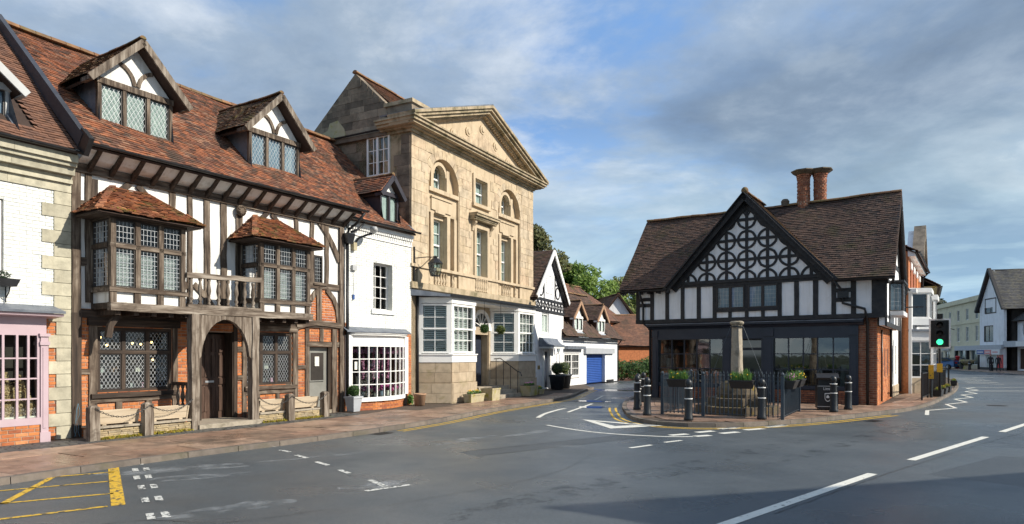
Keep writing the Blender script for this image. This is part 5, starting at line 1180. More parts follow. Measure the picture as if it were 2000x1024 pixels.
# ------------------------------------------------------------------ stone house with pediment
random.seed(41)
S = FS.thing('stone_pediment_house', 'tall golden stone house with classical pediment and two arched recesses', 'house')
NL = (1.06, 3.06); NR = (6.22, 8.24); YB = .24
def arch_wall(z0, zs, z1):
    def half(n0, n1): c = (n0+n1)/2; r = (n1-n0)/2; return [(c-r*math.cos(R_(a)), zs+r*math.sin(R_(a))) for a in range(0, 181, 10)]
    pts = [(0, z0), (NL[0], z0)]+half(*NL)+[(NL[1], z0), (NR[0], z0)]+half(*NR)+[(NR[1], z0), (9.6, z0), (9.6, z1), (0, z1)]
    return pts
ZS = 8.03
def skin(pts, holes):   # wall outline minus centre windows: split round them
    return pts
# piers and spandrels as arched skin, centre bay separately with window openings
half = lambda n0, n1: [((n0+n1)/2-(n1-n0)/2*math.cos(R_(a)), ZS+(n1-n0)/2*math.sin(R_(a))) for a in range(0, 181, 9)]
MB().prism([(0, 4.1), (NL[0], 4.1)]+half(*NL)+[(NL[1], 4.1), (4.0, 4.1), (4.0, 9.6), (0, 9.6)], 0, YB).obj('facade_wall', 'golden_trim', S)
MB().prism([(5.4, 4.1), (NR[0], 4.1)]+half(*NR)+[(NR[1], 4.1), (9.6, 4.1), (9.6, 9.6), (5.4, 9.6)], 0, YB).obj('facade_wall', 'golden_trim', S)
MH = [(4.24, 5.2, 7.88, 8.86), (4.34, 5.2, 4.93, 6.86)]
wall_holes(S, 4.0, 5.4, 4.1, 9.6, 0, .45, MH, 'golden_trim', 'facade_wall')
for n0, n1 in (NL, NR):
    o_ = n0-1.06
    wall_holes(S, n0-.02, n1+.02, 4.1, 9.15, YB, .55, [(1.48+o_, 2.36+o_, 4.93, 6.8), (1.48+o_, 2.32+o_, 7.88, 8.62), (1.58+o_, 2.22+o_, 8.62, 8.86)], 'golden_trim', 'recess_wall')
MB().box(0.0, 1.2, 0, 9.6, 9, 9.6).obj('house_body', 'interior', S)
wall_holes(S, 0, 9.6, 0, 4.1, 0, .5, [(4.2, 5.3, .45, 2.55)], 'golden_trim', 'ground_floor_wall')
MB().box(.3, .55, 4.0, 9.3, 1.2, 4.1).obj('floor', 'interior_mid', S)
# ashlar blocks, each its own stone
def clear(x0, x1, z0, z1):
    for n0, n1 in (NL, NR):
        if x1 > n0-.03 and x0 < n1+.03:
            if z0 < ZS: return False
            c = (n0+n1)/2; r = (n1-n0)/2+.05
            for X in (x0, (x0+x1)/2, x1):
                for Z in (z0, z1):
                    if math.hypot(X-c, Z-ZS) < r: return False
    for a, b, c, d in ((4.03, 5.45, 7.62, 9.1), (4.08, 5.5, 4.85, 7.0), (3.8, 6.0, 6.95, 7.5)):
        if x1 > a and x0 < b and z1 > c and z0 < d: return False
    return True
z = 4.93
while z < 9.5:
    h = min(random.choice((.28, .36, .36, .44)), 9.52-z); u = 0.0-(.0)
    x = 0.0
    while x < 9.58:
        w = random.uniform(.42, .85); x1 = min(x+w, 9.6)
        if 9.6-x1 < .25: x1 = 9.6
        # try to fit against recess edges
        for e in (NL[0]-.04, NR[0]-.04, 4.0, 3.8):
            if x < e < x1 and not clear(x, x1, z, z+h) and e-x > .15: x1 = e
        if clear(x, x1, z, z+h) and h > .1: piece('stone_block', 'golden_stone', S, x+.005, -.012-random.uniform(0, .012), z+.005, x1-.005, .04, z+h-.005)
        x = x1
        for e0, e1 in ((NL[0]-.04, NL[1]+.04), (NR[0]-.04, NR[1]+.04)):
            if e0 <= x < e1-.01 and z < ZS: x = e1
    z += h
# arch rings, one stone per voussoir
for n0, n1 in (NL, NR):
    c = (n0+n1)/2; r = (n1-n0)/2
    for i in range(13):
        a0, a1 = R_(180*i/13+.4), R_(180*(i+1)/13-.4)
        MB().prism([(c-r*math.cos(a0), ZS+r*math.sin(a0)), (c-(r+.3)*math.cos(a0), ZS+(r+.3)*math.sin(a0)), (c-(r+.3)*math.cos(a1), ZS+(r+.3)*math.sin(a1)), (c-r*math.cos(a1), ZS+r*math.sin(a1))], -.016-random.uniform(0, .008), .03).obj('voussoir', 'golden_stone', S)
def sash(x0, x1, z0, z1, nx, nz, y, arched=False, mid=True):
    w = window(S, x0, x1, z0, z1, y, .05, .06, nx, nz, .022, m='white_gloss', g='glass', bd=.25, curtain='curtain', name='sash_window')
    if mid: MB().box(x0+.03, y-.012, (z0+z1)/2-.03, x1-.03, y+.03, (z0+z1)/2+.03).obj('meeting_rail', 'white_gloss', w)
    return w
for n0, n1 in (NL, NR):
    o_ = n0-1.06
    sash(1.48+o_, 2.36+o_, 4.93, 6.8, 2, 4, .40); w = sash(1.5+o_, 2.3+o_, 7.88, 8.8, 2, 2, .40, True)
    # strips framing the window inside the recess, sill bands, tablet
    for x0, x1, z0, z1 in ((1.28, 1.47, 4.2, 6.95), (2.37, 2.58, 4.2, 6.95), (2.86, 3.04, 4.2, 6.95), (1.30, 1.47, 7.86, 8.75), (2.34, 2.52, 7.86, 8.7)): piece('recess_strip', 'golden_trim', S, x0+o_, YB-.17, z0, x1+o_, YB+.01, z1)
    piece('sill_band', 'golden_trim', S, n0+.005, -.03, 7.70, n1-.01, YB+.02, 7.85); piece('recess_head', 'golden_trim', S, n0+.004, YB-.15, 6.955, n1-.02, YB+.02, 7.69)
    MB().prism([(1.3+o_, 7.5), (1.3+o_, 7.06), (1.55+o_, 7.06), (1.55+o_, 6.98), (2.2+o_, 6.98), (2.2+o_, 7.06), (2.62+o_, 7.06), (2.62+o_, 7.5)], YB-.20, YB-.14).obj('tablet', 'golden_trim', S)
    MB().box(1.26+o_, YB-.24, 7.5, 2.66+o_, YB-.14, 7.55).obj('tablet_cornice', 'golden_trim', S)
    timber_curve(S, [(1.9+o_+.43*math.cos(R_(a)), 8.42+.43*math.sin(R_(a))) for a in range(0, 181, 15)], .12, YB-.16, YB+.02, 'golden_trim', 'window_arch')
sash(4.24, 5.2, 7.88, 8.86, 2, 2, .22); sash(4.34, 5.2, 4.93, 6.86, 2, 4, .26)
for x0, x1, z0, z1 in ((4.08, 4.235, 7.86, 9.04), (5.205, 5.36, 7.86, 9.04), (4.236, 5.204, 8.87, 9.035)): piece('architrave', 'golden_trim', S, x0, -.06, z0, x1, .1, z1)
piece('window_sill', 'golden_trim', S, 4.02, -.12, 7.72, 5.42, .1, 7.855)
for x0, x1, z0, z1 in ((4.17, 4.335, 4.93, 7.02), (5.205, 5.37, 4.93, 7.02), (4.336, 5.204, 6.87, 7.015)): piece('architrave', 'golden_trim', S, x0, -.06, z0, x1, .1, z1)
for x in (4.0, 5.40): MB().prism_x([(0, 6.7), (-.05, 6.72), (-.09, 6.9), (-.2, 7.02), (-.2, 7.12), (0, 7.12)], x, x+.14).obj('console', 'golden_trim', S)
for z0, z1, d in ((7.125, 7.2, .24), (7.2, 7.27, .30), (7.27, 7.36, .38), (7.36, 7.40, .42)): MB().box(3.9-d*.2, -d, z0, 5.64+d*.2, .02, z1-.002).obj('hood_cornice', 'cornice_stone', S)
for i in range(20): piece('dentil', 'cornice_stone', S, 3.92+i*.086, -.275, 7.13, 3.965+i*.086, -.235, 7.19)
# balustrade band
MB().box(-.05, -.07, 4.82, 9.66, .03, 4.925).obj('sill_string', 'golden_trim', S)
MB().box(-.06, -.10, 4.06, 9.68, .02, 4.28).obj('moulded_band', 'cornice_stone', S)
for n0, n1 in (NL, NR): MB().box(n0, YB-.12, 4.28, n1, YB, 4.36).obj('baluster_plinth', 'golden_trim', S)
for u in [1.06+.12, 1.57, 1.75, 1.93, 2.11, 2.28, 2.72]+[4.36, 4.53, 4.70, 4.87, 5.04, 5.2]+[6.34, 6.73, 6.91, 7.09, 7.27, 7.44, 7.9]:
    baluster(S, u, -.0 if 4 < u < 5.5 else .07, 4.3, 4.82, .075, 'golden_trim')
# cornice and pediment
for z0, z1, d in ((9.50, 9.60, .08), (9.60, 9.66, .22), (9.66, 9.74, .42), (9.74, 9.84, .50), (9.84, 9.90, .56)): MB().box(-d, -d, z0, 9.6+d, 1.2, z1-.002).obj('cornice', 'cornice_stone', S)
for i in range(68): piece('dentil', 'golden_trim', S, -.1+i*.144, -.17, 9.605, -.02+i*.144, -.08, 9.66)
AP = (4.8, 11.78)
for sx in (-1, 1):
    e = 4.8+sx*5.34; ln = Vector((AP[0]-e, AP[1]-9.86))
    for k0, k1, d in ((.0, .10, .58), (-.10, .0, .50), (-.2, -.10, .40), (-.27, -.2, .22)):
        nrm = Vector((-ln.y, ln.x)).normalized(); nrm = nrm if nrm.y > 0 else -nrm
        a = Vector((e, 9.90)); b = Vector(AP); 
        q = [a+nrm*k0, b+Vector((0, k0/nrm.y)), b+Vector((0, k1/nrm.y)), a+nrm*k1]
        if sx > 0: q.reverse()
        MB().prism([(max(-.62, min(10.22, p.x)), p.y) for p in q], -d, .6).obj('raking_cornice', 'cornice_stone', S)
    for i in range(36):
        t = (i+2)/39; p = Vector((e, 9.90)).lerp(Vector(AP), t)-Vector((0, .31)); sl = ln.normalized()
        MB().beam((p.x-sl.x*.035, -.13, p.y-sl.y*.035), (p.x+sl.x*.035, -.13, p.y+sl.y*.035), .06, .09).obj('dentil', 'golden_trim', S)
    MB().beam((e, .2, 10.0), (AP[0], .2, AP[1]+.14), .05, 1.5).obj('pediment_flashing', 'lead', S)
tymp = [(-.2, 9.88), (9.8, 9.88), (4.8, 11.62)]
MB().prism(tymp, -.02, .3).obj('tympanum', 'golden_trim', S)
MB().prism([(2.3, 9.9), (7.3, 9.9), (4.8, 10.86)], -.045, 0).obj('tympanum_panel', 'golden_stone', S)
for x in (2.6, 3.7, 4.8, 5.9, 7.0):
    z = 10.95-abs(x-4.8)*.355+.02
    for r0, d in ((.19, .05), (.11, .09)): o = MB().lathe([(r0, 0), (r0, d), (r0*.6, d+.01)], n=16).obj('roundel', 'golden_trim', S); o.location = (x, -.02, z); o.rotation_euler = (R_(90), 0, 0)
# side wall (faces the white shop), gable above, parapet
MB().add([(0.0, .0, 0), (0, 6, 0), (0, 6, 9.62), (0, 0, 9.62), (.4, 0, 0), (.4, 6, 0), (.4, 6, 9.62), (.4, 0, 9.62)], [(0, 3, 2, 1), (4, 5, 6, 7), (0, 4, 7, 3), (1, 2, 6, 5), (3, 7, 6, 2)]).obj('side_wall', 'cornice_stone', S)
z = 5.6
while z < 9.3:
    h = random.choice((.3, .34, .4)); y = .03
    while y < 5.2:
        w = random.uniform(.35, .8); y1 = min(y+w, 5.2)
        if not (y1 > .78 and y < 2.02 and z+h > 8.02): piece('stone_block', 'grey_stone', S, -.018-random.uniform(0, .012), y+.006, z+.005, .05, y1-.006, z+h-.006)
        y = y1
    z += h
def side_piece(pts, m, name, t=.3, x=0.0):
    n_ = len(pts); return MB().add([(x, y, z) for y, z in pts]+[(x+t, y, z) for y, z in pts], [tuple(range(n_-1, -1, -1)), tuple(range(n_, 2*n_))]+[(i, (i+1) % n_, n_+(i+1) % n_, n_+i) for i in range(n_)]).obj(name, m, S)
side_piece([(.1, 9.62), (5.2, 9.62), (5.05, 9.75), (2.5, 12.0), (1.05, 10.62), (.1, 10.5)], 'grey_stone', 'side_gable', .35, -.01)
z = 9.68
while z < 11.7:
    h = random.choice((.22, .28)); half_ = 2.5*(1-(z+h-9.68)/2.32); y = 2.5-half_
    while y < min(2.5+half_, 4.9):
        w = random.uniform(.5, 1.1); y1 = min(y+w, 2.5+half_, 4.9)
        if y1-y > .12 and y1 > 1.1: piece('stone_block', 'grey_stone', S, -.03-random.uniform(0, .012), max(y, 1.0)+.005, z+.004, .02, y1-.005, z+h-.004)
        y = y1
    z += h
side_piece([(2.9, 9.72), (4.3, 9.72), (4.15, 10.0), (3.8, 10.1), (3.7, 10.35), (3.3, 10.4), (3.0, 10.05)], 'stone_trough', 'render_patch', .02, -.055)
side_piece([(1.0, 9.5), (4.7, 9.5), (4.7, 9.66), (1.0, 9.66)], 'grey_stone', 'string_course', .2, -.14)
gutter(S, (-.19, 4.6, 9.70), (-.19, .9, 9.72), r=.05)
MB().box(-.12, -.12, 9.9, 1.0, .95, 10.45).obj('parapet_block', 'grey_stone', S); MB().box(-.2, -.2, 10.45, 1.08, 1.05, 10.58).obj('parapet_cap', 'cornice_stone', S)
MB().box(-.14, .95, 9.9, .4, 1.3, 10.3).obj('parapet_block', 'grey_stone', S)
w = window(S, 0, 1.02, 0, 1.42, 0, .06, .1, 4, 3, .025, m='white_gloss', g='glass_strong', bd=.2, name='side_window'); w.location = (-.06, 1.93, 8.12); w.rotation_euler = (0, 0, R_(-90))
MB().box(-.075, 1.40, 8.12, -.03, 1.48, 9.54).obj('window_mullion', 'white_gloss', S); MB().box(-.03, .72, 9.54, .05, 2.1, 9.72).obj('window_lintel', 'orange_brick', S)
MB().beam((-.10, 4.7, 10.05), (-.10, -.15, 6.0), .12, .10, (1, 0, 0)).obj('lead_flashing', 'lead', S)
for oo, ss, up in (((0.3, .2, 9.9), (1, 0, 0), (0, 2.3, 2.08)), ((9.6, 4.9, 9.8), (-1, 0, 0), (0, -2.4, 2.2))): l_ = Vector(up).length; roof(S, oo, ss, up, [(0, 0), (9.3, 0), (9.3, l_), (0, l_)], 'roof_tile_far')
ridge(S, (-.05, 2.5, 12.02), (9.6, 2.5, 12.02), r=.11, m='ridge_tile')
MB().box(9.4, .2, 0, 9.6, 9, 9.6).obj('side_wall', 'golden_trim', S)
# canted bays
random.seed(43)
def cant_bay(p):
    """p: wall-left, front-left, front-right, wall-right in local x,y"""
    base = MB().slab([(q[0], q[1]) for q in p], 0, 1.46).obj('bay_base', 'bay_stone', S)
    MB().slab([(p[0][0]-.06, 0), (p[1][0]-.03, p[1][1]-.06), (p[2][0]+.03, p[2][1]-.06), (p[3][0]+.06, 0)], 0, .72).obj('bay_plinth', 'bay_stone', S)
    MB().slab([(p[0][0]-.05, 0), (p[1][0]-.025, p[1][1]-.05), (p[2][0]+.025, p[2][1]-.05), (p[3][0]+.05, 0)], 1.46, 1.72).obj('bay_apron', 'white_gloss', S)
    MB().slab([(p[0][0]-.08, 0), (p[1][0]-.04, p[1][1]-.09), (p[2][0]+.04, p[2][1]-.09), (p[3][0]+.08, 0)], 1.72, 1.76).obj('bay_sill', 'white_gloss', S)
    MB().slab([(p[0][0]-.03, 0), (p[1][0]-.015, p[1][1]-.03), (p[2][0]+.015, p[2][1]-.03), (p[3][0]+.03, 0)], 3.56, 3.76).obj('bay_head', 'white_gloss', S)
    for i in range(3):
        a, b = Vector(p[i]), Vector(p[i+1]); L_ = (b-a).length; rz = math.atan2((b-a).y, (b-a).x)
        w = window(S, .10, L_-.10, 1.78, 3.54, 0.0, .07, .10, 4 if i == 1 else 2, 4, .022, back=None, name='bay_sash'); w.location = (a.x, a.y, 0); w.rotation_euler = (0, 0, rz)
        MB().box(.14, -.01, 2.63, L_-.14, .05, 2.69).obj('meeting_rail', 'white_gloss', w)
        for x in (0.02, L_-.10): MB().box(x, .0, 1.76, x+.08, .13, 3.56).obj('corner_post', 'white_gloss', w)
        shutters(w, .18, L_-.18, 1.85, 3.5, .20, 4 if i == 1 else 2, slat=.075)
        # plinth and base stones as thin separate blocks
        for z0, z1, off in ((.02, .36, .065), (.36, .70, .065), (.74, 1.1, .012), (1.1, 1.45, .012)):
            x = 0.0
            while x < L_-.02:
                wd = min(random.uniform(.45, .7), L_-x)
                if L_-x-wd < .2: wd = L_-x
                st = piece('base_stone', 'bay_stone', w, x+.005, -.012-off, z0+.004, x+wd-.005, .02, z1-.004); x += wd
    MB().slab([(p[0][0]+.1, .3), (p[1][0]+.12, p[1][1]+.35), (p[2][0]-.12, p[2][1]+.35), (p[3][0]-.1, .3)], 1.76, 3.6).obj('room_behind', 'interior_mid', S)
cant_bay([(.42, 0), (1.02, -1.0), (2.66, -1.0), (3.3, 0)]); cant_bay([(5.5, 0), (6.15, -1.0), (7.8, -1.0), (8.45, 0)])
MB().add([(-.05, -.0, 3.80), (.75, -1.16, 3.77), (8.1, -1.16, 3.77), (8.8, 0, 3.80), (-.05, 0, 4.02), (.75, -1.16, 3.84), (8.1, -1.16, 3.84), (8.8, 0, 4.02)], [(3, 2, 1, 0), (4, 5, 6, 7), (0, 1, 5, 4), (1, 2, 6, 5), (2, 3, 7, 6)]).obj('lead_canopy', 'lead', S)
MB().box(2.6, -1.0, 3.68, 6.2, -.02, 3.765).obj('canopy_soffit', 'white_gloss', S)
MB().box(.74, -1.2, 3.79, 8.1, -1.165, 3.86).obj('canopy_gutter', 'black_metal', S)
pipe(S, [(.3, -.06, 3.8), (.3, -.06, 0)], r=.045)
# doorway with fanlight
dr = MB().box(4.24, .28, .48, 5.26, .34, 2.5).obj('front_door', 'navy_paint', S)
for x0, x1 in ((4.34, 4.7), (4.8, 5.16)):
    for z0, z1 in ((.65, 1.15), (1.25, 1.9), (2.0, 2.4)): MB().box(x0, .262, z0, x1, .285, z1).obj('door_panel', 'navy_paint', dr)
timber_curve(S, [(4.75+.64*math.cos(R_(a)), 2.86+.64*math.sin(R_(a))) for a in range(0, 181, 12)], .16, -.06, .06, 'white_gloss', 'door_arch')
for x in (4.05, 5.32): piece('door_pilaster', 'bay_stone', S, x, -.05, .45, x+.14, .05, 2.72); 
for x in (4.0, 5.28): piece('impost', 'white_gloss', S, x, -.09, 2.72, x+.22, .05, 2.86)
MB().prism([(4.75-.56*math.cos(R_(a)), 2.86+.56*math.sin(R_(a))) for a in range(0, 181, 15)][::-1], -.02, -.012).obj('fanlight', 'dark_glass', S)
for a in range(20, 180, 28): MB().beam((4.75, -.03, 2.88), (4.75-.54*math.cos(R_(a)), -.03, 2.86+.54*math.sin(R_(a))), .03, .03).obj('fanlight_bar', 'white_gloss', S)
MB().box(4.2, -.03, 2.55, 5.3, .3, 2.86).obj('door_head', 'bay_stone', S)
for k in range(3): MB().box(3.4+.0*k, -1.35+.32*k, 0.0 if k == 0 else .15*k, 6.0, .3, .15*(k+1)).obj('door_step', 'monument_stone', S)
rl = FS.thing('step_railing', 'black iron handrail beside the stone house steps', 'railing', u=5.5, y=-1.4)
MB().tube([(0, 1.2, 1.55), (0, .9, 1.58), (0, .1, 1.05), (0, -.05, 1.0), (0, -.1, .85)], .02, 6).obj('handrail', 'black_metal', rl, True)
for y, z0, z1 in ((1.1, .45, 1.56), (.75, .3, 1.46), (.42, .15, 1.25), (.08, .0, 1.04)): MB().tube([(0, y, z0), (0, y, z1)], .014, 6).obj('baluster_bar', 'black_metal', rl)
for u, lab in ((3.12, 'left'), (4.42, 'right')):
    tb = FS.thing('hanging_topiary', f'clipped green ball hanging under the canopy, the {lab} one of the pair', 'topiary', u=u, y=-1.12, z=2.72, group='hanging topiary balls')
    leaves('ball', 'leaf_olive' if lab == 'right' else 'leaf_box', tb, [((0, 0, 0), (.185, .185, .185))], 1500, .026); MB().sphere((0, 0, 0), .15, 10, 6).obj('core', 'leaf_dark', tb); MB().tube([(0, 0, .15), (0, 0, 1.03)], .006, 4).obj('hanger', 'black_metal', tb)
# wall lantern
ln_ = FS.thing('wall_lantern', 'large glazed lantern on a black iron bracket on the stone house', 'lantern', u=.12, y=-.02, z=4.2)
MB().box(-.02, -.05, 0, .02, 0, 1.3).obj('back_plate', 'black_metal', ln_); MB().tube([(0, -.03, .9), (.25, -.4, .95), (.42, -.62, .95)], .016, 6).obj('arm', 'black_metal', ln_); MB().tube([(0, -.03, .45), (.15, -.25, .62), (.33, -.5, .93)], .013, 6).obj('scroll', 'black_metal', ln_); MB().tube([(0, -.03, 1.22), (.2, -.3, 1.05)], .006, 5).obj('stay', 'black_metal', ln_)
cx, cy = .42, -.62
MB().lathe([(.16, .30), (.245, .72)], (cx, cy, 0), 4).obj('glazing', 'glass', ln_); MB().lathe([(.27, .72), (.27, .74), (.12, .90), (.07, .92), (.09, .97), (.03, 1.0)], (cx, cy, 0), 8).obj('lantern_roof', 'black_metal', ln_); MB().lathe([(.13, .27), (.17, .30), (.17, .31)], (cx, cy, 0), 4).obj('base_frame', 'black_metal', ln_)
for k in range(4):
    a = math.pi/2*(k+.5); MB().tube([(cx+.165*math.cos(a), cy+.165*math.sin(a), .3), (cx+.25*math.cos(a), cy+.25*math.sin(a), .73)], .011, 5).obj('corner_bar', 'black_metal', ln_)
MB().sphere((cx, cy, .52), .05, 8, 6).obj('bulb', 'white_gloss', ln_)
# ------------------------------------------------------------------ pots in front
def pot_round(x, y, r0, r1, h, m, name, label, plant=None, pr=.2, group=None, rz=0):
    t = thing(name, label, 'planter', (x, y, .02), rz, group); MB().lathe([(r0, 0), (r1*.97, h*.86), (r1*1.06, h*.88), (r1*1.06, h), (r1*.92, h), (r1*.9, h*.93)], n=18).obj('pot', m, t, True); MB().lathe([(r1*.9, h*.90), (.01, h*.92)], n=14).obj('soil', 'soil', t)
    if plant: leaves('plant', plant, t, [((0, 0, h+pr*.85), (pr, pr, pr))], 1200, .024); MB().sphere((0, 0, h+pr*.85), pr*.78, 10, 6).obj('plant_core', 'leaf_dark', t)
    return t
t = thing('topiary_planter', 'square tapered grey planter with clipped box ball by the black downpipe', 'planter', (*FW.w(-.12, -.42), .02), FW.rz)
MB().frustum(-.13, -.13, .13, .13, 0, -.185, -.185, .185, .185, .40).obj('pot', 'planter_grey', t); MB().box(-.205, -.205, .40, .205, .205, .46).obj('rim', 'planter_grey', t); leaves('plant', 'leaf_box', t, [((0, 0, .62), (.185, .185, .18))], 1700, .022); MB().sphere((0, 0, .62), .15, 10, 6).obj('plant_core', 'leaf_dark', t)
pot_round(*FS.w(-.35, -.62), .17, .21, .40, 'terracotta', 'terracotta_pot', 'weathered terracotta pot at the corner of the stone house', None)
leaves('weeds', 'stem_green', thing('weed_clump', 'green weeds at the foot of the wall beside the terracotta pot', 'plant', (*FW.w(2.95, -.12), 0), 0), [((0, 0, .2), (.1, .1, .2))], 120, .05)
def trough_stone(u, y, w, d, h, name, label, fl):
    t = FS.thing(name, label, 'planter', u=u, y=y, z=.02); MB().frustum(.03, .03, w-.03, d-.03, 0, 0, 0, w, d, h).obj('trough', 'stone_trough', t); MB().box(-.015, -.015, h-.05, w+.015, d+.015, h-.002).obj('rim', 'stone_trough', t); MB().box(.03, .03, h, w-.03, d-.03, h+.006).obj('soil', 'soil', t)
    if fl:
        leaves('plants', 'stem_green', t, [((w*(.2+.3*k), d/2, h+.05), (w*.14, d*.3, .07)) for k in range(3)], 260, .035); leaves('flowers', fl, t, [((w*(.25+.45*k), d/2, h+.11), (w*.1, d*.25, .04)) for k in range(2)], 70, .03)
trough_stone(1.35, -1.62, .95, .34, .30, 'stone_trough', 'pale stone trough with a few flowers below the left canted bay', 'flower_yellow')
trough_stone(2.55, -1.80, .62, .5, .46, 'stone_planter', 'square mossy yellow stone planter between trough and house steps', None)
trough_stone(5.75, -1.75, .80, .45, .42, 'stone_planter', 'mossy stone planter with red-leaved plants right of the house steps', 'flower_pink')
trough_stone(7.0, -1.6, .5, .35, .22, 'stone_planter', 'small low stone planter near the far canted bay', 'flower_yellow')
# ------------------------------------------------------------------ lane: black-and-white gabled house
random.seed(51)
H1 = FH1.thing('gabled_white_house', 'tall narrow white house with black-and-white patterned gable in the lane', 'house'); H1.scale = (1.2, 1.0, 1.07)
HA = (1.95, 6.42)
wall_holes(H1, -.1, 4.07, 0, 3.62, 0, .3, [(.96, 1.95, 2.6, 3.56), (1.2, 1.95, .05, 1.76)], 'plaster_cool', 'wall')
MB().box(-.1, .3, 0, 4.07, 5, 4.2).obj('house_body', 'plaster_cool', H1)
MB().prism([(-.1, 3.6), (4.07, 3.6), (4.07, 4.5), HA, (-.1, 4.3)], -.02, .28).obj('gable_panel', 'plaster_cool', H1)
for z0, z1 in ((3.6, 3.72), (4.12, 4.24)): MB().box(-.1, -.06, z0, 4.07, -.0, z1).obj('gable_rail', 'black_timber', H1)
for i in range(10): MB().box(-.1+i*.45, -.055, 3.72, -.03+i*.45, 0, 4.12).obj('gable_stud', 'black_timber', H1)
for i in range(9):
    x = -.03+i*.45
    for a, b in (((x, 3.74), (x+.38, 4.1)), ((x, 4.1), (x+.38, 3.74))): MB().beam((a[0], -.03, a[1]), (b[0], -.03, b[1]), .045, .04).obj('gable_cross', 'black_timber', H1)
for sx in (-1, 1):
    timber_curve(H1, arc(1.95+sx*1.15, 4.62, .28, .28, 0, 360, 16), .07, -.05, 0, 'black_timber', 'gable_ring'); timber_curve(H1, arc(1.95+sx*.95, 5.2, .2, .22, 0, 360, 14), .06, -.05, 0, 'black_timber', 'gable_ring')
    MB().beam((1.95+sx*.75, -.03, 4.24), (1.95+sx*.75, -.03, 5.6), .07, .04).obj('gable_stud', 'black_timber', H1)
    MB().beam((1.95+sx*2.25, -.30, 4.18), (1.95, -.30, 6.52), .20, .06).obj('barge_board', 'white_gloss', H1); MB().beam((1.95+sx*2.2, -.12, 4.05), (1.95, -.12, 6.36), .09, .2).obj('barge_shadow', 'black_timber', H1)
    up = Vector((-sx*2.3, 0, 2.42)); l_ = up.length
    if sx > 0: roof(H1, (4.25, -.3, 4.14), (0, 1, 0), tuple(up), [(0, 0), (6, 0), (6, l_), (0, l_)], 'roof_tile_dark')
    else: roof(H1, (-.35, 5.7, 4.14), (0, -1, 0), tuple(up), [(0, 0), (6, 0), (6, l_), (0, l_)], 'roof_tile_dark')
window(H1, 1.5, 2.4, 4.5, 5.42, -.05, .07, .08, 2, 3, .03); window(H1, .97, 1.94, 2.61, 3.55, .06, .06, .08, 2, 1, .04, sill=.04, curtain='shutter')
dr = MB().box(1.2, .12, .05, 1.95, .18, 1.76).obj('door', 'navy_paint', H1)
for z0, z1 in ((.25, .8), (.95, 1.6)): MB().box(1.32, .10, z0, 1.83, .125, z1).obj('door_panel', 'navy_paint', dr)
for x in (1.06, 1.96): MB().box(x, -.06, 0, x+.13, .05, 1.92).obj('door_pilaster', 'white_gloss', H1)
mb = MB(); prof = [(-.02, 2.40), (-.2, 2.38), (-.28, 2.25), (-.42, 2.12), (-.62, 2.05), (-.62, 1.98), (-.02, 1.98)]
mb.prism_x(prof, .55, 2.6).obj('lead_hood', 'lead', H1); MB().box(.6, -.6, 1.9, 2.55, 0, 1.98).obj('hood_cornice', 'white_gloss', H1)
MB().box(.45, -.02, .95, .7, .0, 1.12).obj('brass_plate', 'brass', H1)
for x in (.1, 3.2):
    o = timber_curve(H1, arc(x, 1.25, .25, .55, 0, 360, 20), .05, -.03, .01, 'grey_white', 'niche_frame')
wl = FH1.thing('wall_lantern', 'small black lantern on the white house wall beside the hooded door', 'lantern', u=3.3, y=0, z=1.65)
MB().tube([(0, 0, .1), (0, -.18, .12), (0, -.2, .22)], .015, 5).obj('bracket', 'black_metal', wl); MB().lathe([(.06, .22), (.1, .42)], (0, -.2, 0), 6).obj('glazing', 'glass_shop', wl); MB().lathe([(.12, .42), (.03, .56), (.01, .6)], (0, -.2, 0), 6).obj('cap', 'black_metal', wl)
for k, (u, y) in enumerate(((1.3, -.75), (2.6, -.7))):
    pot_round(*FH1.w(u, y), .30, .40, .72, 'pot_charcoal', 'shrub_pot', 'large dark pot with clipped shrub outside the gabled white house, '+('the nearer one' if k == 0 else 'the farther one'), 'leaf_olive', .36, 'dark shrub pots')
# ------------------------------------------------------------------ lane: white garage cottage
H2 = FH2.thing('white_garage_cottage', 'low white cottage with two gabled dormers and blue garage door', 'house'); H2.scale = (1.08, 1.0, 1.07)
wall_holes(H2, 0, 8.2, 0, 2.5, 0, .35, [(.1, 2.1, .45, 1.68), (3.1, 6.0, 0, 1.62)], 'plaster_cool', 'wall'); MB().box(0, 1.2, 0, 8.2, 4.6, 2.6).obj('house_body', 'interior', H2); MB().box(8.0, .35, 0, 8.2, 4.6, 2.5).obj('end_wall', 'plaster_cool', H2)
MB().box(0, .35, 2.3, 8.0, 1.2, 2.5).obj('ceiling', 'interior_mid', H2)
gd = MB().box(3.1, .22, 0, 6.0, .26, 1.62).obj('garage_door', 'blue_shutter', H2)
for i in range(16): MB().prism_x([(.22, .02+i*.1), (.195, .05+i*.1), (.22, .1+i*.1)], 3.1, 6.0).obj('shutter_slat', 'blue_shutter', gd)
MB().box(2.7, -.16, 1.66, 7.3, .02, 1.98).obj('roller_box', 'planter_grey', H2)
window(H2, .12, 1.08, .47, 1.66, .02, .06, .08, 3, 3, .025, sill=.03); window(H2, 1.12, 2.08, .47, 1.66, .02, .06, .08, 3, 3, .025, sill=.03); MB().box(-.0, -.28, 1.9, 2.4, 0, 2.06).obj('shop_hood', 'lead', H2); MB().box(0, -.03, 1.72, 2.3, .02, 1.9).obj('fascia', 'grey_white', H2)
MB().box(6.2, -.04, 0, 7.4, .01, .12).obj('plinth', 'planter_dark', H2)
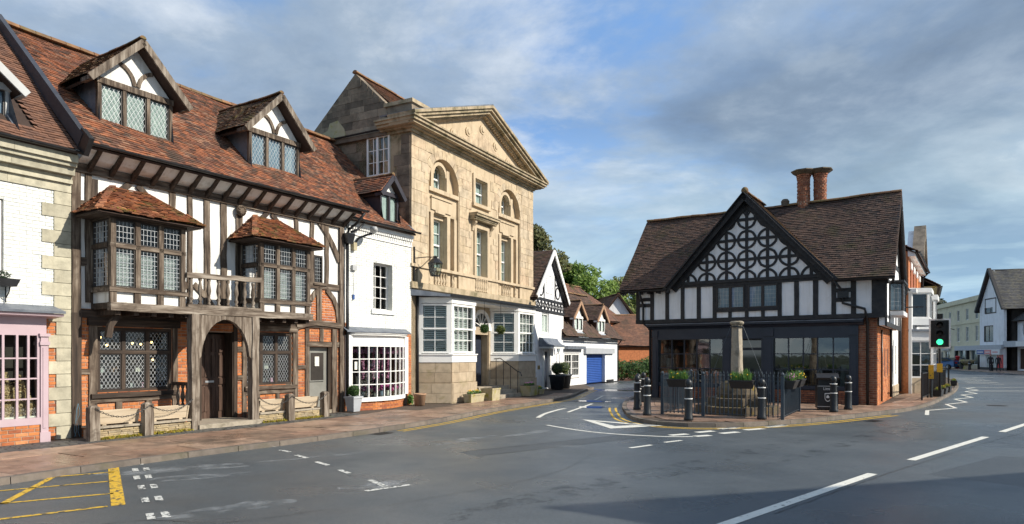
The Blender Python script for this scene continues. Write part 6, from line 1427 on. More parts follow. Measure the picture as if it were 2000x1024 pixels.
ev2 = Vector((0, 2.3+.3, 5.3-2.55)); roof(H2, (-.3, -.3, 2.55), (1, 0, 0), tuple(ev2), [(0, 0), (8.8, 0), (8.8, ev2.length), (0, ev2.length)], 'roof_tile_dark', skip=lambda s, t: any(abs(s-.3-c) < .55 and .2 < t < 1.6 for c in (2.1, 5.5)))
MB().add([(-.3, 2.3, 5.28), (8.5, 2.3, 5.28), (8.5, 4.9, 2.5), (-.3, 4.9, 2.5)], [(0, 1, 2, 3)]).obj('rear_slope', 'roof_tile_dark', H2); MB().prism_x([(0, 2.5), (4.6, 2.5), (2.3, 5.15)], 8.0, 8.18).obj('end_gable', 'plaster_cool', H2)
ridge(H2, (-.3, 2.3, 5.32), (8.5, 2.3, 5.32), r=.12); gutter(H2, (0, -.38, 2.52), (8.5, -.38, 2.52)); pipe(H2, [(8.12, -.3, 2.5), (8.12, -.06, 2.2), (8.12, -.06, 0)], r=.04)
pk = pitch; pitch = ev2.z/ev2.y
for c in (2.1, 5.5): dormer(H2, c, .55, 2.95, 3.55, 4.5, .05, .95, m_cheek='roof_tile_dark', tiles='roof_tile_dark', roofy=lambda z: -.3+(z-2.55)/(ev2.z/ev2.y), lights=2, fm='white_gloss', barge='terracotta', truss=False, lattice=None, over=.15, curtain='shutter')
pitch = pk
# ------------------------------------------------------------------ houses behind
def simple_house(F, u0, u1, y0, y1, eave, rz, label, wall='brown_brick', tiles='roof_tile_far', name='distant_house', hip=0.0, over=.35, wins=(), chim=(), cat='house', gauge=.16, tw=.25):
    h = F.thing(name, label, cat); MB().box(u0, y0, -.1, u1, y1, eave).obj('wall', wall, h); ym = (y0+y1)/2
    for sx in (-1, 1):
        yy = y0-over if sx < 0 else y1+over; up = Vector((0, ym-yy, rz-eave)); l_ = up.length; L_ = u1-u0+2*over; k = hip
        if sx < 0: roof(h, (u0-over, yy, eave), (1, 0, 0), tuple(up), [(0, 0), (L_, 0), (L_-k, l_), (k, l_)], tiles, gauge=gauge, tw=tw)
        else: roof(h, (u1+over, yy, eave), (-1, 0, 0), tuple(up), [(0, 0), (L_, 0), (L_-k, l_), (k, l_)], tiles, gauge=gauge, tw=tw)
    if not hip:
        for x in (u0, u1-.2): MB().prism_x([(y0, eave), (y1, eave), (ym, rz-.12)], x, x+.2).obj('gable', wall, h)
    else:
        for x, e, s_ in ((u0-over, u0-over+hip, 1), (u1+over, u1+over-hip, -1)): MB().add([(x, y0-over, eave), (x, y1+over, eave), (e, ym, rz)], [(0, 1, 2) if s_ < 0 else (0, 2, 1)]).obj('hip_slope', 'roof_under' if False else 'roof_tile_far', h)
    ridge(h, (u0-over+hip, ym, rz), (u1+over-hip, ym, rz), r=.12)
    for x0, x1, z0, z1 in wins: window(h, x0, x1, z0, z1, y0-.04, .07, .08, 2, 2, .03, bd=.0, back=None, g='dark_glass')
    for x, z in chim: c = MB().box(x-.4, ym-.3, rz-.5, x+.4, ym+.3, z).obj('chimney', 'brown_brick', h); MB().lathe([(.12, z), (.1, z+.4)], (x, ym, 0), 10).obj('chimney_pot', 'terracotta', c)
    return h
simple_house(FH2, 11.5, 20.6, 3.6, 9.6, 4.35, 7.3, 'brick house with brown tiled hipped roof rising behind the garage cottage', 'orange_brick', hip=2.6, wins=((18.4, 19.6, 3.0, 4.1),))
Fb = Frame(8.6, 52, R_(20))
simple_house(Fb, -1.5, 3.2, 0, 6, 2.4, 5.0, 'low house with red tiled roof at the end of the lane', 'orange_brick', over=.3)
Fc = Frame(9.2, 58, R_(100)); simple_house(Fc, 0, 8, -1.8, 1.8, 4.3, 7.0, 'white gabled house with brown roof beyond the lane', 'plaster_cool', over=.3)
# rear wing behind the timber-framed house
simple_house(FT, 9.2, 18.0, 6.5, 12.5, 9.0, 12.1, 'red tiled house roof rising behind the timber-framed house', 'brown_brick', over=.2)
# ------------------------------------------------------------------ trees and hedge
def branch_tree(loc, h, label, m, seed, n=9000, leaf=.15, name='tree', spread=.42, trunk_h=.3, conifer=False, blobs=26, group='trees behind the lane', bs=1.0):
    return tree(loc, h, label, m, trunk_h, spread, n, leaf, 'tree', blobs, name=name, seed=seed, group=group, conifer=conifer, bs=bs)
branch_tree((1.9, 53, 0), 11.9, 'dark olive tree rising beside the stone house', 'leaf_conifer', 3, 17000, .17, 'tree', .33, .12, False, 90, bs=.62)
branch_tree((5.6, 66, 0), 10.4, 'bright green spreading tree behind the garage cottage', 'leaf_bright', 8, 16000, .22, spread=.6, trunk_h=.3, blobs=100, bs=.6)
branch_tree((11.5, 70, 0), 9.3, 'mid green tree between cottage roofs and corner building', 'leaf_olive', 12, 9000, .2, spread=.5, trunk_h=.2)
branch_tree((15.5, 78, 0), 9.0, 'bright green tree just left of the corner building roof', 'leaf_bright', 14, 8000, .22, spread=.5, trunk_h=.2)
hd = thing('hedge', 'dark green hedge closing the end of the lane', 'hedge', (8.2, 46, 0))
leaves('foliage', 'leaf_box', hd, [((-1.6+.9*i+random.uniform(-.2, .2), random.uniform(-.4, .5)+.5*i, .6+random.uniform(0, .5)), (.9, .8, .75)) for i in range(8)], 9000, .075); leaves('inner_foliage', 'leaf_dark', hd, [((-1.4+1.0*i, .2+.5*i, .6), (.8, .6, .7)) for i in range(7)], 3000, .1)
# ------------------------------------------------------------------ black-and-white corner building
random.seed(61)
B = FB.thing('corner_timbered_building', 'black-and-white timbered corner building with patterned gable and navy shopfront', 'building')
YU = -.25
MB().box(0.02, 1.6, 0, 8.16, 5.2, 3.0).obj('ground_floor_body', 'interior', B); MB().box(-.4, -.2, 3.0, 8.3, 5.3, 4.5).obj('upper_body', 'plaster_cool', B)
MB().box(-.36, -.2, 2.98, 8.46, 1.6, 3.08).obj('jetty_floor', 'black_timber', B)
MB().box(-.40, YU, 3.0, 8.44, -.1, 4.5).obj('plaster_wall', 'plaster_cool', B)
def bt(u0, u1, z0, z1, y=YU-.03, name='timber', d=.06): return timber(B, ((u0+u1)/2, y+d/2, z0), ((u0+u1)/2, y+d/2, z1), u1-u0, d, 'black_timber', name, jit=.004)
for u0, u1 in ((-.46, -.30), (.15, .31), (.79, .94), (1.42, 1.57), (2.06, 2.22), (2.68, 2.83), (5.04, 5.18), (5.60, 5.76), (6.22, 6.39), (6.81, 6.96), (7.42, 7.58), (8.05, 8.46)): bt(u0, u1, 3.1, 4.45, name='stud')
for z0, z1 in ((2.98, 3.13), (4.34, 4.48)): timber(B, (-.46, YU-.015, (z0+z1)/2), (8.46, YU-.015, (z0+z1)/2), z1-z0, .10, 'black_timber', 'rail', seg=12, jit=.003)
for a, b, z in ((-.3, .15, 3.95), (-.3, .15, 3.72), (6.96, 7.42, 3.62), (6.96, 7.42, 3.95)): timber(B, (a, YU, z), (b, YU, z), .14, .06, 'black_timber', 'rail')
timber(B, (2.7, YU-.01, 3.40), (5.1, YU-.01, 3.40), .12, .10, 'black_timber', 'sill_beam'); MB().box(2.70, YU-.05, 4.30, 5.16, YU+.02, 4.36).obj('head_beam', 'black_timber', B)
for u in (3.27, 3.88, 4.46): bt(u, u+.13, 3.1, 3.36, name='stud')
for x0 in (2.83, 4.0):
    for k in range(2): window(B, x0+k*.52, x0+k*.52+.52, 3.46, 4.30, YU-.06, .05, .08, m='window_dark', lattice=('grid', 4, 5), bd=-.03, back='curtain_blue', name='leaded_casement', g='glass_strong')
bt(3.86, 4.0, 3.46, 4.3, name='mullion')
# main roof
BE, BR = (-.66, 4.32), (2.3, 7.62); bp = (BR[1]-BE[1])/(BR[0]-BE[0]); bl_ = math.hypot(BR[0]-BE[0], BR[1]-BE[1]); GA = (3.96, 7.68); gs = 1.095
def by(z): return BE[0]+(z-BE[1])/bp
for pl_ in ([(0, 0), (1.98, 0), (4.98, bl_), (0, bl_)], [(8.04, 0), (9.8, 0), (9.8, bl_), (5.04, bl_)]): roof(B, (-1.05, *BE), (1, 0, 0), (0, BR[0]-BE[0], BR[1]-BE[1]), pl_, 'roof_tile_dark', skip=lambda s, t: BE[1]+t*(BR[1]-BE[1])/bl_ < GA[1]-gs*abs(s-1.05-GA[0])-.15, base=.09)
roof(B, (8.75, 5.26, 4.32), (-1, 0, 0), (0, -2.96, 3.3), [(0, 0), (9.8, 0), (9.8, bl_), (0, bl_)], 'roof_tile_dark', base=.09)
ridge(B, (-1.05, 2.3, 7.64), (8.75, 2.3, 7.64), m='ridge_tile', r=.11)
MB().box(-1.0, -.62, 4.22, 1.0, -.58, 4.30).obj('fascia', 'black_timber', B); MB().box(6.9, -.62, 4.22, 8.7, -.58, 4.30).obj('fascia', 'black_timber', B)
gutter(B, (-1.05, -.72, 4.29), (1.0, -.72, 4.29)); gutter(B, (6.9, -.72, 4.29), (8.75, -.72, 4.29))
for i in range(6): MB().box(-1.0+i*.38, -.6, 4.16, -.92+i*.38, -.2, 4.27).obj('rafter_foot', 'black_timber', B)
# front gable
gf = -.30; gb = -.62
MB().prism([(1.2, 4.46), (6.72, 4.46), (GA[0], 7.45)], gf, gf+.2).obj('gable_panel', 'plaster_cool', B)
foot = 4.36; hw = (GA[1]-foot)/gs
for sx in (-1, 1):
    up = Vector((-sx*hw, 0, GA[1]-foot)); l_ = up.length; ye = by(foot)+.15; yr = by(GA[1])+.1
    if sx > 0: roof(B, (GA[0]+hw, gb, foot), (0, 1, 0), tuple(up), [(0, 0), (max(.05, ye-gb), 0), (yr-gb, l_), (0, l_)], 'roof_tile_mossy')
    else: roof(B, (GA[0]-hw, yr, foot), (0, -1, 0), tuple(up), [(yr-ye, 0), (yr-gb, 0), (yr-gb, l_), (0, l_)], 'roof_tile_mossy')
    MB().beam((GA[0]+sx*(hw+.02), gb-.03, foot-.13), (GA[0], gb-.03, GA[1]-.13), .24, .06).obj('barge_board', 'black_timber', B)
    MB().beam((GA[0]+sx*(hw-.22), gf-.03, foot-.1), (GA[0], gf-.03, GA[1]-.36), .24, .10).obj('gable_rafter', 'black_timber', B)
    MB().beam((GA[0]+sx*(hw-.06), gb+.03, foot-.02), (GA[0], gb+.03, GA[1]-.02), .03, .5).obj('gable_soffit', 'black_timber', B)
ridge(B, (GA[0], gb-.02, GA[1]+.03), (GA[0], 2.2, GA[1]+.03), m='ridge_tile', r=.11)
o = MB().sphere((GA[0], gb+.05, GA[1]+.08), .13, 10, 6).obj('ridge_end', 'ridge_tile', B, True)
GX = [1.0, 1.735, 2.47, 3.215, 3.96, 4.70, 5.44, 6.18, 6.92]; GZ = [4.52, 5.26, 6.0, 6.74]
def in_g(x, z, e=.12): return z > 4.46 and z < GA[1]-.30-gs*abs(x-GA[0])-e*.6
for z in GZ[1:]:
    h = (GA[1]-.36-z)/gs; timber(B, (GA[0]-h, gf-.0125, z), (GA[0]+h, gf-.0125, z), .11, .045, 'black_timber', 'gable_rail', seg=14, jit=.007)
MB().box(1.15, gf-.06, 4.44, 6.77, gf+.01, 4.56).obj('gable_tie', 'black_timber', B)
for x in GX[1:-1]:
    zt = GA[1]-.42-gs*abs(x-GA[0])
    if zt > 4.7: timber(B, (x, gf-.0115, 4.52), (x, gf-.0115, zt), .11, .043, 'black_timber', 'gable_stud', seg=9, jit=.007)
rr = .318
for x in GX:
    for z in GZ:
        run = []
        for k in range(25):
            a = 2*math.pi*k/24; p = (x+rr*math.cos(a), z+rr*math.sin(a))
            p = (p[0]+random.uniform(-.008, .008), p[1]+random.uniform(-.008, .008))
            if in_g(*p): run.append(p)
            else:
                if len(run) > 2: timber_curve(B, run, .088, gf-.028, gf+.01, 'black_timber', 'gable_arc')
                run = []
        if len(run) > 2: timber_curve(B, run, .088, gf-.028, gf+.01, 'black_timber', 'gable_arc')
for sx in (-1, 1): timber_curve(B, [(GA[0]+sx*.02, 6.85), (GA[0]+sx*.1, 6.98), (GA[0]+sx*.22, 7.08)], .05, gf-.028, gf+.01, 'black_timber', 'gable_arc')
# chimneys
for u, y in ((5.42, 2.35), (5.98, 2.55)):
    c = MB().lathe([(.23, 7.4), (.22, 8.75)], (u, y, 0), 12).obj('chimney', 'mortar', B); mb = MB()
    for r in range(19):
        for k in range(11):
            a0 = 2*math.pi*(k+(r % 2)*.5)/11; a1 = a0+2*math.pi/11-.05; z0 = 7.42+r*.07; R0 = .235+random.uniform(-.008, .012)+(.0 if r < 17 else .02*(r-16)); r0 = .18
            P = lambda r_, a, z: (u+r_*math.cos(a), y+r_*math.sin(a), z)
            mb.hexa([P(r0, a0, z0), P(R0, a0, z0), P(R0, a1, z0), P(r0, a1, z0), P(r0, a0, z0+.06), P(R0, a0, z0+.06), P(R0, a1, z0+.06), P(r0, a1, z0+.06)])
    mb.obj('chimney_bricks', 'brown_brick', c, kind='stuff')
    MB().lathe([(.30, 8.75), (.40, 8.82), (.47, 8.87), (.46, 8.91), (.2, 8.95)], (u, y, 0), 8).obj('chimney_cap', 'mossy_stone', c)
MB().lathe([(.14, 7.6), (.16, 7.8), (.1, 7.88)], (4.75, 2.3, 0), 10).obj('vent', 'grey_stone', B)
# shopfront
bricks(B, [(0, 0), (.16, 0), (.16, 2.98), (0, 2.98)], 0, 'brown_brick', thick=.3); bricks(B, [(7.62, 0), (8.18, 0), (8.18, 2.98), (7.62, 2.98)], 0, 'brown_brick', thick=.3)
sf = MB().box(.16, -.06, 2.33, 7.62, .3, 2.74).obj('shopfront', 'navy_paint', B)
MB().prism_x([(.3, 2.74), (-.07, 2.74), (-.14, 2.82), (-.26, 2.86), (-.26, 2.92), (.3, 2.97)], -.02, 7.78).obj('cornice', 'navy_paint', sf); MB().box(-.04, -.30, 2.925, 7.8, .2, 2.955).obj('lead_capping', 'lead', sf)
for u0, u1 in ((.16, .39), (2.99, 3.32), (4.5, 4.84), (7.34, 7.62)):
    MB().box(u0, -.08, 0, u1, .3, 2.33).obj('pilaster', 'navy_paint', sf); MB().box(u0-.02, -.11, 0, u1+.02, -.08, .3).obj('pilaster_plinth', 'navy_paint', sf); MB().box(u0+.05, -.10, .4, u1-.05, -.08, 2.1).obj('pilaster_panel', 'navy_paint', sf)
    MB().box(u0-.01, -.12, 2.42, u1+.01, -.06, 2.68).obj('bracket', 'navy_paint', sf)
for u0, u1, xs in ((.39, 2.99, [.39, .93, 1.44, 1.95, 2.46, 2.99]), (4.84, 7.34, [4.84, 5.34, 5.84, 6.31, 6.82, 7.34])):
    MB().box(u0, -.02, .50, u1, .25, .62).obj('window_sill', 'navy_paint', sf); MB().box(u0, .04, 0, u1, .25, .5).obj('stall_riser', 'navy_paint', sf)
    bricks(sf, [(u0+.02, .02), (u1-.02, .02), (u1-.02, .48), (u0+.02, .48)], .035, 'brown_brick', back=False)
    zs = [.62, 1.2, 1.76, 2.33]
    for x in xs[1:-1]: MB().box(x-.02, .06, .62, x+.02, .12, 2.33).obj('glazing_bar', 'navy_paint', sf)
    for z in zs[1:-1]: MB().box(u0, .065, z-.018, u1, .115, z+.018).obj('glazing_bar', 'navy_paint', sf)
    for a, b in zip(xs, xs[1:]):
        for c, d in zip(zs, zs[1:]): t = random.uniform(-.004, .004); MB().quad((a, .09+t, c), (b, .09-t, c), (b, .09-t, d), (a, .09+t, d)).obj('pane', 'glass_shop', sf)
    MB().box(u0, 1.5, .3, u1, 1.55, 2.9).obj('room_behind', 'interior', sf); MB().box(u0, .3, .5, u1, 1.5, .55).obj('display_floor', 'interior_mid', sf)
    for k in range(5): x = u0+.3+k*.5; MB().box(x-.15, .5, .55, x+.15, .7, random.uniform(.9, 1.6)).obj('display_stand', random.choice(['interior_mid', 'door_oak', 'curtain', 'notice']), sf)
for a, b in ((3.32, 3.42), (4.40, 4.5)): MB().box(a, .0, 0, b, .3, 2.33).obj('door_post', 'navy_paint', sf)
dd = MB().box(3.42, .55, .02, 4.40, .60, 2.0).obj('shop_door', 'navy_paint', sf); MB().box(3.55, .53, .9, 4.27, .555, 1.9).obj('door_glass', 'dark_glass', sf); MB().box(3.42, .5, 2.0, 4.4, .55, 2.33).obj('transom_light', 'dark_glass', sf)
MB().box(3.34, .3, 2.28, 4.48, .6, 2.33).obj('porch_soffit', 'navy_paint', sf)
pipe(B, [(-.15, -.72, 4.25), (-.15, -.4, 3.9), (-.12, -.34, 3.7), (-.12, -.34, 3.0), (.06, -.06, 2.75), (.06, -.06, .02)], r=.045)
pipe(B, [(6.95, -.72, 4.26), (7.18, -.36, 3.9), (7.18, -.36, 3.5), (7.85, -.36, 3.28), (7.9, -.3, 3.0), (7.9, -.06, 2.8), (7.9, -.06, .02)], r=.045); MB().box(7.02, -.42, 3.68, 7.36, -.3, 3.9).obj('hopper', 'black_metal', B)
# right-hand side wall, towards the main street
sw = MB().box(.02, .0, 0, 5.2, .25, 2.72).obj('side_wall', 'mortar', B); sw.location = (8.18, 0, 0); sw.rotation_euler = (0, 0, R_(90))
bricks(sw, [(0, 0), (5.2, 0), (5.2, 2.72), (0, 2.72)], -.003, 'orange_brick', holes=[(1.1, 1.35, .95, 1.95), (2.3, 2.55, .95, 1.95), (3.3, 3.55, .95, 1.95)], back=False)
for x in (1.1, 2.3, 3.3): MB().box(x, -.012, .95, x+.25, -.004, 1.95).obj('blocked_window', 'dormer_black', sw)
pipe(B, [(8.24, .9, 2.6), (8.24, .9, 0.1)], r=.03); pipe(B, [(8.27, 3.9, 4.1), (8.27, 3.9, .1)], r=.05)
su = MB().box(-.2, 0, 2.72, 5.2, .2, 4.4).obj('side_upper_wall', 'plaster_cool', B); su.location = (8.46, 0, 0); su.rotation_euler = (0, 0, R_(90))
for x in (-.15, .9, 3.4, 4.4, 5.1): MB().box(x-.09, -.03, 2.72, x+.09, .02, 4.4).obj('stud', 'black_timber', su)
for z in (2.76, 4.3): MB().box(-.25, -.035, z-.08, 5.2, .02, z+.08).obj('rail', 'black_timber', su)
ow = MB().box(1.1, -.42, 3.1, 2.9, 0, 3.25).obj('oriel_window', 'grey_white', B); ow.location = (8.46, 0, 0); ow.rotation_euler = (0, 0, R_(90))
for a, b in (((1.1, 0), (1.4, -.4)), ((1.4, -.4), (2.6, -.4)), ((2.6, -.4), (2.9, 0))):
    a, b = Vector(a), Vector(b); L_ = (b-a).length; w = window(ow, 0, L_, 3.25, 4.25, 0, .04, .06, max(2, int(L_/.22)), 4, .015, m='window_dark', g='glass_strong', back=None, name='oriel_light', lattice=('grid', max(2, int(L_/.16)), 6)); w.location = (a.x, a.y, 0); w.rotation_euler = (0, 0, math.atan2((b-a).y, (b-a).x))
MB().box(1.0, -.45, 4.25, 3.0, 0, 4.32).obj('oriel_head', 'black_timber', ow)
MB().prism_x([(-.5, 4.3), (5.1, 4.3), (2.3, 7.42)], 8.40, 8.5).obj('end_gable', 'plaster_cool', B)
for y0, y1 in ((-.6, 2.3), (5.2, 2.3)): MB().beam((8.7, y0, 4.18), (8.7, y1, 7.46), .26, .07, (1, 0, 0)).obj('barge_board', 'black_timber', B); MB().beam((8.52, y0+.25*(1 if y0 < 0 else -1), 4.2), (8.52, y1, 7.2), .3, .05, (1, 0, 0)).obj('gable_rafter', 'black_timber', B)
for z in (4.9, 5.6, 6.3): MB().box(8.50, 2.3-(7.3-z)*.85, z, 8.53, 2.3+(7.3-z)*.85, z+.15).obj('gable_rail', 'black_timber', B)
MB().box(-.42, -.2, 3.0, -.2, 5.2, 4.4).obj('left_wall', 'plaster_cool', B); MB().box(.0, .3, 0, .2, 5.2, 3.0).obj('left_ground_wall', 'brown_brick', B); MB().prism_x([(-.4, 4.3), (5.0, 4.3), (2.3, 7.42)], -.42, -.3).obj('end_gable', 'plaster_cool', B)
# ------------------------------------------------------------------ market cross inside its railings
random.seed(67)
FC = Frame(4.36, 19.30, math.atan2(17.6-19.3, 7.15-4.36))
mc = FC.thing('market_cross', 'worn stone market cross shaft on mossy steps inside railings', 'monument', u=1.75, y=1.55)
def octo(r, rot=22.5): return [(r*math.cos(R_(rot+45*k)), r*math.sin(R_(rot+45*k))) for k in range(8)]
for r, z0, z1 in ((1.2, 0, .24), (.86, .24, .48)):
    P_ = octo(r)
    for k in range(8):
        a, b = Vector(P_[k]), Vector(P_[(k+1) % 8]); g_ = (b-a)*.012; j = random.uniform(-.03, .03)
        MB().slab([tuple(a+g_), tuple(b-g_), tuple((b-g_)*.55), tuple((a+g_)*.55)], z0, z1+j*.4).obj('step_stone', 'mossy_stone', mc)
    MB().slab([(x*.7, y*.7) for x, y in P_], z0, z1-.02).obj('step_core', 'mossy_stone', mc)
MB().lathe([(.55, .46), (.58, .58), (.54, .76), (.42, .92), (.3, .98)], n=10).obj('socket_stone', 'mossy_stone', mc)
mb = MB(); prof = []
n = 14
vs = []
for i in range(15):
    k = i/14; z = .95+k*1.72; w = .165-.03*k
    for j in range(12):
        a = 2*math.pi*j/12; sq = 1/max(abs(math.cos(a+.3)), abs(math.sin(a+.3)))**.55; r = w*sq*.95*(1+random.uniform(-.035, .035)); vs.append((r*math.cos(a), r*math.sin(a), z))
fs = [(i*12+j, i*12+(j+1) % 12, (i+1)*12+(j+1) % 12, (i+1)*12+j) for i in range(14) for j in range(12)]+[tuple(14*12+j for j in range(12))]
mb.add(vs, fs).obj('shaft', 'monument_stone', mc); MB().lathe([(.17, 2.62), (.2, 2.66), (.2, 2.70), (.15, 2.73)], n=10).obj('cap', 'monument_stone', mc)
MB().lathe([(.185, 2.54), (.185, 2.58)], n=14).obj('iron_band', 'black_metal', mc)
for a in (20, 110, 200, 290): MB().tube([(.18*math.cos(R_(a)), .18*math.sin(R_(a)), 2.56), (.95*math.cos(R_(a)), .95*math.sin(R_(a)), .52)], .007, 5).obj('stay_chain', 'railing_metal', mc)
rw, rd = 3.27, 2.85
RA = FC.thing('iron_railings', 'dark iron railings with spear tops around the market cross', 'railing')
bar = MB(); bar.box(-.0125, -.0125, .06, .0125, .0125, 1.12); bar.lathe([(.011, 1.12), (.022, 1.15), (.004, 1.22)], n=6); bar_me = bar.mesh('railing_bar', 'railing_metal')
post = MB().box(-.04, -.04, 0, .04, .04, 1.16).lathe([(.02, 1.16), (.05, 1.19), (.05, 1.22), (.02, 1.26)], n=8).mesh('railing_post', 'railing_metal')
cs = [(0, 0), (rw, 0), (rw, rd), (0, rd)]
for k in range(4):
    a, b = Vector(cs[k]), Vector(cs[(k+1) % 4]); L_ = (b-a).length; n = int(L_/.115); link('railing_post', post, RA, (a.x, a.y, 0)); mid = a.lerp(b, .5)
    for z in (.10, 1.03): MB().beam((a.x, a.y, z), (b.x, b.y, z), .035, .012, (0, 0, 1)).obj('rail', 'railing_metal', RA)
    for i in range(1, n): p = a.lerp(b, i/n); link('railing_bar', bar_me, RA, (p.x, p.y, 0))
    if k == 0: link('railing_post', post, RA, (b.x*.36, 0, 0))
def flower_box(u, y, w, rz, label, fl, z=.82):
    x, yy = FC.w(u, y); t = thing('flower_box', label, 'planter', (x, yy, z), FC.rz+rz, 'black flower boxes hung on the railings')
    MB().frustum(.04, -.2, w-.04, -.02, 0, 0, -.27, w, 0, .2).obj('box', 'planter_dark', t); MB().box(-.01, -.285, .2, w+.01, .01, .225).obj('rim', 'planter_dark', t); MB().box(.02, -.25, .215, w-.02, -.02, .23).obj('soil', 'soil', t)
    mb = MB(); fb = MB()
    for i in range(150):
        bx, by_ = random.uniform(.05, w-.05), random.uniform(-.22, -.04); h = random.uniform(.08, .3); lx, ly = random.gauss(0, .05), random.gauss(0, .05); s_ = .009
        mb.add([(bx-s_, by_, .22), (bx+s_, by_, .22), (bx+lx*.5+s_*.8, by_+ly*.5, .22+h*.7), (bx+lx, by_+ly, .22+h), (bx+lx*.5-s_*.8, by_+ly*.5, .22+h*.7)], [(0, 1, 2, 3, 4)])
        if i % 9 == 0: fb.sphere((bx+lx, by_+ly, .22+h*.6), .02, 6, 4)
    mb.obj('leaves', 'stem_green', t); fb.obj('flowers', fl, t)
    return t
flower_box(.22, -.03, .62, 0, 'black box of daffodil leaves on the front railings, left one', 'flower_yellow'); flower_box(1.95, -.03, .62, 0, 'black box of yellow flowers on the front railings in front of the shaft', 'flower_yellow')
flower_box(rw+.03, .08, .7, R_(90), 'black box of pink and yellow flowers on the side railings', 'flower_pink'); flower_box(rw+.03, 1.25, .85, R_(90), 'black box of tall yellow daffodils on the side railings near the bin', 'flower_yellow')
flower_box(1.3, rd+.0, .6, 0, 'black box of flowers on the rear railings behind the cross', 'flower_yellow')
# bollards
bm = MB().lathe([(.155, 0), (.155, .06), (.13, .1), (.115, .84), (.12, .85), (.12, .87), (.08, .88), (.075, .9)], n=18)
bpt = thing('bollard', 'black bollard at the front kerb, left of the two in front of the railings', 'bollard', (4.62, 17.42, .02), 0, 'black bollards around the island'); bpt.scale = (.8, .8, .98)
bm.obj('shaft', 'bollard_metal', bpt, True); MB().sphere((0, 0, .99), .115, 16, 10, 1.0).obj('ball', 'bollard_metal', bpt, True)
for z in (.565, .845): MB().lathe([(.1235 if z > .8 else .129, z), (.1265 if z > .8 else .132, z+.004), (.1265 if z > .8 else .132, z+.022), (.123 if z > .8 else .128, z+.026)], n=18).obj('white_band', 'white_band', bpt)
for x, y, lab in ((6.65, 17.72, 'black bollard at the front kerb, right of the two in front of the railings'), (3.83, 18.85, 'black bollard at the lane corner of the island, nearest the road'), (3.90, 20.75, 'black bollard at the lane corner of the island, leftmost one'), (4.25, 22.4, 'black bollard on the lane side, just behind the leftmost one'), (4.75, 24.0, 'black bollard on the lane side, farthest back beside the corner building'), (9.62, 19.9, 'black bollard standing in front of the litter bin'), (10.48, 20.75, 'black bollard on the right of the litter bin, by the brick corner')):
    clone(bpt, (x, y, .02), random.uniform(0, 6), lab).rotation_euler[0] = random.uniform(-.012, .012)
# litter bin
LB = thing('litter_bin', 'black litter bin with hooded top beside the railings', 'bin', (9.78, 20.7, .02), FC.rz+R_(14)); LB.scale = (.88, .88, .95)
MB().box(-.33, -.3, .06, .33, .3, .80).obj('body', 'planter_dark', LB); MB().box(-.28, -.25, 0, .28, .25, .06).obj('plinth', 'black_metal', LB); MB().prism_x([(-.33, 1.0), (-.36, 1.06), (-.22, 1.16), (.0, 1.2), (.22, 1.16), (.34, 1.06), (.33, 1.0)], -.36, .36).obj('hood', 'planter_dark', LB)
for x in (-.3, .25):
    for y in (-.28, .23): MB().box(x, y, .8, x+.05, y+.05, 1.01).obj('hood_post', 'planter_dark', LB)
MB().box(-.3, -.2, .8, .3, .2, .98).obj('inner_liner', 'black_metal', LB)
for z in (.12, .78): MB().box(-.335, -.306, z, .335, -.299, z+.012).obj('trim_line', 'white_band', LB)
def text(par, s, size, loc, m, rot=(90, 0, 0), name='lettering', ext=.002, rz=0):
    cu = bpy.data.curves.new(name, 'FONT'); cu.body = s; cu.size = size; cu.align_x = 'CENTER'; cu.extrude = ext
    tmp = bpy.data.objects.new('tmp_text', cu); COL.objects.link(tmp); dg = bpy.context.evaluated_depsgraph_get(); dg.update()
    me = bpy.data.meshes.new_from_object(tmp.evaluated_get(dg)); bpy.data.objects.remove(tmp); me.materials.clear(); me.materials.append(MT[m])
    o = link(name, me, par, loc); o.rotation_euler = tuple(R_(a) for a in rot); return o
text(LB, 'Litter', .13, (0, -.304, .66), 'white_band')
cr = [(-.1, .56), (.1, .56), (.1, .38), (.06, .31), (0, .28), (-.06, .31), (-.1, .38)]
MB().prism(cr, -.306, -.299).obj('crest', 'white_band', LB); MB().prism([(x*.8, .42+(z-.42)*.8) for x, z in cr], -.309, -.3).obj('crest_field', 'planter_dark', LB); MB().prism([(-.04, .40), (.04, .40), (.05, .44), (.02, .49), (-.03, .49), (-.05, .44)], -.312, -.3).obj('crest_charge', 'white_band', LB)
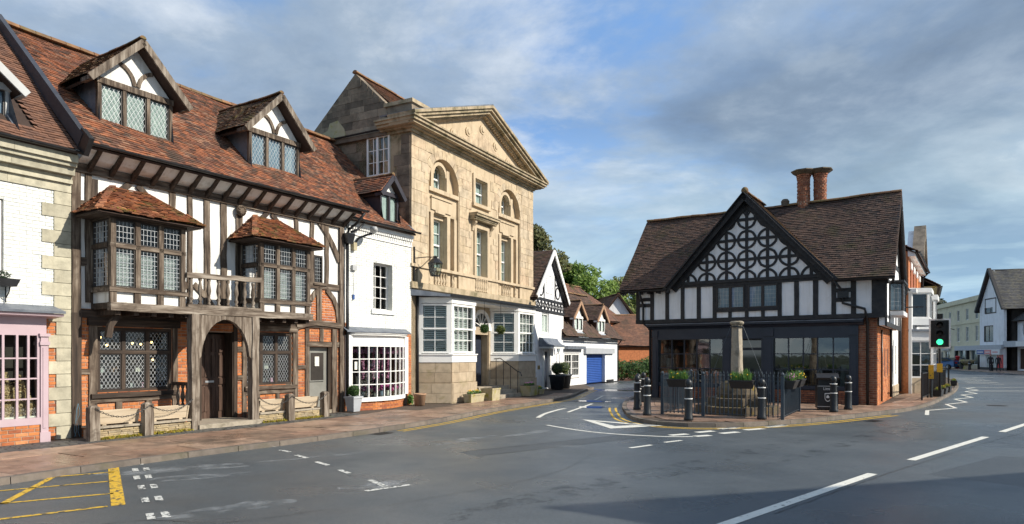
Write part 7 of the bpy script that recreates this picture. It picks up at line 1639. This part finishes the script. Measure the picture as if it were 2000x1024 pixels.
# info board behind the bin
# ------------------------------------------------------------------ main street beyond the corner
random.seed(71)
def facade(F, name, label, u0, u1, depth, h, wall, cat='building', wins=(), rz=None, tiles='roof_tile_far', y=0.0, wm='white_gloss', flat=False, over=.35, gable_end=False, gauge=.14, tw=.22):
    b = F.thing(name, label, cat); holes = [(w[0], w[1], w[2], w[3]) for w in wins]
    wall_holes(b, u0, u1, 0, h, y, y+.25, holes, wall, 'wall'); MB().box(u0, y+.6, 0, u1, y+depth, h).obj('house_body', 'interior', b)
    for x in (u0, u1-.2): MB().box(x, y+.25, 0, x+.2, y+depth, h).obj('end_wall', wall, b)
    for w in wins: window(b, w[0], w[1], w[2], w[3], y+.06, .06, .08, w[4] if len(w) > 4 else 2, w[5] if len(w) > 5 else 2, .03, m=wm, g='glass_strong', bd=.2, curtain='curtain' if random.random() < .6 else None)
    if flat: MB().box(u0-.05, y-.25, h, u1+.05, y+depth, h+.18).obj('cornice', wall, b); MB().box(u0, y-.1, h+.18, u1, y+depth, h+.6).obj('parapet', wall, b)
    elif rz:
        ym = y+depth/2; yy = y-over; up = Vector((0, ym-yy, rz-h)); l_ = up.length; roof(b, (u0-.1, yy, h), (1, 0, 0), tuple(up), [(0, 0), (u1-u0+.2, 0), (u1-u0+.2, l_), (0, l_)], tiles, gauge=gauge, tw=tw)
        MB().add([(u0-.1, ym, rz-.03), (u1+.1, ym, rz-.03), (u1+.1, y+depth+over, h), (u0-.1, y+depth+over, h)], [(0, 1, 2, 3)]).obj('rear_slope', 'roof_tile_far', b)
        for x in (u0, u1-.2): MB().prism_x([(y, h), (y+depth, h), (ym, rz-.12)], x, x+.2).obj('gable', wall, b)
        ridge(b, (u0-.1, ym, rz), (u1+.1, ym, rz), r=.12); gutter(b, (u0, y-over-.05, h-.02), (u1, y-over-.05, h-.02))
    return b
b1 = facade(FR, 'white_plaster_house', 'narrow white house next to the brick side of the corner building', 5.25, 8.4, 6, 4.6, 'plaster', wins=((5.6, 6.0, .5, 2.1, 1, 3), (6.9, 7.3, .9, 2.1, 1, 3), (5.7, 6.6, 3.0, 4.0)), rz=6.6)
MB().box(5.25, -.03, 0, 8.4, 0, .45).obj('plinth', 'bay_stone', b1); MB().box(4.95, -.16, 2.7, 5.3, .02, 4.4).obj('brick_pier', 'orange_brick', b1); pipe(b1, [(8.3, -.08, 4.5), (8.3, -.08, .1)], r=.05)
MB().tube([(7.4, -.1, 3.75), (7.4, -1.0, 3.75)], .025, 6).obj('sign_arm', 'black_metal', b1)
# orange brick shop with white bays
FRb = Frame(*FR.w(0, -.38), FR.rz)
b2 = facade(FRb, 'orange_brick_shop', 'tall orange brick building with white bay windows and grey bay shopfront', 8.45, 17.5, 3.4, 6.25, 'orange_brick', wins=((9.4, 10.2, 4.75, 5.6), (11.3, 12.1, 4.75, 5.6), (13.4, 14.2, 4.75, 5.6), (15.6, 16.4, 4.75, 5.6)), rz=7.3)
for u in (9.4, 11.3, 13.4, 15.6): MB().box(u-.1, -.06, 5.62, u+.9, .02, 5.9).obj('window_head', 'white_gloss', b2); MB().box(u-.12, -.10, 4.64, u+.92, .02, 4.74).obj('window_sill', 'bay_stone', b2)
MB().box(8.4, -.25, 6.05, 17.55, .02, 6.3).obj('cornice', 'white_gloss', b2); MB().box(8.45, -.12, 0, 17.5, 0, 4.55).obj('lower_front', 'grey_white', b2); MB().box(8.4, -.3, 4.45, 17.5, .02, 4.62).obj('lower_cornice', 'white_gloss', b2)
MB().prism([(11.6, 6.3), (14.8, 6.3), (13.2, 7.9)], -.1, .3).obj('front_gable', 'plaster_cool', b2)
for sx in (-1, 1): MB().beam((13.2+sx*1.75, -.2, 6.3), (13.2, -.2, 8.05), .2, .5).obj('gable_verge', 'grey_stone', b2)
def poly_bay(par, p, z0, z1, m, nx, nz, nm='bay', g='glass_strong'):
    for i in range(3):
        a, b = Vector(p[i]), Vector(p[i+1]); L_ = (b-a).length; w = window(par, .03, L_-.03, z0, z1, 0, .07, .09, max(1, nx[i]), nz, .03, m=m, g=g, back=None, name=nm); w.location = (a.x, a.y, 0); w.rotation_euler = (0, 0, math.atan2((b-a).y, (b-a).x))
    MB().slab([(p[0][0]+.15, 0), (p[1][0]+.1, p[1][1]+.25), (p[2][0]-.1, p[2][1]+.25), (p[3][0]-.15, 0)], z0, z1).obj(nm+'_room', 'interior_mid', par)
def bay_slab(par, p, z0, z1, m, o=.03, nm='bay_band'): MB().slab([(p[0][0]-o, 0), (p[1][0]-o*.5, p[1][1]-o), (p[2][0]+o*.5, p[2][1]-o), (p[3][0]+o, 0)], z0, z1).obj(nm, m, par)
pb = [(8.6, 0), (9.2, -.9), (12.6, -.9), (13.4, 0)]
bay_slab(b2, pb, 0, .7, 'bay_stone'); poly_bay(b2, pb, .7, 2.35, 'grey_white', (2, 5, 2), 3, 'shop_bay'); bay_slab(b2, pb, 2.35, 2.75, 'grey_white', .05); bay_slab(b2, pb, 2.75, 2.85, 'lead', .16, 'lead_roof')
pu = [(9.0, 0), (9.5, -.75), (11.6, -.75), (12.2, 0)]
bay_slab(b2, pu, 3.05, 3.35, 'white_gloss'); poly_bay(b2, pu, 3.35, 4.5, 'white_gloss', (1, 3, 1), 1, 'upper_bay'); bay_slab(b2, pu, 4.5, 4.7, 'white_gloss', .08)
pv = [(13.8, 0), (14.3, -.8), (16.2, -.8), (16.8, 0)]
bay_slab(b2, pv, 2.9, 3.3, 'white_gloss'); poly_bay(b2, pv, 3.3, 4.5, 'white_gloss', (1, 3, 1), 2, 'upper_bay'); bay_slab(b2, pv, 4.5, 4.75, 'white_gloss', .1); poly_bay(b2, [(13.9, 0), (14.1, -.25), (17.0, -.25), (17.2, 0)], .7, 2.4, 'black_timber', (1, 5, 1), 2, 'shop_window')
pipe(b2, [(17.4, -.35, 6.2), (17.4, -.1, 5.9), (17.4, -.1, .1)], r=.06)
FR2 = Frame(*FR.w(17.7, -.3), FR.rz+R_(2.5))
b3 = facade(FR2, 'white_gabled_shop', 'white building with deep curved eaves and brick chimney along the street', 0, 8, 4.5, 5.5, 'plaster', wins=((1.0, 2.0, 3.2, 4.6), (3.4, 4.4, 3.2, 4.6), (5.8, 6.8, 3.2, 4.6), (.6, 3.2, .7, 2.3, 4, 2), (4.4, 7.2, .7, 2.3, 4, 2)), rz=7.4, over=1.0)
MB().box(-.1, -.8, 2.6, 8, 0, 2.9).obj('shop_canopy', 'door_oak', b3); MB().box(.2, .5, 5.6, 1.2, 1.6, 7.9).obj('chimney', 'brown_brick', b3); MB().prism_x([(-1.0, 5.5), (-.6, 5.35), (0, 4.9), (0, 5.5)], 0, 8).obj('eaves_cove', 'stone_trough', b3)
FR3 = Frame(*FR2.w(8.2, .2), FR.rz+R_(4)); b4 = facade(FR3, 'cream_street_building', 'pale building with classical cornice farther along the street', 0, 10, 8, 3.7, 'cream_render', wins=((1, 4, .6, 2.4, 3, 2), (5.5, 8.5, .6, 2.4, 3, 2)), flat=True)
MB().box(.5, -.7, 2.6, 9.5, 0, 2.8).obj('shop_canopy', 'planter_grey', b4)
# far side: cream terrace, red brick house, white gabled shop
FX = Frame(59.5, 93.0, math.atan2(75.5-93.0, 53.5-59.5))
wz = []
for k in range(5):
    u = 2.2+k*3.45
    wz += [(u, u+1.1, 4.35, 6.0, 2, 2), (u, u+1.1, 1.95+.9, 4.35-.0 if False else 3.95, 2, 2)]
wins5 = []
for k in range(5):
    u = 1.6+k*3.5; wins5 += [(u, u+1.1, 5.9, 7.3, 2, 2), (u, u+1.1, 3.3, 5.1, 2, 3)]
b5 = facade(FX, 'cream_terrace', 'three-storey cream rendered building with plain parapet across the road', 0, 18.4, 9, 8.0, 'cream_render', wins=tuple(wins5)+((1.2, 2.6, .1, 2.1, 1, 1), (3.4, 5.6, .7, 2.2, 2, 1), (9.5, 12.8, .5, 2.3, 3, 1), (14.0, 17.4, .5, 2.3, 3, 1)), flat=True)
for z in (2.75, 5.45): MB().box(0, -.08, z, 18.4, .01, z+.14).obj('string_course', 'cream_render', b5)
MB().box(8.9, -.35, 2.2, 17.8, .02, 2.75).obj('shop_fascia', 'planter_grey', b5); MB().box(2.8, -.3, 2.25, 6.2, .02, 2.75).obj('shop_fascia', 'grey_plastic', b5)
for x in (8.8, 13.2, 17.5): MB().box(x, -.32, 0, x+.35, .02, 2.2).obj('shop_pilaster', 'planter_dark', b5)
for u, y in ((12.5, 4), (17.0, 3.4)): c = MB().box(u-.9, y-.6, 8.4, u+.9, y+.6, 10.2).obj('chimney', 'brown_brick', b5); MB().box(u-1, y-.7, 10.2, u+1, y+.7, 10.35).obj('chimney_cap', 'brown_brick', c)
MB().tube([(14.5, 3, 8.4), (14.5, 3, 11.2)], .05, 5).obj('aerial', 'galv', b5); MB().tube([(14.0, 3, 11.0), (15.2, 3, 11.1)], .04, 5).obj('aerial', 'galv', b5)
al2 = FX.thing('wall_street_light', 'small lamp on a bracket on the cream building', 'street light', u=7.6, y=0, z=4.9); MB().tube([(0, 0, 0), (0, -.6, .2), (0, -1.3, .15)], .05, 5).obj('arm', 'black_metal', al2); MB().lathe([(.05, 0), (.22, -.3), (.1, -.4)], (0, -1.35, .15), 8).obj('lamp', 'black_metal', al2)
FG = Frame(*FX.w(18.6, -.4), math.atan2(-11.0, -2.6))
g5 = FG.thing('white_gabled_shops', 'white rendered shop building with steep gable and mossy grey roof', 'building')
GW = 5.6
wall_holes(g5, 0, GW, 0, 6.9, 0, .25, [(1.1, 3.1, 6.3, 6.9-.02), (1.0, 3.2, 3.1, 4.9)], 'plaster_cool', 'wall'); MB().box(0, .8, 0, GW, 9, 6.9).obj('house_body', 'interior', g5)
MB().prism([(0, 6.9), (GW, 6.9), (GW/2, 11.0)], 0, .3).obj('gable', 'plaster_cool', g5); window(g5, 1.3, 3.9, 6.2, 7.9, -.03, .12, .1, 2, 1, .06, g='glass_strong', bd=-.02, m='window_dark'); window(g5, 1.0, 3.2, 3.1, 4.9, .03, .1, .1, 2, 1, .06, g='glass_strong', m='window_dark')
for sx in (-1, 1): MB().beam((GW/2+sx*3.2, -.25, 6.5), (GW/2, -.25, 11.1), .25, .3).obj('barge_board', 'black_timber', g5)
up = Vector((-(GW/2+.5), 0, 4.5)); roof(g5, (GW+.5, -.35, 6.5), (0, 1, 0), tuple(up), [(0, 0), (14, 0), (14, up.length), (0, up.length)], 'slate', gauge=.22, tw=.3); up = Vector(((GW/2+.5), 0, 4.5)); roof(g5, (-.5, 13.65, 6.5), (0, -1, 0), tuple(up), [(0, 0), (14, 0), (14, up.length), (0, up.length)], 'slate', gauge=.22, tw=.3)
MB().box(-.1, -.3, 2.3, GW+.1, .02, 2.75).obj('fascia_band', 'planter_grey', g5); MB().box(0, -.02, 0, GW, .24, .3).obj('stall', 'planter_dark', g5)
sg = MB().box(.1, -.36, 1.7, GW-.1, -.02, 2.28).obj('shop_sign', 'grey_white', g5); MB().box(.15, -.38, 1.75, 2.0, -.36, 2.22).obj('sign_panel', 'sign_blue', sg); MB().box(2.02, -.38, 1.75, 3.6, -.36, 2.22).obj('sign_panel', 'sign_pink', sg)
for k in range(9): MB().box(.35+k*.16, -.39, 1.9, .45+k*.16, -.378, 2.05).obj('sign_letter', 'white_band', sg)
for k in range(8): MB().box(2.25+k*.14, -.39, 1.9, 2.33+k*.14, -.378, 2.04).obj('sign_letter', 'white_band', sg)
for k in range(8): MB().box(3.9+k*.15, -.37, 1.9, 4.0+k*.15, -.358, 2.04).obj('sign_letter', 'sign_pink', sg)
MB().box(0.3, -.06, .3, 1.6, -.02, 1.7).obj('shop_door', 'grey_white', g5); MB().box(1.8, -.05, .3, 4.2, -.02, 1.7).obj('shop_window', 'curtain', g5); MB().box(4.2, -.07, .3, 5.5, -.02, 1.7).obj('poster_panel', 'red_paint', g5)
g6 = FG.thing('shop_row', 'low white shop row with dark roof and dormer windows at the right edge', 'building', u=GW+.1, y=1.2)
wall_holes(g6, 0, 14, 0, 5.3, 0, .25, [(1.0, 2.2, 3.6, 5.0), (3.2, 4.4, 3.6, 5.0), (5.4, 6.6, 3.6, 5.0), (8.4, 9.6, 3.6, 5.0), (.4, 5.6, .2, 2.3), (7, 12, .2, 2.3)], 'plaster_cool', 'wall'); MB().box(0, .8, 0, 14, 8, 5.3).obj('house_body', 'interior', g6)
for x in (1.0, 3.2, 5.4, 8.4): window(g6, x, x+1.2, 3.6, 5.0, .03, .08, .1, 2, 2, .04, g='glass_strong')
for x in (2.3, 4.5): MB().box(x, -.05, 3.5, x+.8, .0, 5.0).obj('panel', 'black_timber', g6)
up = Vector((0, 4.4, 3.6)); roof(g6, (-.2, -.5, 5.2), (1, 0, 0), tuple(up), [(0, 0), (14.4, 0), (14.4, up.length), (0, up.length)], 'slate', gauge=.22, tw=.3)
for x in (1.6, 4.4):
    d = MB().box(x-.55, .4, 5.4, x+.55, 2.5, 7.0).obj('dormer', 'plaster_cool', g6); MB().prism([(x-.75, 6.95), (x+.75, 6.95), (x, 8.0)], .2, 3.2).obj('dormer_roof', 'slate', d); MB().prism([(x-.5, 6.96), (x+.5, 6.96), (x, 7.75)], .17, .2).obj('dormer_gable', 'plaster_cool', d); window(d, x-.4, x+.4, 5.7, 6.9, .36, .07, .05, 2, 2, .04, g='dark_glass', back=None)
MB().box(-.1, -1.3, 2.5, 14, 0, 3.1).obj('canopy', 'planter_grey', g6); MB().box(2.6, -1.33, 2.55, 7.5, -1.3, 3.05).obj('shop_sign', 'grey_white', g6); MB().box(.2, .1, .2, 5.8, .2, 2.4).obj('shop_recess', 'door_oak', g6); MB().box(8.3, -.08, 2.9, 14, .0, 5.3).obj('brick_front', 'orange_brick', g6)
FQ = Frame(61.5, 107, R_(-25))
simple_house(FQ, 0, 13.5, 0, 8, 5.6, 9.3, 'red brick house with slate roof at the end of the street', 'orange_brick', tiles='slate', wins=((3.0, 4.2, 3.4, 5.0), (9.0, 10.2, 3.4, 5.0)), chim=((3.0, 11.0),), gauge=.25, tw=.4)
q2 = FQ.thing('grey_roofed_shops', 'low shops with grey lean-to roof in front of the red brick house', 'shop', y=-4.2)
MB().box(0, 0, 0, 13, 4, 2.3).obj('wall', 'grey_white', q2); MB().add([(-.3, -.6, 2.3), (13.3, -.6, 2.3), (13.3, 4, 3.8), (-.3, 4, 3.8), (-.3, -.6, 2.1), (13.3, -.6, 2.1), (13.3, 4, 3.6), (-.3, 4, 3.6)], [(0, 1, 2, 3), (7, 6, 5, 4), (0, 4, 5, 1), (1, 5, 6, 2), (3, 7, 4, 0)]).obj('lean_to_roof', 'slate', q2)
for k in range(4): window(q2, .8+k*3.1, 3.2+k*3.1, .5, 2.0, -.05, .1, .06, 3, 1, .05, g='dark_glass', back=None)
fp = struct(MB().slab([FX.w(-6, -2.6), FX.w(18, -2.4), FG.w(2, -2.8), FG.w(26, -3.4), FG.w(26, 2), FG.w(0, 1), FX.w(18, 1), FX.w(-6, 1)], -.3, .02).obj('pavement', 'flagstone'))
random.seed(77)
tree((80.5, 128, 0), 13.0, 'dark evergreen tree above the far roofs at the end of the street', 'leaf_dark', .1, .34, 8000, .4, blobs=34, name='conifer_tree', seed=5, conifer=False)
# ------------------------------------------------------------------ street things on the right
def car(loc, rz, label, paint):
    c = thing('car', label, 'car', loc, rz); prof = [(-2.0, .32), (-2.05, .62), (-1.95, .85), (-1.0, .98), (-.45, 1.38), (.9, 1.42), (1.75, 1.05), (2.0, .95), (2.05, .5), (1.95, .3)]
    n = len(prof); mb = MB()
    for y0, y1, s0, s1 in ((-.85, .85, 1, 1),):
        vs = []
        for y, s_ in ((-.72, .96), (-.84, 1), (.84, 1), (.72, .96)): vs += [(x*(1 if z < .99 else 1), y*(1 if z < .99 else .86), z) for x, z in prof]
        fs = [(k*n+i, k*n+(i+1) % n, (k+1)*n+(i+1) % n, (k+1)*n+i) for k in range(3) for i in range(n)]; fs += [tuple(range(n-1, -1, -1)), tuple(3*n+i for i in range(n))]; mb.add(vs, fs)
    mb.obj('body', paint, c)
    for s_ in (-1, 1):
        MB().add([(-.85, s_*.735, 1.0), (1.55, s_*.735, 1.03), (.85, s_*.735, 1.34), (-.4, s_*.735, 1.32)], [(0, 1, 2, 3) if s_ < 0 else (3, 2, 1, 0)]).obj('side_window', 'dark_glass', c)
        for x in (-1.25, 1.25): w = MB().lathe([(.31, -.1), (.31, .1), (.2, .11), (.2, .12)], n=16).obj('wheel', 'rubber', c); w.location = (x, s_*.76, .31); w.rotation_euler = (R_(90), 0, 0); MB().lathe([(.19, -.125), (.19, .125)], n=12).obj('rim', 'galv', w)
        MB().box(2.0, s_*.5-.15, .72, 2.06, s_*.5+.15, .9).obj('tail_light', 'red_paint', c); MB().box(-2.06, s_*.55-.15, .62, -1.98, s_*.55+.15, .76).obj('headlight', 'white_gloss', c)
    MB().add([(1.0, -.6, 1.4), (1.0, .6, 1.4), (1.72, .62, 1.08), (1.72, -.62, 1.08)], [(0, 1, 2, 3)]).obj('rear_window', 'dark_glass', c); o = c; MB().add([(-.5, -.6, 1.37), (-.5, .6, 1.37), (-.98, .66, 1.0), (-.98, -.66, 1.0)], [(3, 2, 1, 0)]).obj('windscreen', 'dark_glass', c)
    MB().box(2.045, -.26, .5, 2.06, .26, .6).obj('number_plate', 'yellow_paint', c)
    return c
car((52.6, 81, ZR), R_(-75), 'dark blue hatchback parked in front of the cream building', 'car_blue')
car((54.0, 86.5, ZR), R_(-110), 'silver-blue car parked beyond the dark blue hatchback', 'car_silver')
# traffic light
tl = thing('traffic_light', 'traffic signal on a dark pole showing a green light', 'traffic light', (17.35, 27.0, .02), R_(-32))
MB().tube([(0, 0, 0), (0, 0, 3.15)], .057, 12).obj('pole', 'bollard_metal', tl, True); MB().box(-.35, -.13, 1.98, .35, -.10, 3.14).obj('backing_board', 'signal_dark', tl)
for x0, x1, z0, z1 in ((-.37, -.31, 1.96, 3.16), (.31, .37, 1.96, 3.16), (-.31, .31, 1.96, 2.02), (-.31, .31, 3.10, 3.16)): MB().box(x0, -.14, z0, x1, -.09, z1).obj('white_border', 'white_band', tl)
MB().box(-.2, -.3, 2.04, .2, -.13, 3.08).obj('signal_box', 'signal_dark', tl); MB().box(-.1, -.2, 3.16, .1, .1, 3.36).obj('detector', 'signal_dark', tl)
for z, m in ((2.22, 'green_lamp'), (2.56, 'signal_dark'), (2.90, 'signal_dark')):
    o = MB().lathe([(.115, 0), (.1, .03), (.02, .045)], n=18).obj('lamp_lens', m, tl, True); o.location = (0, -.30, z); o.rotation_euler = (R_(90), 0, 0)
    timber_curve(tl, [(.135*math.cos(R_(a)), z+.135*math.sin(R_(a))) for a in range(-20, 201, 20)], .014, -.5, -.3, 'signal_dark', 'visor')
MB().box(-.1, -.16, 1.0, .1, -.06, 1.35).obj('push_button_box', 'yellow_paint', tl)
for x, y, lab in ((16.75, 26.6, 'yellow-topped push-button post beside the traffic light'),):
    p = thing('crossing_post', lab, 'post', (x, y, .02), R_(-32)); MB().tube([(0, 0, 0), (0, 0, 1.0)], .05, 10).obj('pole', 'bollard_metal', p); MB().box(-.09, -.1, .75, .09, .08, 1.3).obj('button_box', 'yellow_paint', p)
yp = thing('crossing_post', 'yellow and blue post farther along the street pavement', 'post', (30.7, 48.5, .02)); MB().tube([(0, 0, .0), (0, 0, .4)], .16, 8).obj('base', 'sign_blue', yp); MB().tube([(0, 0, .4), (0, 0, 1.25)], .09, 8).obj('pole', 'yellow_paint', yp)
def guard_rail(p, q, label):
    p, q = Vector(p), Vector(q); L_ = (q-p).length; g_ = thing('guard_rail', label, 'railing', (p.x, p.y, .02), math.atan2((q-p).y, (q-p).x), 'pedestrian guard rails by the crossing')
    n = max(1, round(L_/2.0)); bm_ = MB().box(-.008, -.008, .12, .008, .008, .98).mesh('guard_bar', 'black_metal'); pm = MB().box(-.03, -.03, 0, .03, .03, 1.05).mesh('guard_post', 'black_metal')
    for i in range(n+1): link('guard_post', pm, g_, (L_*i/n, 0, 0))
    for z in (.12, 1.0): MB().box(0, -.02, z-.015, L_, .02, z+.015).obj('rail', 'black_metal', g_)
    for i in range(1, int(L_/.12)): link('guard_bar', bm_, g_, (i*.12, 0, 0))
guard_rail(tuple(KR.at(KR.nearest((15.6, 24.5)), .45)), tuple(KR.at(KR.nearest((21.5, 32.3)), .45)), 'black guard railing at the kerb in front of the traffic light')
guard_rail(tuple(KR.at(KR.nearest((24.2, 36.2)), .45)), tuple(KR.at(KR.nearest((28.66, 42.92)), .45)), 'black guard railing beyond the crossing gap')
def kerb_planter(d, label):
    a, b = KR.at(d, .22), KR.at(d+1.1, .22); t = thing('kerb_planter', label, 'planter', (a.x, a.y, .02), math.atan2((b-a).y, (b-a).x), 'dark planters along the guard rails')
    MB().frustum(.03, -.13, 1.07, .13, 0, 0, -.16, 1.1, .16, .26).obj('box', 'planter_dark', t); MB().box(.02, -.14, .255, 1.08, .14, .27).obj('soil', 'soil', t); leaves('flowers', 'moss', t, [((.3+.25*k, 0, .32), (.16, .1, .06)) for k in range(3)], 180, .03); leaves('plants', 'stem_green', t, [((.3+.25*k, 0, .30), (.16, .1, .06)) for k in range(3)], 120, .04)
d0 = KR.nearest((17.6, 27.1)); kerb_planter(d0, 'dark planter with yellow flowers nearest the zigzag, by the first guard rail'); kerb_planter(d0+1.9, 'dark planter with yellow flowers second from the zigzag'); kerb_planter(d0+3.8, 'dark planter with yellow flowers third from the zigzag'); kerb_planter(KR.nearest((24.6, 36.8)), 'dark planter with yellow flowers by the second guard rail')
# post box, bins and bollards across the road
pbx = thing('post_box', 'red pillar post box outside the cream building', 'post box', (*FX.w(14.6, -1.5), .02)); MB().lathe([(.24, 0), (.24, .15), (.21, .18), (.21, 1.3), (.26, 1.34), (.27, 1.42), (.15, 1.52), (.02, 1.55)], n=16).obj('body', 'red_paint', pbx, True); MB().box(-.34, -.05, 1.1, -.2, .05, 1.13).obj('slot', 'black_metal', pbx)
pb2 = thing('litter_bin', 'black round-topped bin beside the red post box', 'bin', (*FX.w(16.4, -1.5), .02)); MB().lathe([(.3, 0), (.3, 1.0), (.34, 1.02), (.3, 1.2), (.1, 1.3)], n=14).obj('body', 'planter_dark', pb2); MB().lathe([(.312, .8), (.312, .84)], n=14).obj('band', 'white_band', pb2)
sk = thing('flower_tub', 'pale stone flower tub outside the white gabled shop', 'planter', (*FX.w(19.2, -1.8), .02)); MB().lathe([(.4, 0), (.3, .5), (.75, .95), (.75, 1.1), (.6, 1.12)], n=14).obj('tub', 'stone_trough', sk); leaves('plants', 'leaf_dark', sk, [((0, 0, .7), (.7, .7, .25))], 200, .12)
for k, (u, lab) in enumerate(((3.0, 'dark bollard outside the red-posted shop window'), (8.2, 'dark bollard beside the pedestrians at the right edge'))):
    b_ = FG.thing('bollard', lab, 'bollard', u=u, y=-2.2, group='bollards across the road'); MB().lathe([(.14, 0), (.12, .9), (.13, .92), (.07, 1.0)], n=10).obj('shaft', 'planter_dark', b_); MB().lathe([(.128, .7), (.128, .74)], n=10).obj('band', 'white_band', b_)
# two pedestrians at the right edge, one continuous body each
def person(loc, rz, label, coat, h=1.72, step=.18):
    t = thing('person', label, 'person', loc, rz, 'pedestrians at the right edge'); k = h/1.75
    J = {'pel': (0, 0, .95, .15, .11), 'wai': (0, 0, 1.1, .14, .1), 'che': (0, 0, 1.32, .17, .11), 'nec': (0, 0, 1.48, .055, .055), 'hd1': (0, -.01, 1.58, .075, .085), 'hd2': (0, -.01, 1.68, .08, .09),
         'hl': (-.09, 0, .9, .09, .09), 'kl': (-.1, -step*.6, .5, .065, .065), 'al': (-.1, -step+.06, .1, .045, .045), 'fl': (-.1, -step-.1, .04, .045, .04), 'hr': (.09, 0, .9, .09, .09), 'kr': (.1, step*.2, .5, .065, .065), 'ar': (.1, step, .12, .045, .045), 'fr': (.1, step-.14, .04, .045, .04),
         'sl': (-.19, 0, 1.42, .06, .06), 'el': (-.24, .05, 1.14, .048, .048), 'wl': (-.25, -.06, .9, .035, .035), 'gl': (-.25, -.09, .8, .035, .025), 'sr': (.19, 0, 1.42, .06, .06), 'er': (.24, .06, 1.14, .048, .048), 'wr': (.25, -.05, .9, .035, .035), 'gr': (.25, -.08, .8, .035, .025)}
    E = [('pel', 'wai'), ('wai', 'che'), ('che', 'nec'), ('nec', 'hd1'), ('hd1', 'hd2'), ('pel', 'hl'), ('hl', 'kl'), ('kl', 'al'), ('al', 'fl'), ('pel', 'hr'), ('hr', 'kr'), ('kr', 'ar'), ('ar', 'fr'), ('che', 'sl'), ('sl', 'el'), ('el', 'wl'), ('wl', 'gl'), ('che', 'sr'), ('sr', 'er'), ('er', 'wr'), ('wr', 'gr')]
    ks = list(J); me = bpy.data.meshes.new('body'); me.from_pydata([(J[q][0]*k, J[q][1]*k, J[q][2]*k) for q in ks], [(ks.index(a), ks.index(b)) for a, b in E], [])
    o = link('body', me, t); sk_ = o.modifiers.new('skin', 'SKIN'); sl_ = me.skin_vertices[0].data
    for i, q in enumerate(ks): sl_[i].radius = (J[q][3]*k, J[q][4]*k); sl_[i].use_root = q == 'pel'
    sb = o.modifiers.new('sub', 'SUBSURF'); sb.levels = sb.render_levels = 2
    me.materials.append(MT[coat])
    MB().sphere((0, -.03*k, 1.63*k), .088*k, 10, 8, 1.25).obj('face', 'skin', t, True); MB().sphere((0, .015*k, 1.68*k), .1*k, 10, 8, 1.0).obj('hair', 'door_oak', t, True)
    return t
person((*FG.w(8.9, -2.6), .02), FG.rz+R_(80), 'pedestrian in dark clothes walking beside the shops, the nearer of the pair', 'cloth_dark')
person((*FG.w(9.6, -2.2), .02), FG.rz+R_(85), 'pedestrian in dark clothes walking beside the shops, the farther of the pair', 'cloth_dark', 1.66, -.14)
# ------------------------------------------------------------------ building out of frame whose shadow falls across the road
FO = Frame(12.9, 4.35, R_(16.8))
simple_house(FO, 0, 10, -2.6, 2.6, 5.0, 8.2, 'brick house standing beside the road on the sunny side', 'brown_brick', over=.15, wins=((2, 3.2, 1, 2.4), (6, 7.2, 1, 2.4)), name='roadside_house')
